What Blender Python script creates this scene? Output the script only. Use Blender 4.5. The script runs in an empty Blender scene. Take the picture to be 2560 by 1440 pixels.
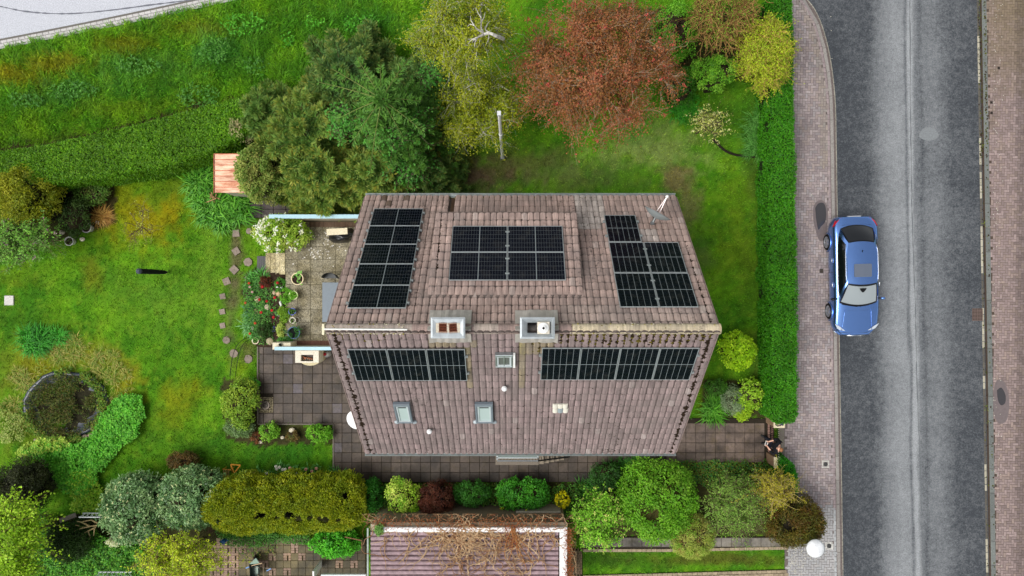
import bpy, math, random
import numpy as np
from mathutils import Vector, Matrix
R = math.radians
random.seed(7)
rng = np.random.default_rng(7)
scene = bpy.context.scene
col = scene.collection

# ------------------------------------------------------------------ camera, sky, sun, exposure
CAM_H = 30.0
FPX = 1800.0                       # focal length in photo pixels (photo is 2560 wide)
cam_d = bpy.data.cameras.new('camera')
cam_d.sensor_width = 36.0
cam_d.lens = 36.0 * FPX / 2560.0
cam_d.clip_start = 0.5
cam_d.clip_end = 1000.0
cam = bpy.data.objects.new('camera', cam_d)
cam.location = (0, 0, CAM_H)
cam.rotation_euler = (0, 0, 0)
col.objects.link(cam)
scene.camera = cam

world = bpy.data.worlds.new('World')
scene.world = world
world.use_nodes = True
wn, wl_ = world.node_tree.nodes, world.node_tree.links
wn.clear()
SUN_EL, SUN_AZ = R(58), R(250)     # azimuth measured clockwise from +Y
sky = wn.new('ShaderNodeTexSky')
sky.sky_type = 'NISHITA'
sky.sun_disc = False
sky.sun_elevation = SUN_EL
sky.sun_rotation = SUN_AZ
sky.air_density = 1.0
sky.dust_density = 3.0
bw = wn.new('ShaderNodeRGBToBW')
tint = wn.new('ShaderNodeMix'); tint.data_type = 'RGBA'; tint.blend_type = 'MULTIPLY'
tint.inputs[0].default_value = 1.0
tint.inputs[7].default_value = (1.0, 1.0, 1.0, 1)
mixs = wn.new('ShaderNodeMix'); mixs.data_type = 'RGBA'
mixs.inputs[0].default_value = 0.85      # cloud cover greys the sky
bg = wn.new('ShaderNodeBackground')
bg.inputs['Strength'].default_value = 0.15
wo = wn.new('ShaderNodeOutputWorld')
wl_.new(sky.outputs[0], bw.inputs[0])
wl_.new(bw.outputs[0], tint.inputs[6])
wl_.new(sky.outputs[0], mixs.inputs[6])
wl_.new(tint.outputs[2], mixs.inputs[7])
wl_.new(mixs.outputs[2], bg.inputs['Color'])
wl_.new(bg.outputs[0], wo.inputs[0])

sun_d = bpy.data.lights.new('sun', 'SUN')
sun_d.energy = 1.2
sun_d.angle = R(35)
sun_d.color = (1.0, 0.97, 0.92)
sun = bpy.data.objects.new('sun', sun_d)
sd = Vector((math.sin(SUN_AZ) * math.cos(SUN_EL), math.cos(SUN_AZ) * math.cos(SUN_EL), math.sin(SUN_EL)))
sun.rotation_euler = sd.to_track_quat('Z', 'Y').to_euler()
sun.location = (0, 0, 60)
col.objects.link(sun)

vs = scene.view_settings
vs.view_transform = 'Standard'
vs.look = 'None'
vs.gamma = 1.0
vs.use_curve_mapping = False
vs.exposure = 0.55
scene.render.engine = 'CYCLES'
scene.cycles.max_bounces = 6
scene.cycles.diffuse_bounces = 3
scene.cycles.glossy_bounces = 3
scene.cycles.transmission_bounces = 4
scene.cycles.transparent_max_bounces = 6
scene.cycles.use_denoising = True

# ------------------------------------------------------------------ small maths
def S(r, g, b):
    c = np.array([r, g, b], float) / 255.0
    return np.where(c <= 0.04045, c / 12.92, ((c + 0.055) / 1.055) ** 2.4)

def P(px, py, z=0.0):
    s = (CAM_H - z) / FPX
    return Vector(((px - 1280) * s, (720 - py) * s, z))

def PX(px, z=0.0): return (px - 1280) * (CAM_H - z) / FPX
def PY(py, z=0.0): return (720 - py) * (CAM_H - z) / FPX
def SZ(d, z=0.0): return d * (CAM_H - z) / FPX

_tab = np.random.default_rng(3).random((256, 256))
def vnoise(x, y, s=1.0, seed=0):
    x = np.asarray(x, float) * s + seed * 17.31; y = np.asarray(y, float) * s + seed * 9.77
    xi = np.floor(x).astype(int); yi = np.floor(y).astype(int)
    fx = x - xi; fy = y - yi
    fx = fx * fx * (3 - 2 * fx); fy = fy * fy * (3 - 2 * fy)
    a = _tab[xi & 255, yi & 255]; b = _tab[(xi + 1) & 255, yi & 255]
    c = _tab[xi & 255, (yi + 1) & 255]; d = _tab[(xi + 1) & 255, (yi + 1) & 255]
    return (a * (1 - fx) + b * fx) * (1 - fy) + (c * (1 - fx) + d * fx) * fy
def fbm(x, y, s=1.0, seed=0, o=4):
    t = 0; a = 0.5; tot = 0
    for k in range(o):
        t = t + a * vnoise(x, y, s * 2 ** k, seed + k * 3); tot += a; a *= 0.55
    return t / tot

def inpoly(x, y, poly):
    x = np.asarray(x, float); y = np.asarray(y, float)
    r = np.zeros(x.shape, bool)
    n = len(poly); j = n - 1
    for i in range(n):
        xi, yi = poly[i]; xj, yj = poly[j]
        if yi != yj:
            c = ((yi > y) != (yj > y)) & (x < (xj - xi) * (y - yi) / (yj - yi) + xi)
            r ^= c
        j = i
    return r

def nrm(a):
    return a / np.maximum(np.linalg.norm(a, axis=-1, keepdims=True), 1e-9)

# ------------------------------------------------------------------ objects
LOC = {}
def tag(o, label=None, cat=None, group=None, kind=None):
    if label: o['label'] = label
    if cat: o['category'] = cat
    if group: o['group'] = group
    if kind: o['kind'] = kind
    return o

def thing(name, loc, label, cat, group=None, rz=0.0, kind=None):
    o = bpy.data.objects.new(name, None)
    o.empty_display_size = 0.2
    o.location = loc
    o.rotation_euler = (0, 0, rz)
    col.objects.link(o)
    LOC[o.name] = Vector(loc)
    return tag(o, label, cat, group, kind)

def wloc(o):
    return LOC.get(o.name, Vector((0, 0, 0))) if o is not None else Vector((0, 0, 0))

def link(o, parent=None):
    col.objects.link(o)
    if parent is not None:
        o.parent = parent
        if o.name not in LOC:
            LOC[o.name] = wloc(parent)
    return o

def mk_mesh(name, V, F, C=None, mat=None, smooth=False):
    me = bpy.data.meshes.new(name)
    V = np.asarray(V, np.float32)
    if isinstance(F, np.ndarray):
        nf, k = F.shape
        me.vertices.add(len(V)); me.vertices.foreach_set('co', V.ravel())
        me.loops.add(nf * k); me.loops.foreach_set('vertex_index', F.astype(np.int32).ravel())
        me.polygons.add(nf)
        me.polygons.foreach_set('loop_start', np.arange(0, nf * k, k, dtype=np.int32))
        me.update(calc_edges=True)
    else:
        me.from_pydata(V.tolist(), [], F)
    if C is not None:
        at = me.color_attributes.new('Col', 'FLOAT_COLOR', 'POINT')
        C = np.asarray(C, np.float32)
        if C.shape[1] == 3:
            C = np.hstack([C, np.ones((len(C), 1), np.float32)])
        at.data.foreach_set('color', C.ravel())
    if mat is not None:
        me.materials.append(mat)
    if smooth:
        me.polygons.foreach_set('use_smooth', np.ones(len(me.polygons), bool))
    return me

class MB:
    """collects shapes; build() links them as one mesh object"""
    def __init__(s, c=(1, 1, 1)):
        s.V = []; s.F = []; s.C = []; s.c = c
    def add(s, vs, fs, c=None):
        n = len(s.V)
        s.V += [tuple(v) for v in vs]
        s.F += [tuple(i + n for i in f) for f in fs]
        s.C += [tuple(s.c if c is None else c)] * len(vs)
        return s
    def box(s, x0, x1, y0, y1, z0, z1, c=None, bottom=True, M=None):
        v = [(x0, y0, z0), (x1, y0, z0), (x1, y1, z0), (x0, y1, z0), (x0, y0, z1), (x1, y0, z1), (x1, y1, z1), (x0, y1, z1)]
        f = [(4, 5, 6, 7), (0, 1, 5, 4), (1, 2, 6, 5), (2, 3, 7, 6), (3, 0, 4, 7)]
        if bottom: f.append((3, 2, 1, 0))
        if M is not None: v = [M @ Vector(p) for p in v]
        return s.add(v, f, c)
    def bbox(s, x0, x1, y0, y1, z0, z1, b=0.01, c=None, M=None):
        """box with a chamfered top edge"""
        v = [(x0, y0, z0), (x1, y0, z0), (x1, y1, z0), (x0, y1, z0),
             (x0, y0, z1 - b), (x1, y0, z1 - b), (x1, y1, z1 - b), (x0, y1, z1 - b),
             (x0 + b, y0 + b, z1), (x1 - b, y0 + b, z1), (x1 - b, y1 - b, z1), (x0 + b, y1 - b, z1)]
        f = [(8, 9, 10, 11)]
        for a in (0, 4):
            for i in range(4):
                j = (i + 1) % 4
                f.append((a + i, a + j, a + 4 + j, a + 4 + i))
        if M is not None: v = [M @ Vector(p) for p in v]
        return s.add(v, f, c)
    def prism(s, poly, z0, z1, c=None, cap=True):
        n = len(poly)
        a = sum(poly[i][0] * poly[(i + 1) % n][1] - poly[(i + 1) % n][0] * poly[i][1] for i in range(n))
        if a < 0: poly = poly[::-1]
        v = [(p[0], p[1], z0) for p in poly] + [(p[0], p[1], z1) for p in poly]
        f = [(i, (i + 1) % n, n + (i + 1) % n, n + i) for i in range(n)]
        if cap: f.append(tuple(range(n, 2 * n)))
        return s.add(v, f, c)
    def tube(s, pts, r0, r1=None, k=5, c=None, cap=True):
        if r1 is None: r1 = r0
        pts = [Vector(p) for p in pts]
        n = len(pts); vs = []
        for i, p in enumerate(pts):
            t = (pts[min(i + 1, n - 1)] - pts[max(i - 1, 0)])
            if t.length < 1e-9: t = Vector((0, 0, 1))
            t.normalize()
            a = t.cross(Vector((0.13, 0.21, 1)) if abs(t.z) < 0.95 else Vector((1, 0.1, 0))).normalized()
            b = t.cross(a)
            r = r0 + (r1 - r0) * i / max(n - 1, 1)
            for j in range(k):
                th = 2 * math.pi * j / k
                vs.append(p + a * (r * math.cos(th)) + b * (r * math.sin(th)))
        fs = []
        for i in range(n - 1):
            for j in range(k):
                j2 = (j + 1) % k
                fs.append((i * k + j, i * k + j2, (i + 1) * k + j2, (i + 1) * k + j))
        if cap:
            fs.append(tuple(range(k))[::-1]); fs.append(tuple((n - 1) * k + j for j in range(k)))
        return s.add(vs, fs, c)
    def lathe(s, prof, cx=0, cy=0, k=20, c=None, M=None, cap=True):
        """prof: (r, z) pairs from bottom to top"""
        vs = []; fs = []
        for r, z in prof:
            for j in range(k):
                th = 2 * math.pi * j / k
                vs.append(Vector((cx + r * math.cos(th), cy + r * math.sin(th), z)))
        n = len(prof)
        for i in range(n - 1):
            for j in range(k):
                j2 = (j + 1) % k
                fs.append((i * k + j, i * k + j2, (i + 1) * k + j2, (i + 1) * k + j))
        if cap and prof[-1][0] > 1e-4: fs.append(tuple((n - 1) * k + j for j in range(k)))
        if M is not None: vs = [M @ v for v in vs]
        return s.add(vs, fs, c)
    def blob(s, c0, r, squash=(1, 1, 1), nu=8, nv=5, jit=0.15, c=None):
        vs = []; fs = []
        for i in range(nv + 1):
            ph = math.pi * i / nv
            for j in range(nu):
                th = 2 * math.pi * j / nu
                q = r * (1 + random.uniform(-jit, jit)) if 0 < i < nv else r
                vs.append((c0[0] + q * squash[0] * math.sin(ph) * math.cos(th), c0[1] + q * squash[1] * math.sin(ph) * math.sin(th), c0[2] - q * squash[2] * math.cos(ph)))
        for i in range(nv):
            for j in range(nu):
                j2 = (j + 1) % nu
                fs.append((i * nu + j, i * nu + j2, (i + 1) * nu + j2, (i + 1) * nu + j))
        return s.add(vs, fs, c)
    def build(s, name, mat, parent=None, smooth=False, local=False):
        V = np.array(s.V, float).reshape(-1, 3)
        if parent is not None and not local: V = V - np.array(wloc(parent))
        me = mk_mesh(name, V, s.F, np.array(s.C, float).reshape(-1, 3), mat, smooth)
        return link(bpy.data.objects.new(name, me), parent)

def inst(name, me, parent, loc, rot=(0, 0, 0), scale=(1, 1, 1), color=(1, 1, 1), M=None):
    o = bpy.data.objects.new(name, me)
    if M is not None:
        M = Matrix.Translation(-wloc(parent)) @ M
        o.matrix_local = M
    else:
        o.location = Vector(loc) - (wloc(parent) if parent is not None else Vector())
        o.rotation_euler = rot
        o.scale = scale
    o.color = (*[float(q) for q in color], 1)
    col.objects.link(o)
    if parent is not None:
        o.parent = parent
        if M is not None: o.matrix_local = M
    LOC[o.name] = Vector(loc) if loc is not None else wloc(parent)
    return o

# ------------------------------------------------------------------ materials
def new_mat(name):
    m = bpy.data.materials.new(name); m.use_nodes = True
    nt = m.node_tree; nt.nodes.clear()
    o = nt.nodes.new('ShaderNodeOutputMaterial')
    b = nt.nodes.new('ShaderNodeBsdfPrincipled')
    nt.links.new(b.outputs[0], o.inputs[0])
    return m, nt, b, o
def N(nt, t, **k):
    n = nt.nodes.new(t)
    for a, v in k.items(): setattr(n, a, v)
    return n
def mixc(nt, fac, a, b, mode='MIX'):
    n = N(nt, 'ShaderNodeMix', data_type='RGBA', blend_type=mode)
    for i, v in ((0, fac), (6, a), (7, b)):
        if hasattr(v, 'is_output') or isinstance(v, bpy.types.NodeSocket): nt.links.new(v, n.inputs[i])
        elif i == 0: n.inputs[0].default_value = v
        else: n.inputs[i].default_value = (*[float(q) for q in v[:3]], 1)
    return n.outputs[2]
def noise(nt, scale, detail=4, rough=0.6, vec=None, dist=0.0):
    n = N(nt, 'ShaderNodeTexNoise')
    n.inputs['Scale'].default_value = scale; n.inputs['Detail'].default_value = detail
    n.inputs['Roughness'].default_value = rough; n.inputs['Distortion'].default_value = dist
    if vec is None: vec = N(nt, 'ShaderNodeNewGeometry').outputs['Position']
    nt.links.new(vec, n.inputs['Vector'])
    return n.outputs['Fac']
def ramp(nt, fac, stops):
    n = N(nt, 'ShaderNodeValToRGB')
    e = n.color_ramp.elements
    while len(e) < len(stops): e.new(0.5)
    for i, (p, c) in enumerate(stops):
        e[i].position = p
        e[i].color = (c, c, c, 1) if isinstance(c, (int, float)) else (*[float(q) for q in c[:3]], 1)
    nt.links.new(fac, n.inputs[0])
    return n.outputs[0]
def bump(nt, b, h, strength=0.4, dist=0.02):
    n = N(nt, 'ShaderNodeBump')
    n.inputs['Strength'].default_value = strength; n.inputs['Distance'].default_value = dist
    nt.links.new(h, n.inputs['Height']); nt.links.new(n.outputs[0], b.inputs['Normal'])
def colsrc(nt):
    """mesh colour times the object's own colour"""
    a = N(nt, 'ShaderNodeAttribute', attribute_name='Col')
    o = N(nt, 'ShaderNodeObjectInfo')
    return mixc(nt, 1.0, a.outputs['Color'], o.outputs['Color'], 'MULTIPLY')

def mat_plain(name, c=(1, 1, 1), rough=0.6, metal=0.0, spec=0.5, nscale=30, namt=0.25, bmp=0.15, bscale=None, plain=False):
    m, nt, b, o = new_mat(name)
    base = mixc(nt, 1.0, (1, 1, 1) if plain else colsrc(nt), c, 'MULTIPLY')
    f = ramp(nt, noise(nt, nscale, 5), [(0.25, 1 - namt), (0.75, 1 + namt * 0.6)])
    nt.links.new(mixc(nt, 1.0, base, f, 'MULTIPLY'), b.inputs['Base Color'])
    b.inputs['Roughness'].default_value = rough; b.inputs['Metallic'].default_value = metal
    b.inputs['Specular IOR Level'].default_value = spec
    if bmp: bump(nt, b, noise(nt, bscale or nscale * 2, 4), bmp, 0.01)
    return m

def mat_leaf(name, rough=0.55, spec=0.3, transl=0.3):
    m, nt, b, o = new_mat(name)
    c = N(nt, 'ShaderNodeAttribute', attribute_name='Col').outputs['Color']
    nt.links.new(c, b.inputs['Base Color'])
    b.inputs['Roughness'].default_value = rough; b.inputs['Specular IOR Level'].default_value = spec
    t = N(nt, 'ShaderNodeBsdfTranslucent'); nt.links.new(c, t.inputs[0])
    ms = N(nt, 'ShaderNodeMixShader'); ms.inputs[0].default_value = transl
    nt.links.new(b.outputs[0], ms.inputs[1]); nt.links.new(t.outputs[0], ms.inputs[2])
    nt.links.new(ms.outputs[0], o.inputs[0])
    return m

M_LEAF = mat_leaf('leaf')
M_GLOSSLEAF = mat_leaf('glossy leaf', 0.4, 0.45, 0.2)
M_PETAL = mat_leaf('petal', 0.6, 0.2, 0.3)
M_BARK = mat_plain('bark', (1, 1, 1), 0.85, 0, 0.2, 14, 0.5, 0.4)
M_SOIL = mat_plain('soil', (1, 1, 1), 0.95, 0, 0.2, 9, 0.6, 0.9, 25)
M_STONE = mat_plain('stone', (1, 1, 1), 0.85, 0, 0.3, 12, 0.35, 0.4)
M_CONC = mat_plain('concrete', (1, 1, 1), 0.85, 0, 0.3, 20, 0.3, 0.3)
M_PAINT = mat_plain('paint', (1, 1, 1), 0.55, 0, 0.4, 6, 0.10, 0.05)
M_PLASTIC = mat_plain('plastic', (1, 1, 1), 0.4, 0, 0.5, 10, 0.1, 0)
M_METAL = mat_plain('metal', (1, 1, 1), 0.4, 0.8, 0.5, 8, 0.15, 0.05)
M_ZINC = mat_plain('zinc sheet', (1, 1, 1), 0.5, 0.3, 0.5, 5, 0.25, 0.05)
M_WOOD = mat_plain('wood', (1, 1, 1), 0.7, 0, 0.3, 18, 0.3, 0.2)
M_CLOTH = mat_plain('cloth', (1, 1, 1), 0.9, 0, 0.2, 12, 0.3, 0.4)

def mat_glass_dark(name, c, rough=0.05, spec=0.5):
    m, nt, b, o = new_mat(name)
    b.inputs['Base Color'].default_value = (*[float(q) for q in c], 1)
    b.inputs['Roughness'].default_value = rough
    b.inputs['Specular IOR Level'].default_value = spec
    return m
# ------------------------------------------------------------------ ground plan, in photo pixels on the ground plane
def tl_edge(x, off=0.0):            # lower edge of the light road's stone band
    return 121 - 0.19 * x - 0.00003 * x * x - off
ROAD_TL = [(-900, tl_edge(-900))] + [(x, tl_edge(x)) for x in range(-300, 1000, 60)] + [(1000, -500), (-900, -500)]
def lpx(y):                         # inner (brick) edge of the left kerb
    if y < 320:
        t = max(0.0, (320 - y) / 330.0)
        return 2072.5 - 95 * (1 - math.sqrt(max(0.0, 1 - min(t, 1) ** 2))) if t < 1 else 1977 - (t - 1) * 400
    return 2072.5 + (y - 320) * 0.0158
def rpx(y): return 2449 + y * 0.0165  # road side of the right kerb
PAVE_L = [(1966, -8), (1980, 1040), (1956, 1058), (1956, 1152), (1976, 1170), (1982, 1290), (1962, 1310), (1962, 1500), (2092, 1500)] + [(lpx(y) + 16, y) for y in range(1440, -9, -20)]
PAVE_R = [(rpx(y), y) for y in (-400, 1800)] + [(2720, 1800), (2720, -400)]
ROAD_R = [(1900, -400), (1975, -12)] + [(lpx(y) + 12, y) for y in range(0, 1440, 20)] + [(2110, 1900), (rpx(1900), 1900), (rpx(-400), -400)]
PATIO = [(648, 866), (1010, 866), (1010, 1046), (1935, 1046), (1935, 1146), (1545, 1146), (1465, 1205), (890, 1205), (834, 1168), (834, 1060), (648, 1060)]
SIDEPATH = [(620, 498), (1000, 498), (1000, 545), (640, 545)]
TERR = [(712, 556), (1010, 556), (1010, 868), (726, 868), (726, 690), (712, 690)]
NPATIO = [(560, 1345), (918, 1345), (918, 1500), (480, 1500), (480, 1420)]
NPATH = [(1455, 1342), (1962, 1342), (1962, 1366), (1455, 1378)]
NPATHW = [(1418, 1368), (1456, 1378), (1456, 1500), (1418, 1500)]
NPATHB = [(1456, 1438), (1965, 1424), (1975, 1500), (1456, 1500)]
HOUSE_FP = [(986, 549), (1607, 549), (1607, 1044), (986, 1044)]
SOILS_AND_SHADE = [[(612, 680), (690, 660), (728, 690), (728, 866), (640, 862), (610, 800)],
         [(-40, 378), (100, 356), (250, 324), (400, 288), (530, 254), (620, 232), (620, 246), (530, 270), (400, 304), (250, 340), (100, 372), (-40, 394)],  # dark strip paints in the hedge's shadow on the meadow
         [(556, 952), (646, 950), (648, 1060), (834, 1062), (834, 1108), (640, 1112), (560, 1096)],
         [(1752, 952), (1912, 950), (1912, 1046), (1756, 1046)],
         [(600, 1180), (860, 1180), (880, 1330), (520, 1330)],
         [(890, 1206), (1470, 1206), (1550, 1150), (1935, 1150), (1960, 1190), (1960, 1345), (1450, 1345), (1430, 1310), (890, 1310)],
         [(-60, 1290), (520, 1290), (560, 1345), (470, 1500), (-60, 1500)],
         [(120, 470), (290, 468), (290, 560), (150, 600), (-40, 660), (-40, 470)],
         [(640, 260), (1120, 210), (1150, 470), (1090, 490), (640, 490)],
         [(1480, 20), (1910, 20), (1910, 200), (1730, 210), (1600, 120)]]
PAVED = [ROAD_TL, PAVE_L, PAVE_R, ROAD_R, PATIO, SIDEPATH, TERR, NPATIO, NPATH, NPATHW, NPATHB, HOUSE_FP]

# patches of colour that the turf really has: moss, bare earth, dry and lush grass
BLOB = [  # cx, cy, rx, ry, colour, strength
    (375, 548, 90, 60, S(158, 138, 12), .75), (300, 500, 60, 45, S(130, 128, 14), .5), (340, 575, 120, 60, S(128, 130, 16), .4),
    (290, 520, 40, 60, S(120, 124, 16), .4), (400, 470, 110, 40, S(112, 118, 18), .4),
    (60, 190, 70, 30, S(132, 120, 10), .6), (160, 158, 80, 24, S(136, 118, 14), .55), (285, 112, 70, 24, S(130, 122, 14), .5),
    (10, 182, 30, 30, S(150, 135, 12), .6), (350, 105, 60, 30, S(120, 118, 20), .45), (460, 70, 60, 25, S(125, 115, 20), .45),
    (540, 75, 50, 22, S(135, 115, 30), .4), (60, 310, 80, 30, S(98, 132, 12), .6), (310, 270, 120, 26, S(104, 132, 20), .55),
    (200, 225, 140, 30, S(58, 116, 48), .65), (350, 170, 130, 40, S(62, 118, 50), .6), (540, 130, 60, 40, S(60, 124, 62), .7),
    (120, 250, 100, 26, S(50, 104, 44), .6), (430, 200, 60, 40, S(50, 108, 30), .5), (620, 100, 90, 60, S(46, 104, 28), .55),
    (760, 60, 160, 60, S(52, 108, 24), .5), (900, 70, 140, 60, S(50, 112, 30), .5), (700, 190, 120, 60, S(48, 104, 20), .5),
    (20, 360, 60, 20, S(60, 88, 14), .6), (160, 340, 90, 14, S(66, 84, 24), .5),
    (520, 640, 40, 280, S(112, 142, 44), .45), (420, 760, 120, 80, S(104, 140, 44), .4), (300, 720, 120, 60, S(84, 122, 32), .35),
    (60, 800, 90, 60, S(52, 96, 20), .55), (40, 690, 60, 30, S(110, 118, 20), .4), (225, 690, 30, 50, S(118, 110, 26), .5),
    (140, 880, 120, 60, S(126, 126, 34), .5), (230, 900, 110, 40, S(140, 134, 44), .55), (310, 960, 50, 60, S(150, 128, 26), .6),
    (90, 930, 60, 50, S(138, 124, 26), .6), (40, 940, 60, 80, S(110, 112, 34), .5), (70, 1080, 70, 60, S(104, 110, 34), .5),
    (440, 1010, 50, 70, S(138, 128, 16), .5), (480, 975, 40, 40, S(130, 120, 14), .45), (400, 1060, 120, 60, S(70, 104, 16), .5),
    (470, 900, 80, 70, S(72, 116, 24), .4), (520, 1110, 200, 40, S(50, 98, 22), .6), (700, 1135, 130, 30, S(44, 100, 24), .6),
    (600, 600, 40, 120, S(88, 118, 26), .5), (610, 900, 30, 50, S(120, 140, 20), .5),
    (1210, 434, 130, 46, S(100, 82, 66), .95), (1130, 465, 80, 28, S(92, 74, 60), .9), (1320, 405, 130, 44, S(86, 88, 46), .75),
    (1430, 440, 120, 44, S(92, 100, 56), .7), (1640, 370, 150, 70, S(126, 142, 76), .8), (1560, 450, 90, 40, S(76, 112, 36), .5),
    (1690, 450, 48, 36, S(118, 100, 72), .8), (1720, 520, 34, 80, S(122, 118, 74), .75), (1750, 640, 34, 70, S(104, 118, 60), .5),
    (1840, 480, 50, 80, S(104, 134, 24), .5), (1850, 620, 50, 90, S(108, 132, 26), .5), (1890, 400, 24, 200, S(70, 72, 34), .45),
    (1880, 700, 30, 160, S(84, 110, 24), .4), (1560, 320, 120, 36, S(54, 122, 22), .5), (1800, 330, 80, 60, S(78, 124, 24), .5),
    (1840, 300, 70, 80, S(66, 112, 26), .5), (1700, 900, 60, 200, S(66, 108, 20), .5), (1760, 1000, 16, 60, S(96, 100, 24), .6),
    (1890, 900, 26, 80, S(74, 78, 36), .5), (1800, 800, 70, 60, S(60, 116, 24), .4),
    (1560, 1400, 130, 24, S(56, 78, 24), .7), (1780, 1398, 160, 18, S(84, 72, 34), .7), (1900, 1400, 50, 20, S(80, 92, 30), .5),
    (590, 640, 16, 90, S(100, 84, 68), .75), (575, 800, 18, 100, S(92, 84, 62), .6), (585, 740, 14, 60, S(96, 86, 64), .6), (615, 545, 18, 30, S(84, 70, 56), .7),
    (620, 880, 22, 24, S(96, 88, 64), .6),
]
def gcol(px, py):
    px = np.asarray(px, float); py = np.asarray(py, float)
    n1 = fbm(px, py, 1 / 55., 1); n2 = fbm(px, py, 1 / 16., 5); n3 = vnoise(px, py, 1 / 4., 9)
    A, B, D = S(94, 142, 24), S(64, 116, 20), S(124, 156, 40)
    t = np.clip((n1 - .35) * 2.6, 0, 1)[..., None]
    c = B * (1 - t) + A * t
    t2 = np.clip((n2 - .52) * 3.2, 0, 1)[..., None]
    c = c * (1 - .6 * t2) + D * .6 * t2
    md = (py < 400 - px * .22) & (px < 1250)
    c = np.where(md[..., None], c * np.array([1.14, 1.12, 1.05]), c)
    for i, (cx, cy, rx, ry, k, s) in enumerate(BLOB):
        d = ((px - cx) / rx) ** 2 + ((py - cy) / ry) ** 2
        m = d < 5
        if not m.any(): continue
        w = np.clip(1.25 - np.sqrt(d[m]) + (fbm(px[m], py[m], 1 / 22., 20 + i) - .5) * 1.9, 0, 1) * s
        c[m] = c[m] * (1 - w[:, None]) + k * w[:, None]
    for i, pl in enumerate(SOILS_AND_SHADE):
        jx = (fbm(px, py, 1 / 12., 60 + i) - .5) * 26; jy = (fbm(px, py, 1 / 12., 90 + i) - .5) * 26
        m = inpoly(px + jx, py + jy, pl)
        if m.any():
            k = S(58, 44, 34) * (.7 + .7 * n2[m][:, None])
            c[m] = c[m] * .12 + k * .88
    return c * (.8 + .4 * n3[..., None]) * (.74 + .52 * fbm(px, py, 1 / 9., 51))[..., None]

def paved(px, py):
    r = np.zeros(np.shape(px), bool)
    for pl in PAVED: r |= inpoly(px, py, pl)
    return r

M_GROUND = mat_plain('turf ground', (1, 1, 1), 0.95, 0, 0.1, 40, 0.35, 0.6, 60)
xs = np.linspace(-23.5, 23.5, 377); ys = np.linspace(-13.5, 13.5, 217)
gx, gy = np.meshgrid(xs, ys)
gpx = gx * 60 + 1280; gpy = 720 - gy * 60
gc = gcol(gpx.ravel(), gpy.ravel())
pv = paved(gpx, gpy)
pvd = pv.copy()
for a in (0, 1):
    for s_ in (1, -1): pvd |= np.roll(pv, s_, a)
gz = (fbm(gx, gy, 1.3, 4) - .5) * .10 + (vnoise(gx, gy, 5, 8) - .5) * .03
gz = np.where(pvd, -.05, gz - .02)
ny, nx = gx.shape
idx = np.arange(nx * ny).reshape(ny, nx)
GF = np.stack([idx[:-1, :-1], idx[:-1, 1:], idx[1:, 1:], idx[1:, :-1]], -1).reshape(-1, 4)
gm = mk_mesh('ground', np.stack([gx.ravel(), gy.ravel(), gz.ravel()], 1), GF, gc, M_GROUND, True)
ground = link(bpy.data.objects.new('ground', gm)); tag(ground, kind='structure')
b = MB(S(74, 112, 30)); L_ = 160
for (x0, x1, y0, y1) in ((-L_, L_, 13.4, L_), (-L_, L_, -L_, -13.4), (-L_, -23.4, -13.4, 13.4), (23.4, L_, -13.4, 13.4)):
    b.add([(x0, y0, -.08), (x1, y0, -.08), (x1, y1, -.08), (x0, y1, -.08)], [(0, 1, 2, 3)])
tag(b.build('terrain', M_GROUND), kind='structure')

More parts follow.
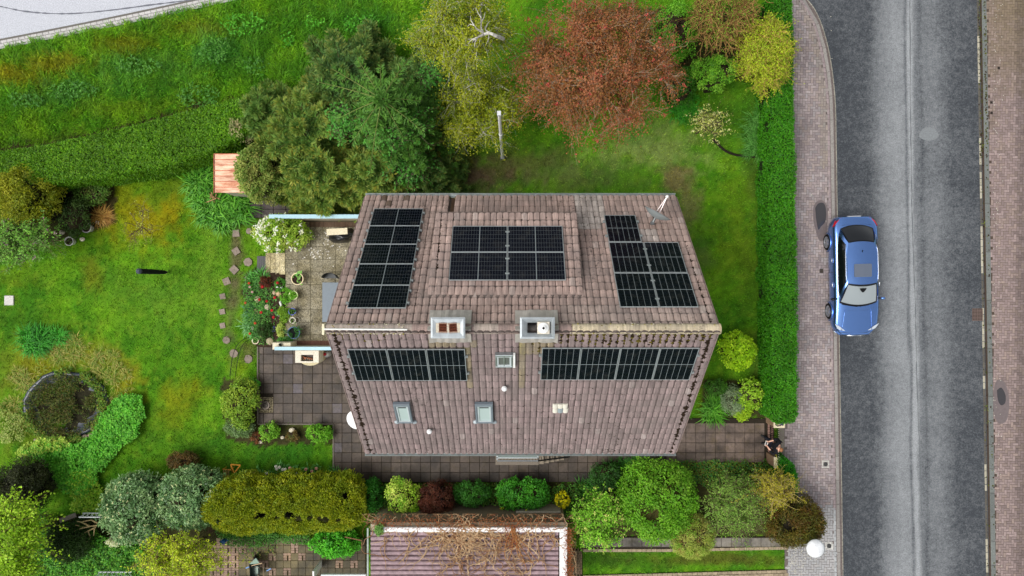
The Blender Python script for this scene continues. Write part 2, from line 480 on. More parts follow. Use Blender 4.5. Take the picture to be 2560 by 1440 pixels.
# ------------------------------------------------------------------ roads
def mat_asphalt(name, light, dark, bands=False):
    m, nt, b, o = new_mat(name)
    geo = N(nt, 'ShaderNodeNewGeometry').outputs['Position']
    sp = N(nt, 'ShaderNodeSeparateXYZ'); nt.links.new(geo, sp.inputs[0])
    speck = ramp(nt, noise(nt, 26, 5, .8), [(.34, .62), (.66, 1.34)])
    big = noise(nt, 4.5, 9, .8, dist=.3)
    if bands:
        # a worn, drying strip runs along the road either side of the centre joint
        mp = N(nt, 'ShaderNodeMapping'); mp.inputs['Scale'].default_value = (1, .12, 1)
        nt.links.new(geo, mp.inputs[0])
        nz = noise(nt, 1.6, 6, .65, mp.outputs[0])
        ad = N(nt, 'ShaderNodeMath', operation='MULTIPLY_ADD'); nt.links.new(nz, ad.inputs[0]); ad.inputs[1].default_value = .5; nt.links.new(sp.outputs[0], ad.inputs[2])
        ad2 = N(nt, 'ShaderNodeMath', operation='MULTIPLY_ADD'); nt.links.new(sp.outputs[1], ad2.inputs[0]); ad2.inputs[1].default_value = .0165; nt.links.new(ad.outputs[0], ad2.inputs[2])
        mr = N(nt, 'ShaderNodeMapRange'); mr.inputs[1].default_value = 14.08; mr.inputs[2].default_value = 19.83
        nt.links.new(ad2.outputs[0], mr.inputs[0])
        prof = ramp(nt, mr.outputs[0], [(.0, .06), (.20, .10), (.30, .42), (.39, .60), (.455, .58), (.472, .26), (.492, .80), (.512, .80), (.535, .42), (.574, .20), (.603, .34), (.68, .36), (.80, .14), (.92, .10)])
        bl_ = N(nt, 'ShaderNodeMath', operation='MULTIPLY_ADD'); nt.links.new(big, bl_.inputs[0]); bl_.inputs[1].default_value = 1.0
        b0 = N(nt, 'ShaderNodeMath', operation='MULTIPLY_ADD'); nt.links.new(noise(nt, .55, 4, .6), b0.inputs[0]); b0.inputs[1].default_value = .4; nt.links.new(prof, b0.inputs[2]); nt.links.new(b0.outputs[0], bl_.inputs[2])
        fn = N(nt, 'ShaderNodeMath', operation='MULTIPLY_ADD'); nt.links.new(noise(nt, 14, 8, .85), fn.inputs[0]); fn.inputs[1].default_value = 1.3; nt.links.new(bl_.outputs[0], fn.inputs[2])
        mr2 = N(nt, 'ShaderNodeMapRange'); mr2.inputs[1].default_value = 1.36; mr2.inputs[2].default_value = 2.25; nt.links.new(fn.outputs[0], mr2.inputs[0])
        fac = mr2.outputs[0]
    else:
        fac = ramp(nt, big, [(.3, .2), (.7, .9)])
    c = mixc(nt, fac, dark, light)
    nt.links.new(mixc(nt, 1.0, c, speck, 'MULTIPLY'), b.inputs['Base Color'])
    b.inputs['Roughness'].default_value = .82; b.inputs['Specular IOR Level'].default_value = .3
    bump(nt, b, noise(nt, 90, 3), .5, .01)
    return m
M_ROAD = mat_asphalt('worn dark asphalt', S(154, 157, 159), S(58, 62, 67), True)
M_ROAD2 = mat_asphalt('light asphalt', S(196, 198, 204), S(180, 182, 190))

def W(poly, z=0.0): return [(PX(x), PY(y)) for x, y in poly]
b = MB(); b.prism(W(ROAD_R), -.2, .0)
tag(b.build('road', M_ROAD), kind='structure')
b = MB(); b.prism(W([(x, y - 24) if y > -400 else (x, y) for x, y in ROAD_TL]), -.2, .0)
light_road = tag(b.build('road', M_ROAD2), kind='structure')
# a skid curve on the light road, a thin tar line
def sheet_line(pts, w, z, name, mat, c, jit=0.0):
    b = MB(c); pts = [Vector((PX(x), PY(y), 0)) for x, y in pts]
    L = []; Rr = []
    for i, p in enumerate(pts):
        t = (pts[min(i + 1, len(pts) - 1)] - pts[max(i - 1, 0)]).normalized(); n = Vector((-t.y, t.x, 0))
        ww = w * random.uniform(1 - jit, 1 + jit) / 2
        L.append(p + n * ww + Vector((0, 0, z))); Rr.append(p - n * ww + Vector((0, 0, z)))
    n = len(pts)
    b.add(L + Rr, [(n + i, n + i + 1, i + 1, i) for i in range(n - 1)])
    return b.build(name, mat)
def smooth(pts, n=8):
    out = []
    P_ = [np.array(pts[0])] + [np.array(p, float) for p in pts] + [np.array(pts[-1])]
    for i in range(1, len(P_) - 2):
        for k in range(n):
            t = k / n; a, b_, c, d = P_[i - 1], P_[i], P_[i + 1], P_[i + 2]
            out.append(tuple(.5 * ((2 * b_) + (-a + c) * t + (2 * a - 5 * b_ + 4 * c - d) * t * t + (-a + 3 * b_ - 3 * c + d) * t ** 3)))
    out.append(tuple(pts[-1])); return out
o = sheet_line(smooth([(-40, 8), (10, 18), (60, 28), (130, 34), (200, 33), (290, 24), (380, 12), (460, 2), (520, -8)]), .055, .004, 'tyre_mark', M_CONC, S(112, 114, 122), .5)
tag(o, kind='structure')
# centre joint and cracks of the dark road
cj = smooth([(2262, -20), (2264, 200), (2266, 420), (2270, 600), (2277, 800), (2282, 1000), (2290, 1200), (2296, 1460)], 14)
cj = [(x + random.uniform(-.7, .7), y) for x, y in cj]
o = sheet_line([(x + 12, y) for x, y in cj], .03, .005, 'road_joint', M_CONC, S(104, 108, 110), .7); tag(o, kind='structure')
b = MB(S(128, 132, 134))
b.prism([(PX(2322 + 24 * math.cos(t) * (1 + .08 * math.sin(3 * t))), PY(335 + 17 * math.sin(t))) for t in np.linspace(0, 6.28, 26)[:-1]], -.1, .004)
tag(b.build('asphalt_patch', M_CONC), kind='structure')

# ------------------------------------------------------------------ brick pavements
M_BRICK = mat_plain('paver', (1, 1, 1), .85, 0, .3, 14, .22, .3, 50)
M_JOINT = mat_plain('joint sand', (1, 1, 1), .95, 0, .1, 20, .4, .3)
U_ = 6.5 / 60
PCOL_L = [S(160, 147, 146), S(170, 158, 156), S(152, 140, 140), S(166, 152, 147), S(158, 150, 150)]
PCOL_R = [S(144, 127, 123), S(152, 135, 131), S(136, 120, 116), S(148, 131, 123)]
def brick_mesh(w, l, h=.05):
    b = MB(); b.bbox(-w / 2, w / 2, -l / 2, l / 2, -h, 0, .006, (1, 1, 1)); return mk_mesh('brick', b.V, b.F, b.C, M_BRICK)
ME_BH = brick_mesh(2 * U_ - .012, U_ - .012); ME_BV = brick_mesh(U_ - .012, 2 * U_ - .012)
def pave(parent, poly, theta, org, colf, zt, cull=None):
    """herringbone bricks inside poly (photo pixels): the middle 300 one by one, the rest joined"""
    X = np.array([p[0] for p in poly]); Y = np.array([p[1] for p in poly])
    x0, x1, y0, y1 = X.min(), X.max(), max(Y.min(), -30), min(Y.max(), 1470)
    out = []
    ct, st = math.cos(theta), math.sin(theta)
    n = int((x1 - x0) / 6.5) + 14; mny = int((y1 - y0) / 6.5) + 14
    for j in range(-14, mny):
        for i in range(-14, n):
            k = (i - j) % 4
            if k == 0: u, v, h = i + 1, j + .5, True
            elif k == 2: u, v, h = i + .5, j, False
            else: continue
            px = org[0] + (u * ct - v * st) * 6.5; py = org[1] + (u * st + v * ct) * 6.5
            out.append((px, py, h))
    A = np.array([(a, b_) for a, b_, _ in out])
    keep = inpoly(A[:, 0], A[:, 1], poly) & (A[:, 1] > -20) & (A[:, 1] < 1460)
    out = [o for o, k in zip(out, keep) if k]
    out.sort(key=lambda o: abs(o[1] - 720) + (400 if cull and cull(o[0], o[1]) else 0))
    rest = MB()
    for q, (px, py, h) in enumerate(out):
        c = colf(px, py); z = zt + random.uniform(-.003, .003)
        rz = -theta + random.uniform(-.012, .012)
        if q < 300:
            inst('brick', ME_BH if h else ME_BV, parent, (PX(px), PY(py), z), (random.uniform(-.008, .008), random.uniform(-.008, .008), rz), color=c)
        else:
            w, l = (2 * U_ - .012, U_ - .012) if h else (U_ - .012, 2 * U_ - .012)
            M = Matrix.Translation((PX(px), PY(py), z)) @ Matrix.Rotation(rz, 4, 'Z')
            rest.bbox(-w / 2, w / 2, -l / 2, l / 2, -.05, 0, .006, c, M)
    tag(rest.build('paving_bricks', M_BRICK, parent), kind='stuff')

def pavement(poly, zt, c):
    b = MB(c); b.prism(W(poly), -.25, zt - .012)
    o = b.build('pavement', M_JOINT); return tag(o, kind='structure')
pl = pavement(PAVE_L, .03, S(112, 102, 98))
def cl(px, py):
    c = random.choice(PCOL_L) * random.uniform(.86, 1.12)
    if py > 1262 + (px - 2060) * .02: c = (c * .35 + S(160, 164, 164) * .65)
    g = fbm(px, py, 1 / 60., 31) - .5
    c = c * (1 + g * .5)
    if px > lpx(py) - 22 and py < 420: c = c * .75 + S(130, 124, 100) * .3
    return c
pave(pl, [(1972, -20), (1982, 1048), (1963, 1062), (1963, 1150), (1980, 1172), (1984, 1290), (1968, 1340), (1968, 1470)] + [(lpx(y) - 2.5, y) for y in range(1470, -21, -15)], .015, (1984, -14), cl, .03)
pr = pavement(PAVE_R, .12, S(88, 76, 68))
def cr(px, py):
    c = random.choice(PCOL_R) * random.uniform(.86, 1.12)
    g = np.clip((300 - py) / 300 + (fbm(px, py, 1 / 50., 41) - .5) * 1.5, 0, 1)
    c = c * (1 - g * .55) + S(112, 100, 62) * g * .55
    if px > 2535: c = c * .72
    return c
pave(pr, [(rpx(-40) + 13, -40), (rpx(1480) + 13, 1480), (2620, 1480), (2620, -40)], .0165, (2462, -20), cr, .12)

# edge bricks, kerb stones and gutter stones follow the road
def run(parent, name, f, y0, y1, step, w, zt, h, colf, mat, gap=.012, dy=0):
    y = y0
    while y < y1:
        ya, yb = y, min(y + step, y1)
        a = Vector((PX(f(ya)), PY(ya), 0)); c_ = Vector((PX(f(yb)), PY(yb), 0))
        m = (a + c_) / 2; d = c_ - a
        ang = math.atan2(d.y, d.x)
        b = MB(); b.bbox(-d.length / 2 + gap / 2, d.length / 2 - gap / 2, -w / 2, w / 2, -h, 0, .012, colf((ya + yb) / 2))
        me = mk_mesh(name, b.V, b.F, b.C, mat)
        inst(name, me, parent, (m.x, m.y, zt + random.uniform(-.003, .003)), (0, 0, ang))
        y = yb
rj = lambda c, a=.1: c * random.uniform(1 - a, 1 + a)
run(pl, 'edge_brick', lambda y: lpx(y) - 1.5, 0, 1450, 13, .10, .032, .06, lambda y: rj(S(152, 138, 138) if y < 1270 else S(164, 166, 166)), M_BRICK)
run(pl, 'kerb_stone', lambda y: lpx(y) + 7, 0, 1450, 60, .135, .03, .1, lambda y: rj(S(148, 143, 138)), M_CONC)
run(pl, 'gutter_stone', lambda y: lpx(y) + 15.5, 0, 1450, 15, .10, .012, .05, lambda y: rj(S(158, 154, 140), .18), M_CONC)
run(pr, 'kerb_stone', lambda y: rpx(y) + 6.5, -30, 1470, 60, .19, .135, .2, lambda y: rj(S(112, 116, 112), .14), M_CONC)
run(pr, 'gutter_stone', lambda y: rpx(y) - 4.5, -30, 1470, 17, .10, .006, .05, lambda y: rj(S(96, 92, 84) if (vnoise(y, 0, 1 / 60.) < .55) else S(178, 172, 152), .15), M_CONC)

# stone band of the light road: two courses, then a concrete edge
bandp = tag(light_road, None)
for row, (off, w) in enumerate(((7.5, 7.5), (15.5, 7.5))):
    run(light_road, 'edge_stone', lambda x: x, 0, 0, 1, .1, 0, .1, None, M_CONC) if False else None
    x = -20 + row * 7
    while x < 640:
        xa, xb = x, x + 15
        a = Vector((PX(xa), PY(tl_edge(xa, off)), 0)); c_ = Vector((PX(xb), PY(tl_edge(xb, off)), 0)); m = (a + c_) / 2; d = c_ - a
        if PY(tl_edge(x, off)) < 12.4:
            b = MB(); b.bbox(-d.length / 2 + .007, d.length / 2 - .007, -w / 120 + .006, w / 120 - .006, -.08, 0, .008, rj(S(196, 192, 190), .08))
            inst('edge_stone', mk_mesh('edge_stone', b.V, b.F, b.C, M_CONC), light_road, (m.x, m.y, .008 + random.uniform(-.003, .003)), (0, 0, math.atan2(d.y, d.x)))
        x = xb
b = MB(S(110, 106, 100)); b.prism([(PX(x), PY(tl_edge(x, 3))) for x in range(-40, 661, 50)] + [(PX(x), PY(tl_edge(x, 24.5))) for x in range(660, -41, -50)], -.2, -.004)
b.build('stone_bed', M_CONC, light_road)
b = MB(S(172, 172, 166)); b.prism([(PX(x), PY(tl_edge(x, -1))) for x in range(-40, 661, 50)] + [(PX(x), PY(tl_edge(x, 3.2))) for x in range(660, -41, -50)], -.2, .004)
b.build('edge_strip', M_CONC, light_road)

# puddles and damp patches
M_PUD = mat_glass_dark('puddle water', S(60, 58, 60), .04, .9)
M_DAMP = mat_plain('damp brick', (1, 1, 1), .45, 0, .5, 10, .2, .1)
def puddle(pts, c, z, name, mat, par):
    b = MB(c); b.prism(W(smooth(pts + [pts[0]], 5)[:-1]), z - .02, z); return b.build(name, mat, par)
for par, z, damp, wat in ((pl, .034, [(2032, 520), (2040, 505), (2056, 502), (2068, 520), (2068, 560), (2062, 596), (2048, 602), (2040, 580), (2033, 555)], [(2037, 520), (2045, 509), (2058, 508), (2064, 524), (2063, 552), (2052, 566), (2045, 574), (2040, 552)]),
                          (pr, .124, [(2479, 975), (2486, 952), (2502, 950), (2514, 975), (2518, 1010), (2512, 1048), (2494, 1058), (2482, 1040), (2478, 1005)], [(2487, 975), (2498, 968), (2508, 985), (2508, 1005), (2498, 1012), (2490, 1000)])):
    d_ = puddle(damp, S(112, 101, 100), z, 'puddle', M_DAMP, None); tag(d_, kind='structure')
    puddle(wat, (1, 1, 1), z + .004, 'water', M_PUD, d_)
# ------------------------------------------------------------------ the house
HX0, HX1 = -5.2, 5.8
RY, RZ = -1.142, 9.84             # ridge
NY, NZ = 3.19, 4.5                # north eave
SY, SZ_ = -5.78, 4.5              # south eave
class Plane:
    """a roof slope: u runs along x, v runs down the slope, n points out"""
    def __init__(s, y0, z0, y1, z1):
        s.O = Vector((0, y0, z0)); s.V = Vector((0, y1 - y0, z1 - z0)); s.L = s.V.length; s.V.normalize()
        s.U = Vector((1, 0, 0)); s.N = s.U.cross(s.V)
        if s.N.z < 0: s.N = -s.N
    def pt(s, u, v, off=0.0): return s.O + s.U * u + s.V * v + s.N * off
    def hit(s, px, py, off=0.0):
        d = Vector(((px - 1280) / FPX, (720 - py) / FPX, -1)); c = Vector((0, 0, CAM_H)); o = s.O + s.N * off
        t = (o - c).dot(s.N) / d.dot(s.N); p = c + d * t - o
        return p.dot(s.U), p.dot(s.V)
    def mat(s, u, v, off=0.0):       # local x = u, local y = up the slope, local z = n
        m = Matrix.Identity(4); y = -s.V
        x = s.U if s.U.cross(y).dot(s.N) > 0 else -s.U
        for i, a in enumerate((x, y, s.N)):
            for k in range(3): m[k][i] = a[k]
        p = s.pt(u, v, off)
        for k in range(3): m[k][3] = p[k]
        return m
PN = Plane(RY, RZ, NY, NZ)
PS = Plane(RY, RZ, SY, SZ_)
DX0, DX1 = -2.49, 2.08
DY0, DZ0, DY1, DZ1 = -.295, 8.80, 2.37, 6.5
PD = Plane(DY0, DZ0, DY1, DZ1)

house = thing('house', (0.3, -1.3, 0), 'detached house with weathered pinkish brown tiled gable roof carrying solar panels', 'house')
M_WALL = mat_plain('render wall', S(214, 208, 192), .9, 0, .2, 6, .12, .2)
M_TILE = None
def mat_tile():
    m, nt, b, o = new_mat('roof tile')
    c = colsrc(nt)
    geo = N(nt, 'ShaderNodeNewGeometry').outputs['Position']
    # streaks down the slope, pale lichen specks and dark algae
    mp = N(nt, 'ShaderNodeMapping'); mp.inputs['Scale'].default_value = (1, .10, .10); nt.links.new(geo, mp.inputs[0])
    st = ramp(nt, noise(nt, 16, 4, .65, mp.outputs[0]), [(.3, .58), (.7, 1.36)])
    c = mixc(nt, 1.0, c, st, 'MULTIPLY')
    gr = ramp(nt, noise(nt, 1.1, 5, .65), [(.38, 0.), (.68, .6)])
    c = mixc(nt, gr, c, S(118, 108, 104))
    li = N(nt, 'ShaderNodeMath', operation='MULTIPLY')
    nt.links.new(ramp(nt, noise(nt, 22, 5, .75), [(.60, 0.), (.68, 1.)]), li.inputs[0])
    nt.links.new(ramp(nt, noise(nt, .7, 3, .6), [(.44, .05), (.62, .95)]), li.inputs[1])
    c = mixc(nt, li.outputs[0], c, S(196, 188, 176))
    dk = N(nt, 'ShaderNodeMath', operation='MULTIPLY')
    nt.links.new(ramp(nt, noise(nt, 9, 5, .7), [(.56, 0.), (.66, .85)]), dk.inputs[0])
    nt.links.new(ramp(nt, noise(nt, .9, 2, .6, mp.outputs[0]), [(.45, .1), (.65, 1.)]), dk.inputs[1])
    c = mixc(nt, dk.outputs[0], c, S(52, 42, 34))
    nt.links.new(c, b.inputs['Base Color'])
    b.inputs['Roughness'].default_value = .8; b.inputs['Specular IOR Level'].default_value = .35
    bump(nt, b, noise(nt, 45, 4), .25, .01)
    return m
M_TILE = mat_tile()
TW = 11.0 / 55
TG = .3535
def tile_geo(w, l):
    """one interlocking pantile: broad roll, narrow trough; head at y=+l/2, nose at -l/2"""
    prof = [(-.5, -.006), (-.44, -.012), (-.38, .012), (-.20, .022), (.05, .024), (.28, .020), (.42, .008), (.497, -.006)]
    vs = []; fs = []
    n = len(prof)
    for (y, zz) in ((l / 2 + .03, -.012), (l / 2 - .07, .002), (l / 2 - .10, .006), (-l / 2 + .03, .034), (-l / 2, .040), (-l / 2 - .004, .012)):
        for x, z in prof: vs.append((x * w, y + (.016 * (1 - (x * 2.2) ** 2) if y > 0 else -.022 * (1 - (x * 2.1) ** 2)), z * (1 if zz != .012 else .9) + zz - (0.035 if zz == .012 else 0)))
    for r in range(5):
        for i in range(n - 1): fs.append((r * n + i + 1, r * n + i, (r + 1) * n + i, (r + 1) * n + i + 1))
    return vs, fs
TILE_V, TILE_F = tile_geo(TW, TG)
# moss, dirt and nose shadow painted below the tile above; interlock darker too
TILE_C = np.array([np.array((1, 1, 1)) * (.24 if r < 2 else 1.0 if r < 4 else .6) * (.62 if i in (0, 1, 7) else 1.16 if i == 2 else 1.0) for r in range(6) for i in range(8)])  # lighter strip beside the interlock is a painted highlight
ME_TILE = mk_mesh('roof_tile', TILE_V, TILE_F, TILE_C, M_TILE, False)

# ---- where the solar panels sit (photo pixels of each field's corners)
def field(pl, TL, TR, BL, BR, off=.13):
    a, b_, c, d = (pl.hit(*q, off) for q in (TL, TR, BL, BR))
    return ((a[0] + c[0]) / 2, (b_[0] + d[0]) / 2, min((a[1] + b_[1]) / 2, (c[1] + d[1]) / 2), max((a[1] + b_[1]) / 2, (c[1] + d[1]) / 2))
FIELDS = [
    ('A', PN, field(PN, (937, 523), (1058, 521.5), (866, 770), (1015, 770)), 1, 5, True),
    ('B', PD, field(PD, (1133, 565), (1408, 566), (1121, 699), (1412, 702)), 2, 2, True),
    ('C1', PN, field(PN, (1510, 539), (1588, 538), (1522, 605), (1604, 604)), 1, 1, False),
    ('C2', PN, field(PN, (1521, 607), (1695, 606), (1536, 682), (1719, 681)), 2, 1, False),
    ('C3', PN, field(PN, (1536, 684), (1720, 683), (1549, 768), (1746, 767)), 2, 1, False),
    ('D', PS, field(PS, (868, 875), (1161, 872), (892, 952), (1169, 950)), 3, 1, False),
    ('E', PS, field(PS, (1354, 871), (1748, 870), (1352, 949), (1724, 949)), 4, 1, False)]

def tile_colour(pl, x, v):
    j = random.uniform(.86, 1.12)
    if pl is PS: c = S(141, 123, 121)  # darker than the north slope: its shade is painted into the tiles
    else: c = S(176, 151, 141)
    r = random.random()
    if r < .025: c = c * .75 + S(206, 198, 190) * .25
    elif r < .10: c = c * .84
    if pl is PN:
        p = pl.pt(x, v); s = 1800 / (30 - p.z); px, py = 1280 + p.x * s, 720 - p.y * s
        if 1440 < px < 1512 and py < 585: c = c * .4 + S(206, 200, 192) * .6 * random.uniform(.7, 1.1)
        if 1590 < px < 1650 and 575 < py < 605: c = c * .5 + S(206, 200, 192) * .5
        if py < 515 and 960 < px < 1020 and random.random() < .5: c = S(104, 84, 68)
        if 1400 < px < 1800 and py > 770: c = c * .75 + S(176, 168, 158) * .25 * random.uniform(.6, 1.2)
    else:
        p = pl.pt(x, v); s = 1800 / (30 - p.z); px, py = 1280 + p.x * s, 720 - p.y * s
        if 1170 < px < 1340 and 835 < py < 930: c = c * .9
        for cx in (1120, 1345):
            if abs(px - cx) < 48 and 845 < py < 885 and random.random() < .6: c = c * .6 + S(140, 132, 60) * .4
        for cx in (1176, 1300):
            if abs(px - cx) < 9 and 845 < py < 960: c = c * .55 + S(150, 140, 80) * .45
    return c * j

def under_panel(pl, u, v, m=.12):
    for _, p2, (u0, u1, v0, v1), *_r in FIELDS:
        if p2 is pl and u0 + m < u < u1 - m and v0 + m < v < v1 - m: return True
    return False
tiles = []
def lay(pl, x0, ncol, v_end, nrow, skip=None):
    for r in range(nrow):
        v = v_end - TG * (r + .5)
        for cidx in range(ncol):
            u = x0 + TW * (cidx + .5)
            if skip and skip(u, v): continue
            M = pl.mat(u, v, .02)
            if random.random() < .9:
                M = M @ Matrix.Rotation(random.gauss(0, .006), 4, 'Z') @ Matrix.Translation((random.gauss(0, .003), random.gauss(0, .006), random.uniform(0, .006)))
            p = pl.pt(u, v); w = (1 / (30 - p.z)) ** 2 * abs((Vector((p.x, p.y, p.z - 30)).normalized()).dot(pl.N))
            if under_panel(pl, u, v): w *= .01
            tiles.append((w, M, tile_colour(pl, u, v)))
dtv = lambda x, v: None
def in_dormer(u, v):
    p = PN.pt(u, v)
    return DX0 + .1 < p.x < DX1 - .1 and DY0 + .25 < p.y < DY1 - .35
def valley_gap(u, v):
    p = PN.pt(u, v)
    return in_dormer(u, v) or (abs(p.x + 2.02) < .12 and p.y > DY1)
lay(PN, HX0, 55, PN.L + .04, 20, valley_gap)
lay(PS, HX0, 55, PS.L + .04, 20)
lay(PD, DX0, 23, PD.L + .03, 10)
tiles.sort(key=lambda t: -t[0])
rest = MB()
for i, (w, M, c) in enumerate(tiles):
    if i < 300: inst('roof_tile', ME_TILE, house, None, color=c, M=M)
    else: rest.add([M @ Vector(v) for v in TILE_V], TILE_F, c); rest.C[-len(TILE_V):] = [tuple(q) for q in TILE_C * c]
tag(rest.build('roof_tiles', M_TILE, house), kind='stuff')

# roof body and walls
def slab_quad(b, pts, th, c):
    n = (pts[1] - pts[0]).cross(pts[2] - pts[0]).normalized()
    if n.z < 0: n = -n
    lo = [p - n * th for p in pts]
    b.add(list(pts) + lo, [(0, 1, 2, 3), (7, 6, 5, 4)] + [(i, 4 + i, 4 + (i + 1) % 4, (i + 1) % 4) for i in range(4)], c)
b = MB(S(66, 56, 52))
for pl in (PN, PS):
    slab_quad(b, [pl.pt(HX0, 0), pl.pt(HX1, 0), pl.pt(HX1, pl.L), pl.pt(HX0, pl.L)], .16, None)
b.build('roof_deck', M_WOOD, house)
b = MB(S(66, 56, 52))
slab_quad(b, [PD.pt(DX0, 0), PD.pt(DX1, 0), PD.pt(DX1, PD.L), PD.pt(DX0, PD.L)], .12, None)
dorm = b.build('dormer', M_WOOD, house)
wx0, wx1, wy0, wy1 = HX0 + .35, HX1 - .35, SY + .42, NY - .40
b = MB((1, 1, 1))
gy0z = SZ_ + .42 * 5.34 / 4.638 - .2; gy1z = NZ + .40 * 5.34 / 4.33 - .2
for x, s in ((wx0, 0), (wx1, 1)):
    b.add([(x, wy0, -.1), (x, wy1, -.1), (x, wy1, gy1z), (x, RY, RZ - .25), (x, wy0, gy0z)], [(0, 1, 2, 3, 4) if s else (4, 3, 2, 1, 0)])
for y, z in ((wy0, gy0z), (wy1, gy1z)):
    b.add([(wx0, y, -.1), (wx1, y, -.1), (wx1, y, z), (wx0, y, z)], [(0, 1, 2, 3)])
b.build('wall', M_WALL, house)
def mainz(y): return RZ - (y - RY) * 5.34 / 4.33
b = MB(S(120, 96, 82))
for x in (DX0 + .16, DX1 - .16):
    yb = DY1 - .2
    b.add([(x, DY0, DZ0 - .1), (x, yb, DZ1 + .08), (x, yb, mainz(yb) - .05), (x + .05, DY0, DZ0 - .1), (x + .05, yb, DZ1 + .08), (x + .05, yb, mainz(yb) - .05)],
          [(0, 1, 2), (5, 4, 3), (0, 3, 4, 1), (1, 4, 5, 2)])
b.build('cheek', M_WOOD, dorm)
b = MB(S(224, 220, 210)); yb = DY1 - .22
b.box(DX0 + .2, DX1 - .2, yb - .1, yb, mainz(yb) - .1, DZ1 + .1); b.build('front', M_WALL, dorm)
# gutters
def gutter(b, x0, x1, y, z, out, r=.065):
    n = 7; vs = []; fs = []
    for x in (x0, x1):
        for i in range(n):
            a = math.pi * i / (n - 1)
            vs.append((x, y + out * (r - r * math.cos(a)), z - r * math.sin(a)))
        for i in range(n):
            a = math.pi * (n - 1 - i) / (n - 1); q = r + .012
            vs.append((x, y + out * (r - q * math.cos(a)), z - q * math.sin(a)))
    m = 2 * n
    fs += [(i, (i + 1) % m, m + (i + 1) % m, m + i) for i in range(m)] + [tuple(range(m)), tuple(range(2 * m - 1, m - 1, -1))]
    b.add(vs, fs, None)
zc = S(150, 158, 156)
for nm, a in (('gutter', (HX0 - .02, HX1 + .02, SY - .03, SZ_ - .03, -1)), ('gutter', (HX0 - .0, HX1, NY + .03, NZ - .03, 1))):
    b = MB(zc); gutter(b, *a); b.build(nm, M_ZINC, house)
b = MB(S(118, 104, 96)); gutter(b, DX0 + .1, DX1, DY1 + .0, DZ1 + .02, 1, .05); b.build('gutter', M_ZINC, dorm)
for x, y in ((HX0 + .5, NY - .33), (HX1 - .5, SY + .36)):
    b = MB(zc); b.tube([(x, y, SZ_ - .3), (x, y, 0)], .045, k=8); b.build('downpipe', M_ZINC, house)
# lead strip in the valley beside the dormer
b = MB(S(84, 62, 50)); b.prism([(-2.13, DY1 + .05), (-1.92, DY1 + .05), (-1.92, NY), (-2.13, NY)], 0, .01, cap=True)
v = []
for (x, vv) in ((-2.13, 0), (-1.92, 0), (-1.92, 1), (-2.13, 1)):
    t0 = (DY1 - RY) / 4.33 * PN.L; v.append(PN.pt(x, t0 + (PN.L - t0) * vv, .012))
b = MB(S(84, 62, 50)); b.add(v, [(0, 1, 2, 3)]); b.build('valley_sheet', M_ZINC, house)

# ridge tiles
def ridge_tile(c, x0, x1, r=.135):
    b = MB(c); n = 9; vs = []
    for x, k in ((x0, 1.0), (x1, .93), (x0, .86)):
        for i in range(n):
            a = math.pi * (-.12 + 1.24 * i / (n - 1))
            vs.append((x, RY + r * k * math.cos(a) * 1.12, RZ + .0 + r * k * math.sin(a) * .95))
    b.add(vs, [(i, i + 1, n + i + 1, n + i) for i in range(n - 1)] + [(i + 1, i, 2 * n + i, 2 * n + i + 1) for i in range(n - 1)])
    return b.build('ridge_tile', M_TILE, house)
nr = 32; step = 11.0 / nr
for i in range(nr):
    x0 = HX0 + i * step; s = 1800 / 20.16; px = 1280 + (x0 + step / 2) * s
    if px > 1428: c = S(196, 182, 152) * random.uniform(.88, 1.1)
    elif px < 1040 or 1190 < px < 1250: c = S(170, 156, 144) * random.uniform(.85, 1.1)
    else: c = S(150, 128, 120) * random.uniform(.88, 1.1)
    if 1085 < px < 1160 or 1310 < px < 1375: continue
    ridge_tile(c, x0 + .006, x0 + step + .03)
b = MB(S(206, 190, 150))
b.lathe([(.001, 0), (.16, .0), (.15, .03)], k=14, M=Matrix.Translation((HX1 + .0, RY, RZ)) @ Matrix.Rotation(R(90), 4, 'Y')); b.build('ridge_end', M_TILE, house)
b = MB(S(222, 214, 180))
b.lathe([(.001, 0), (.16, .0), (.15, .05)], k=14, M=Matrix.Translation((HX0 - .0, RY, RZ)) @ Matrix.Rotation(R(-90), 4, 'Y')); b.build('ridge_end', M_TILE, house)
# verge boards along both gables
for x in (HX0 - .03, HX1):
    for pl in (PN, PS):
        b = MB(S(140, 118, 112))
        slab_quad(b, [pl.pt(x, 0.06, .045), pl.pt(x + .03, 0.06, .045), pl.pt(x + .03, pl.L + .02, .045), pl.pt(x, pl.L + .02, .045)], .22, None)
        b.build('verge', M_TILE, house)
# moss lodged in the troughs along the verges, under the ridge and above the eaves
M_MOSS = mat_plain('moss', (1, 1, 1), .95, 0, .1, 40, .5, .6)
b = MB()
def moss(pl, u, v, r, c): 
    p = pl.pt(u, v, .03); b.blob(p, r, (1, 1.1, .5), 5, 3, .35, c * random.uniform(.7, 1.25))
dm, gm_, ym = S(46, 36, 26), S(92, 82, 30), S(150, 138, 60)
for k in range(330):
    v = random.random() ** 1.2 * PS.L; moss(PS, HX0 + TW * (1.05 + .0 * v) + random.gauss(0, .04), v, random.uniform(.025, .075), dm)
for k in range(260):
    v = random.random() ** 1.3 * PS.L; moss(PS, HX1 - TW * 1.0 + random.gauss(0, .04), v, random.uniform(.025, .075), dm)
for k in range(150):
    v = .9 + random.random() * 3.4; moss(PN, HX1 - TW * .9 + random.gauss(0, .03), v if random.random() < .5 else random.random() * 2, random.uniform(.015, .045), dm)
for k in range(900):
    cidx = random.randint(29, 54); u = HX0 + TW * cidx + random.gauss(0, .03); v = .12 + abs(random.gauss(0, .28)); moss(PS, u, v, random.uniform(.025, .065), random.choice((dm, dm, gm_)))
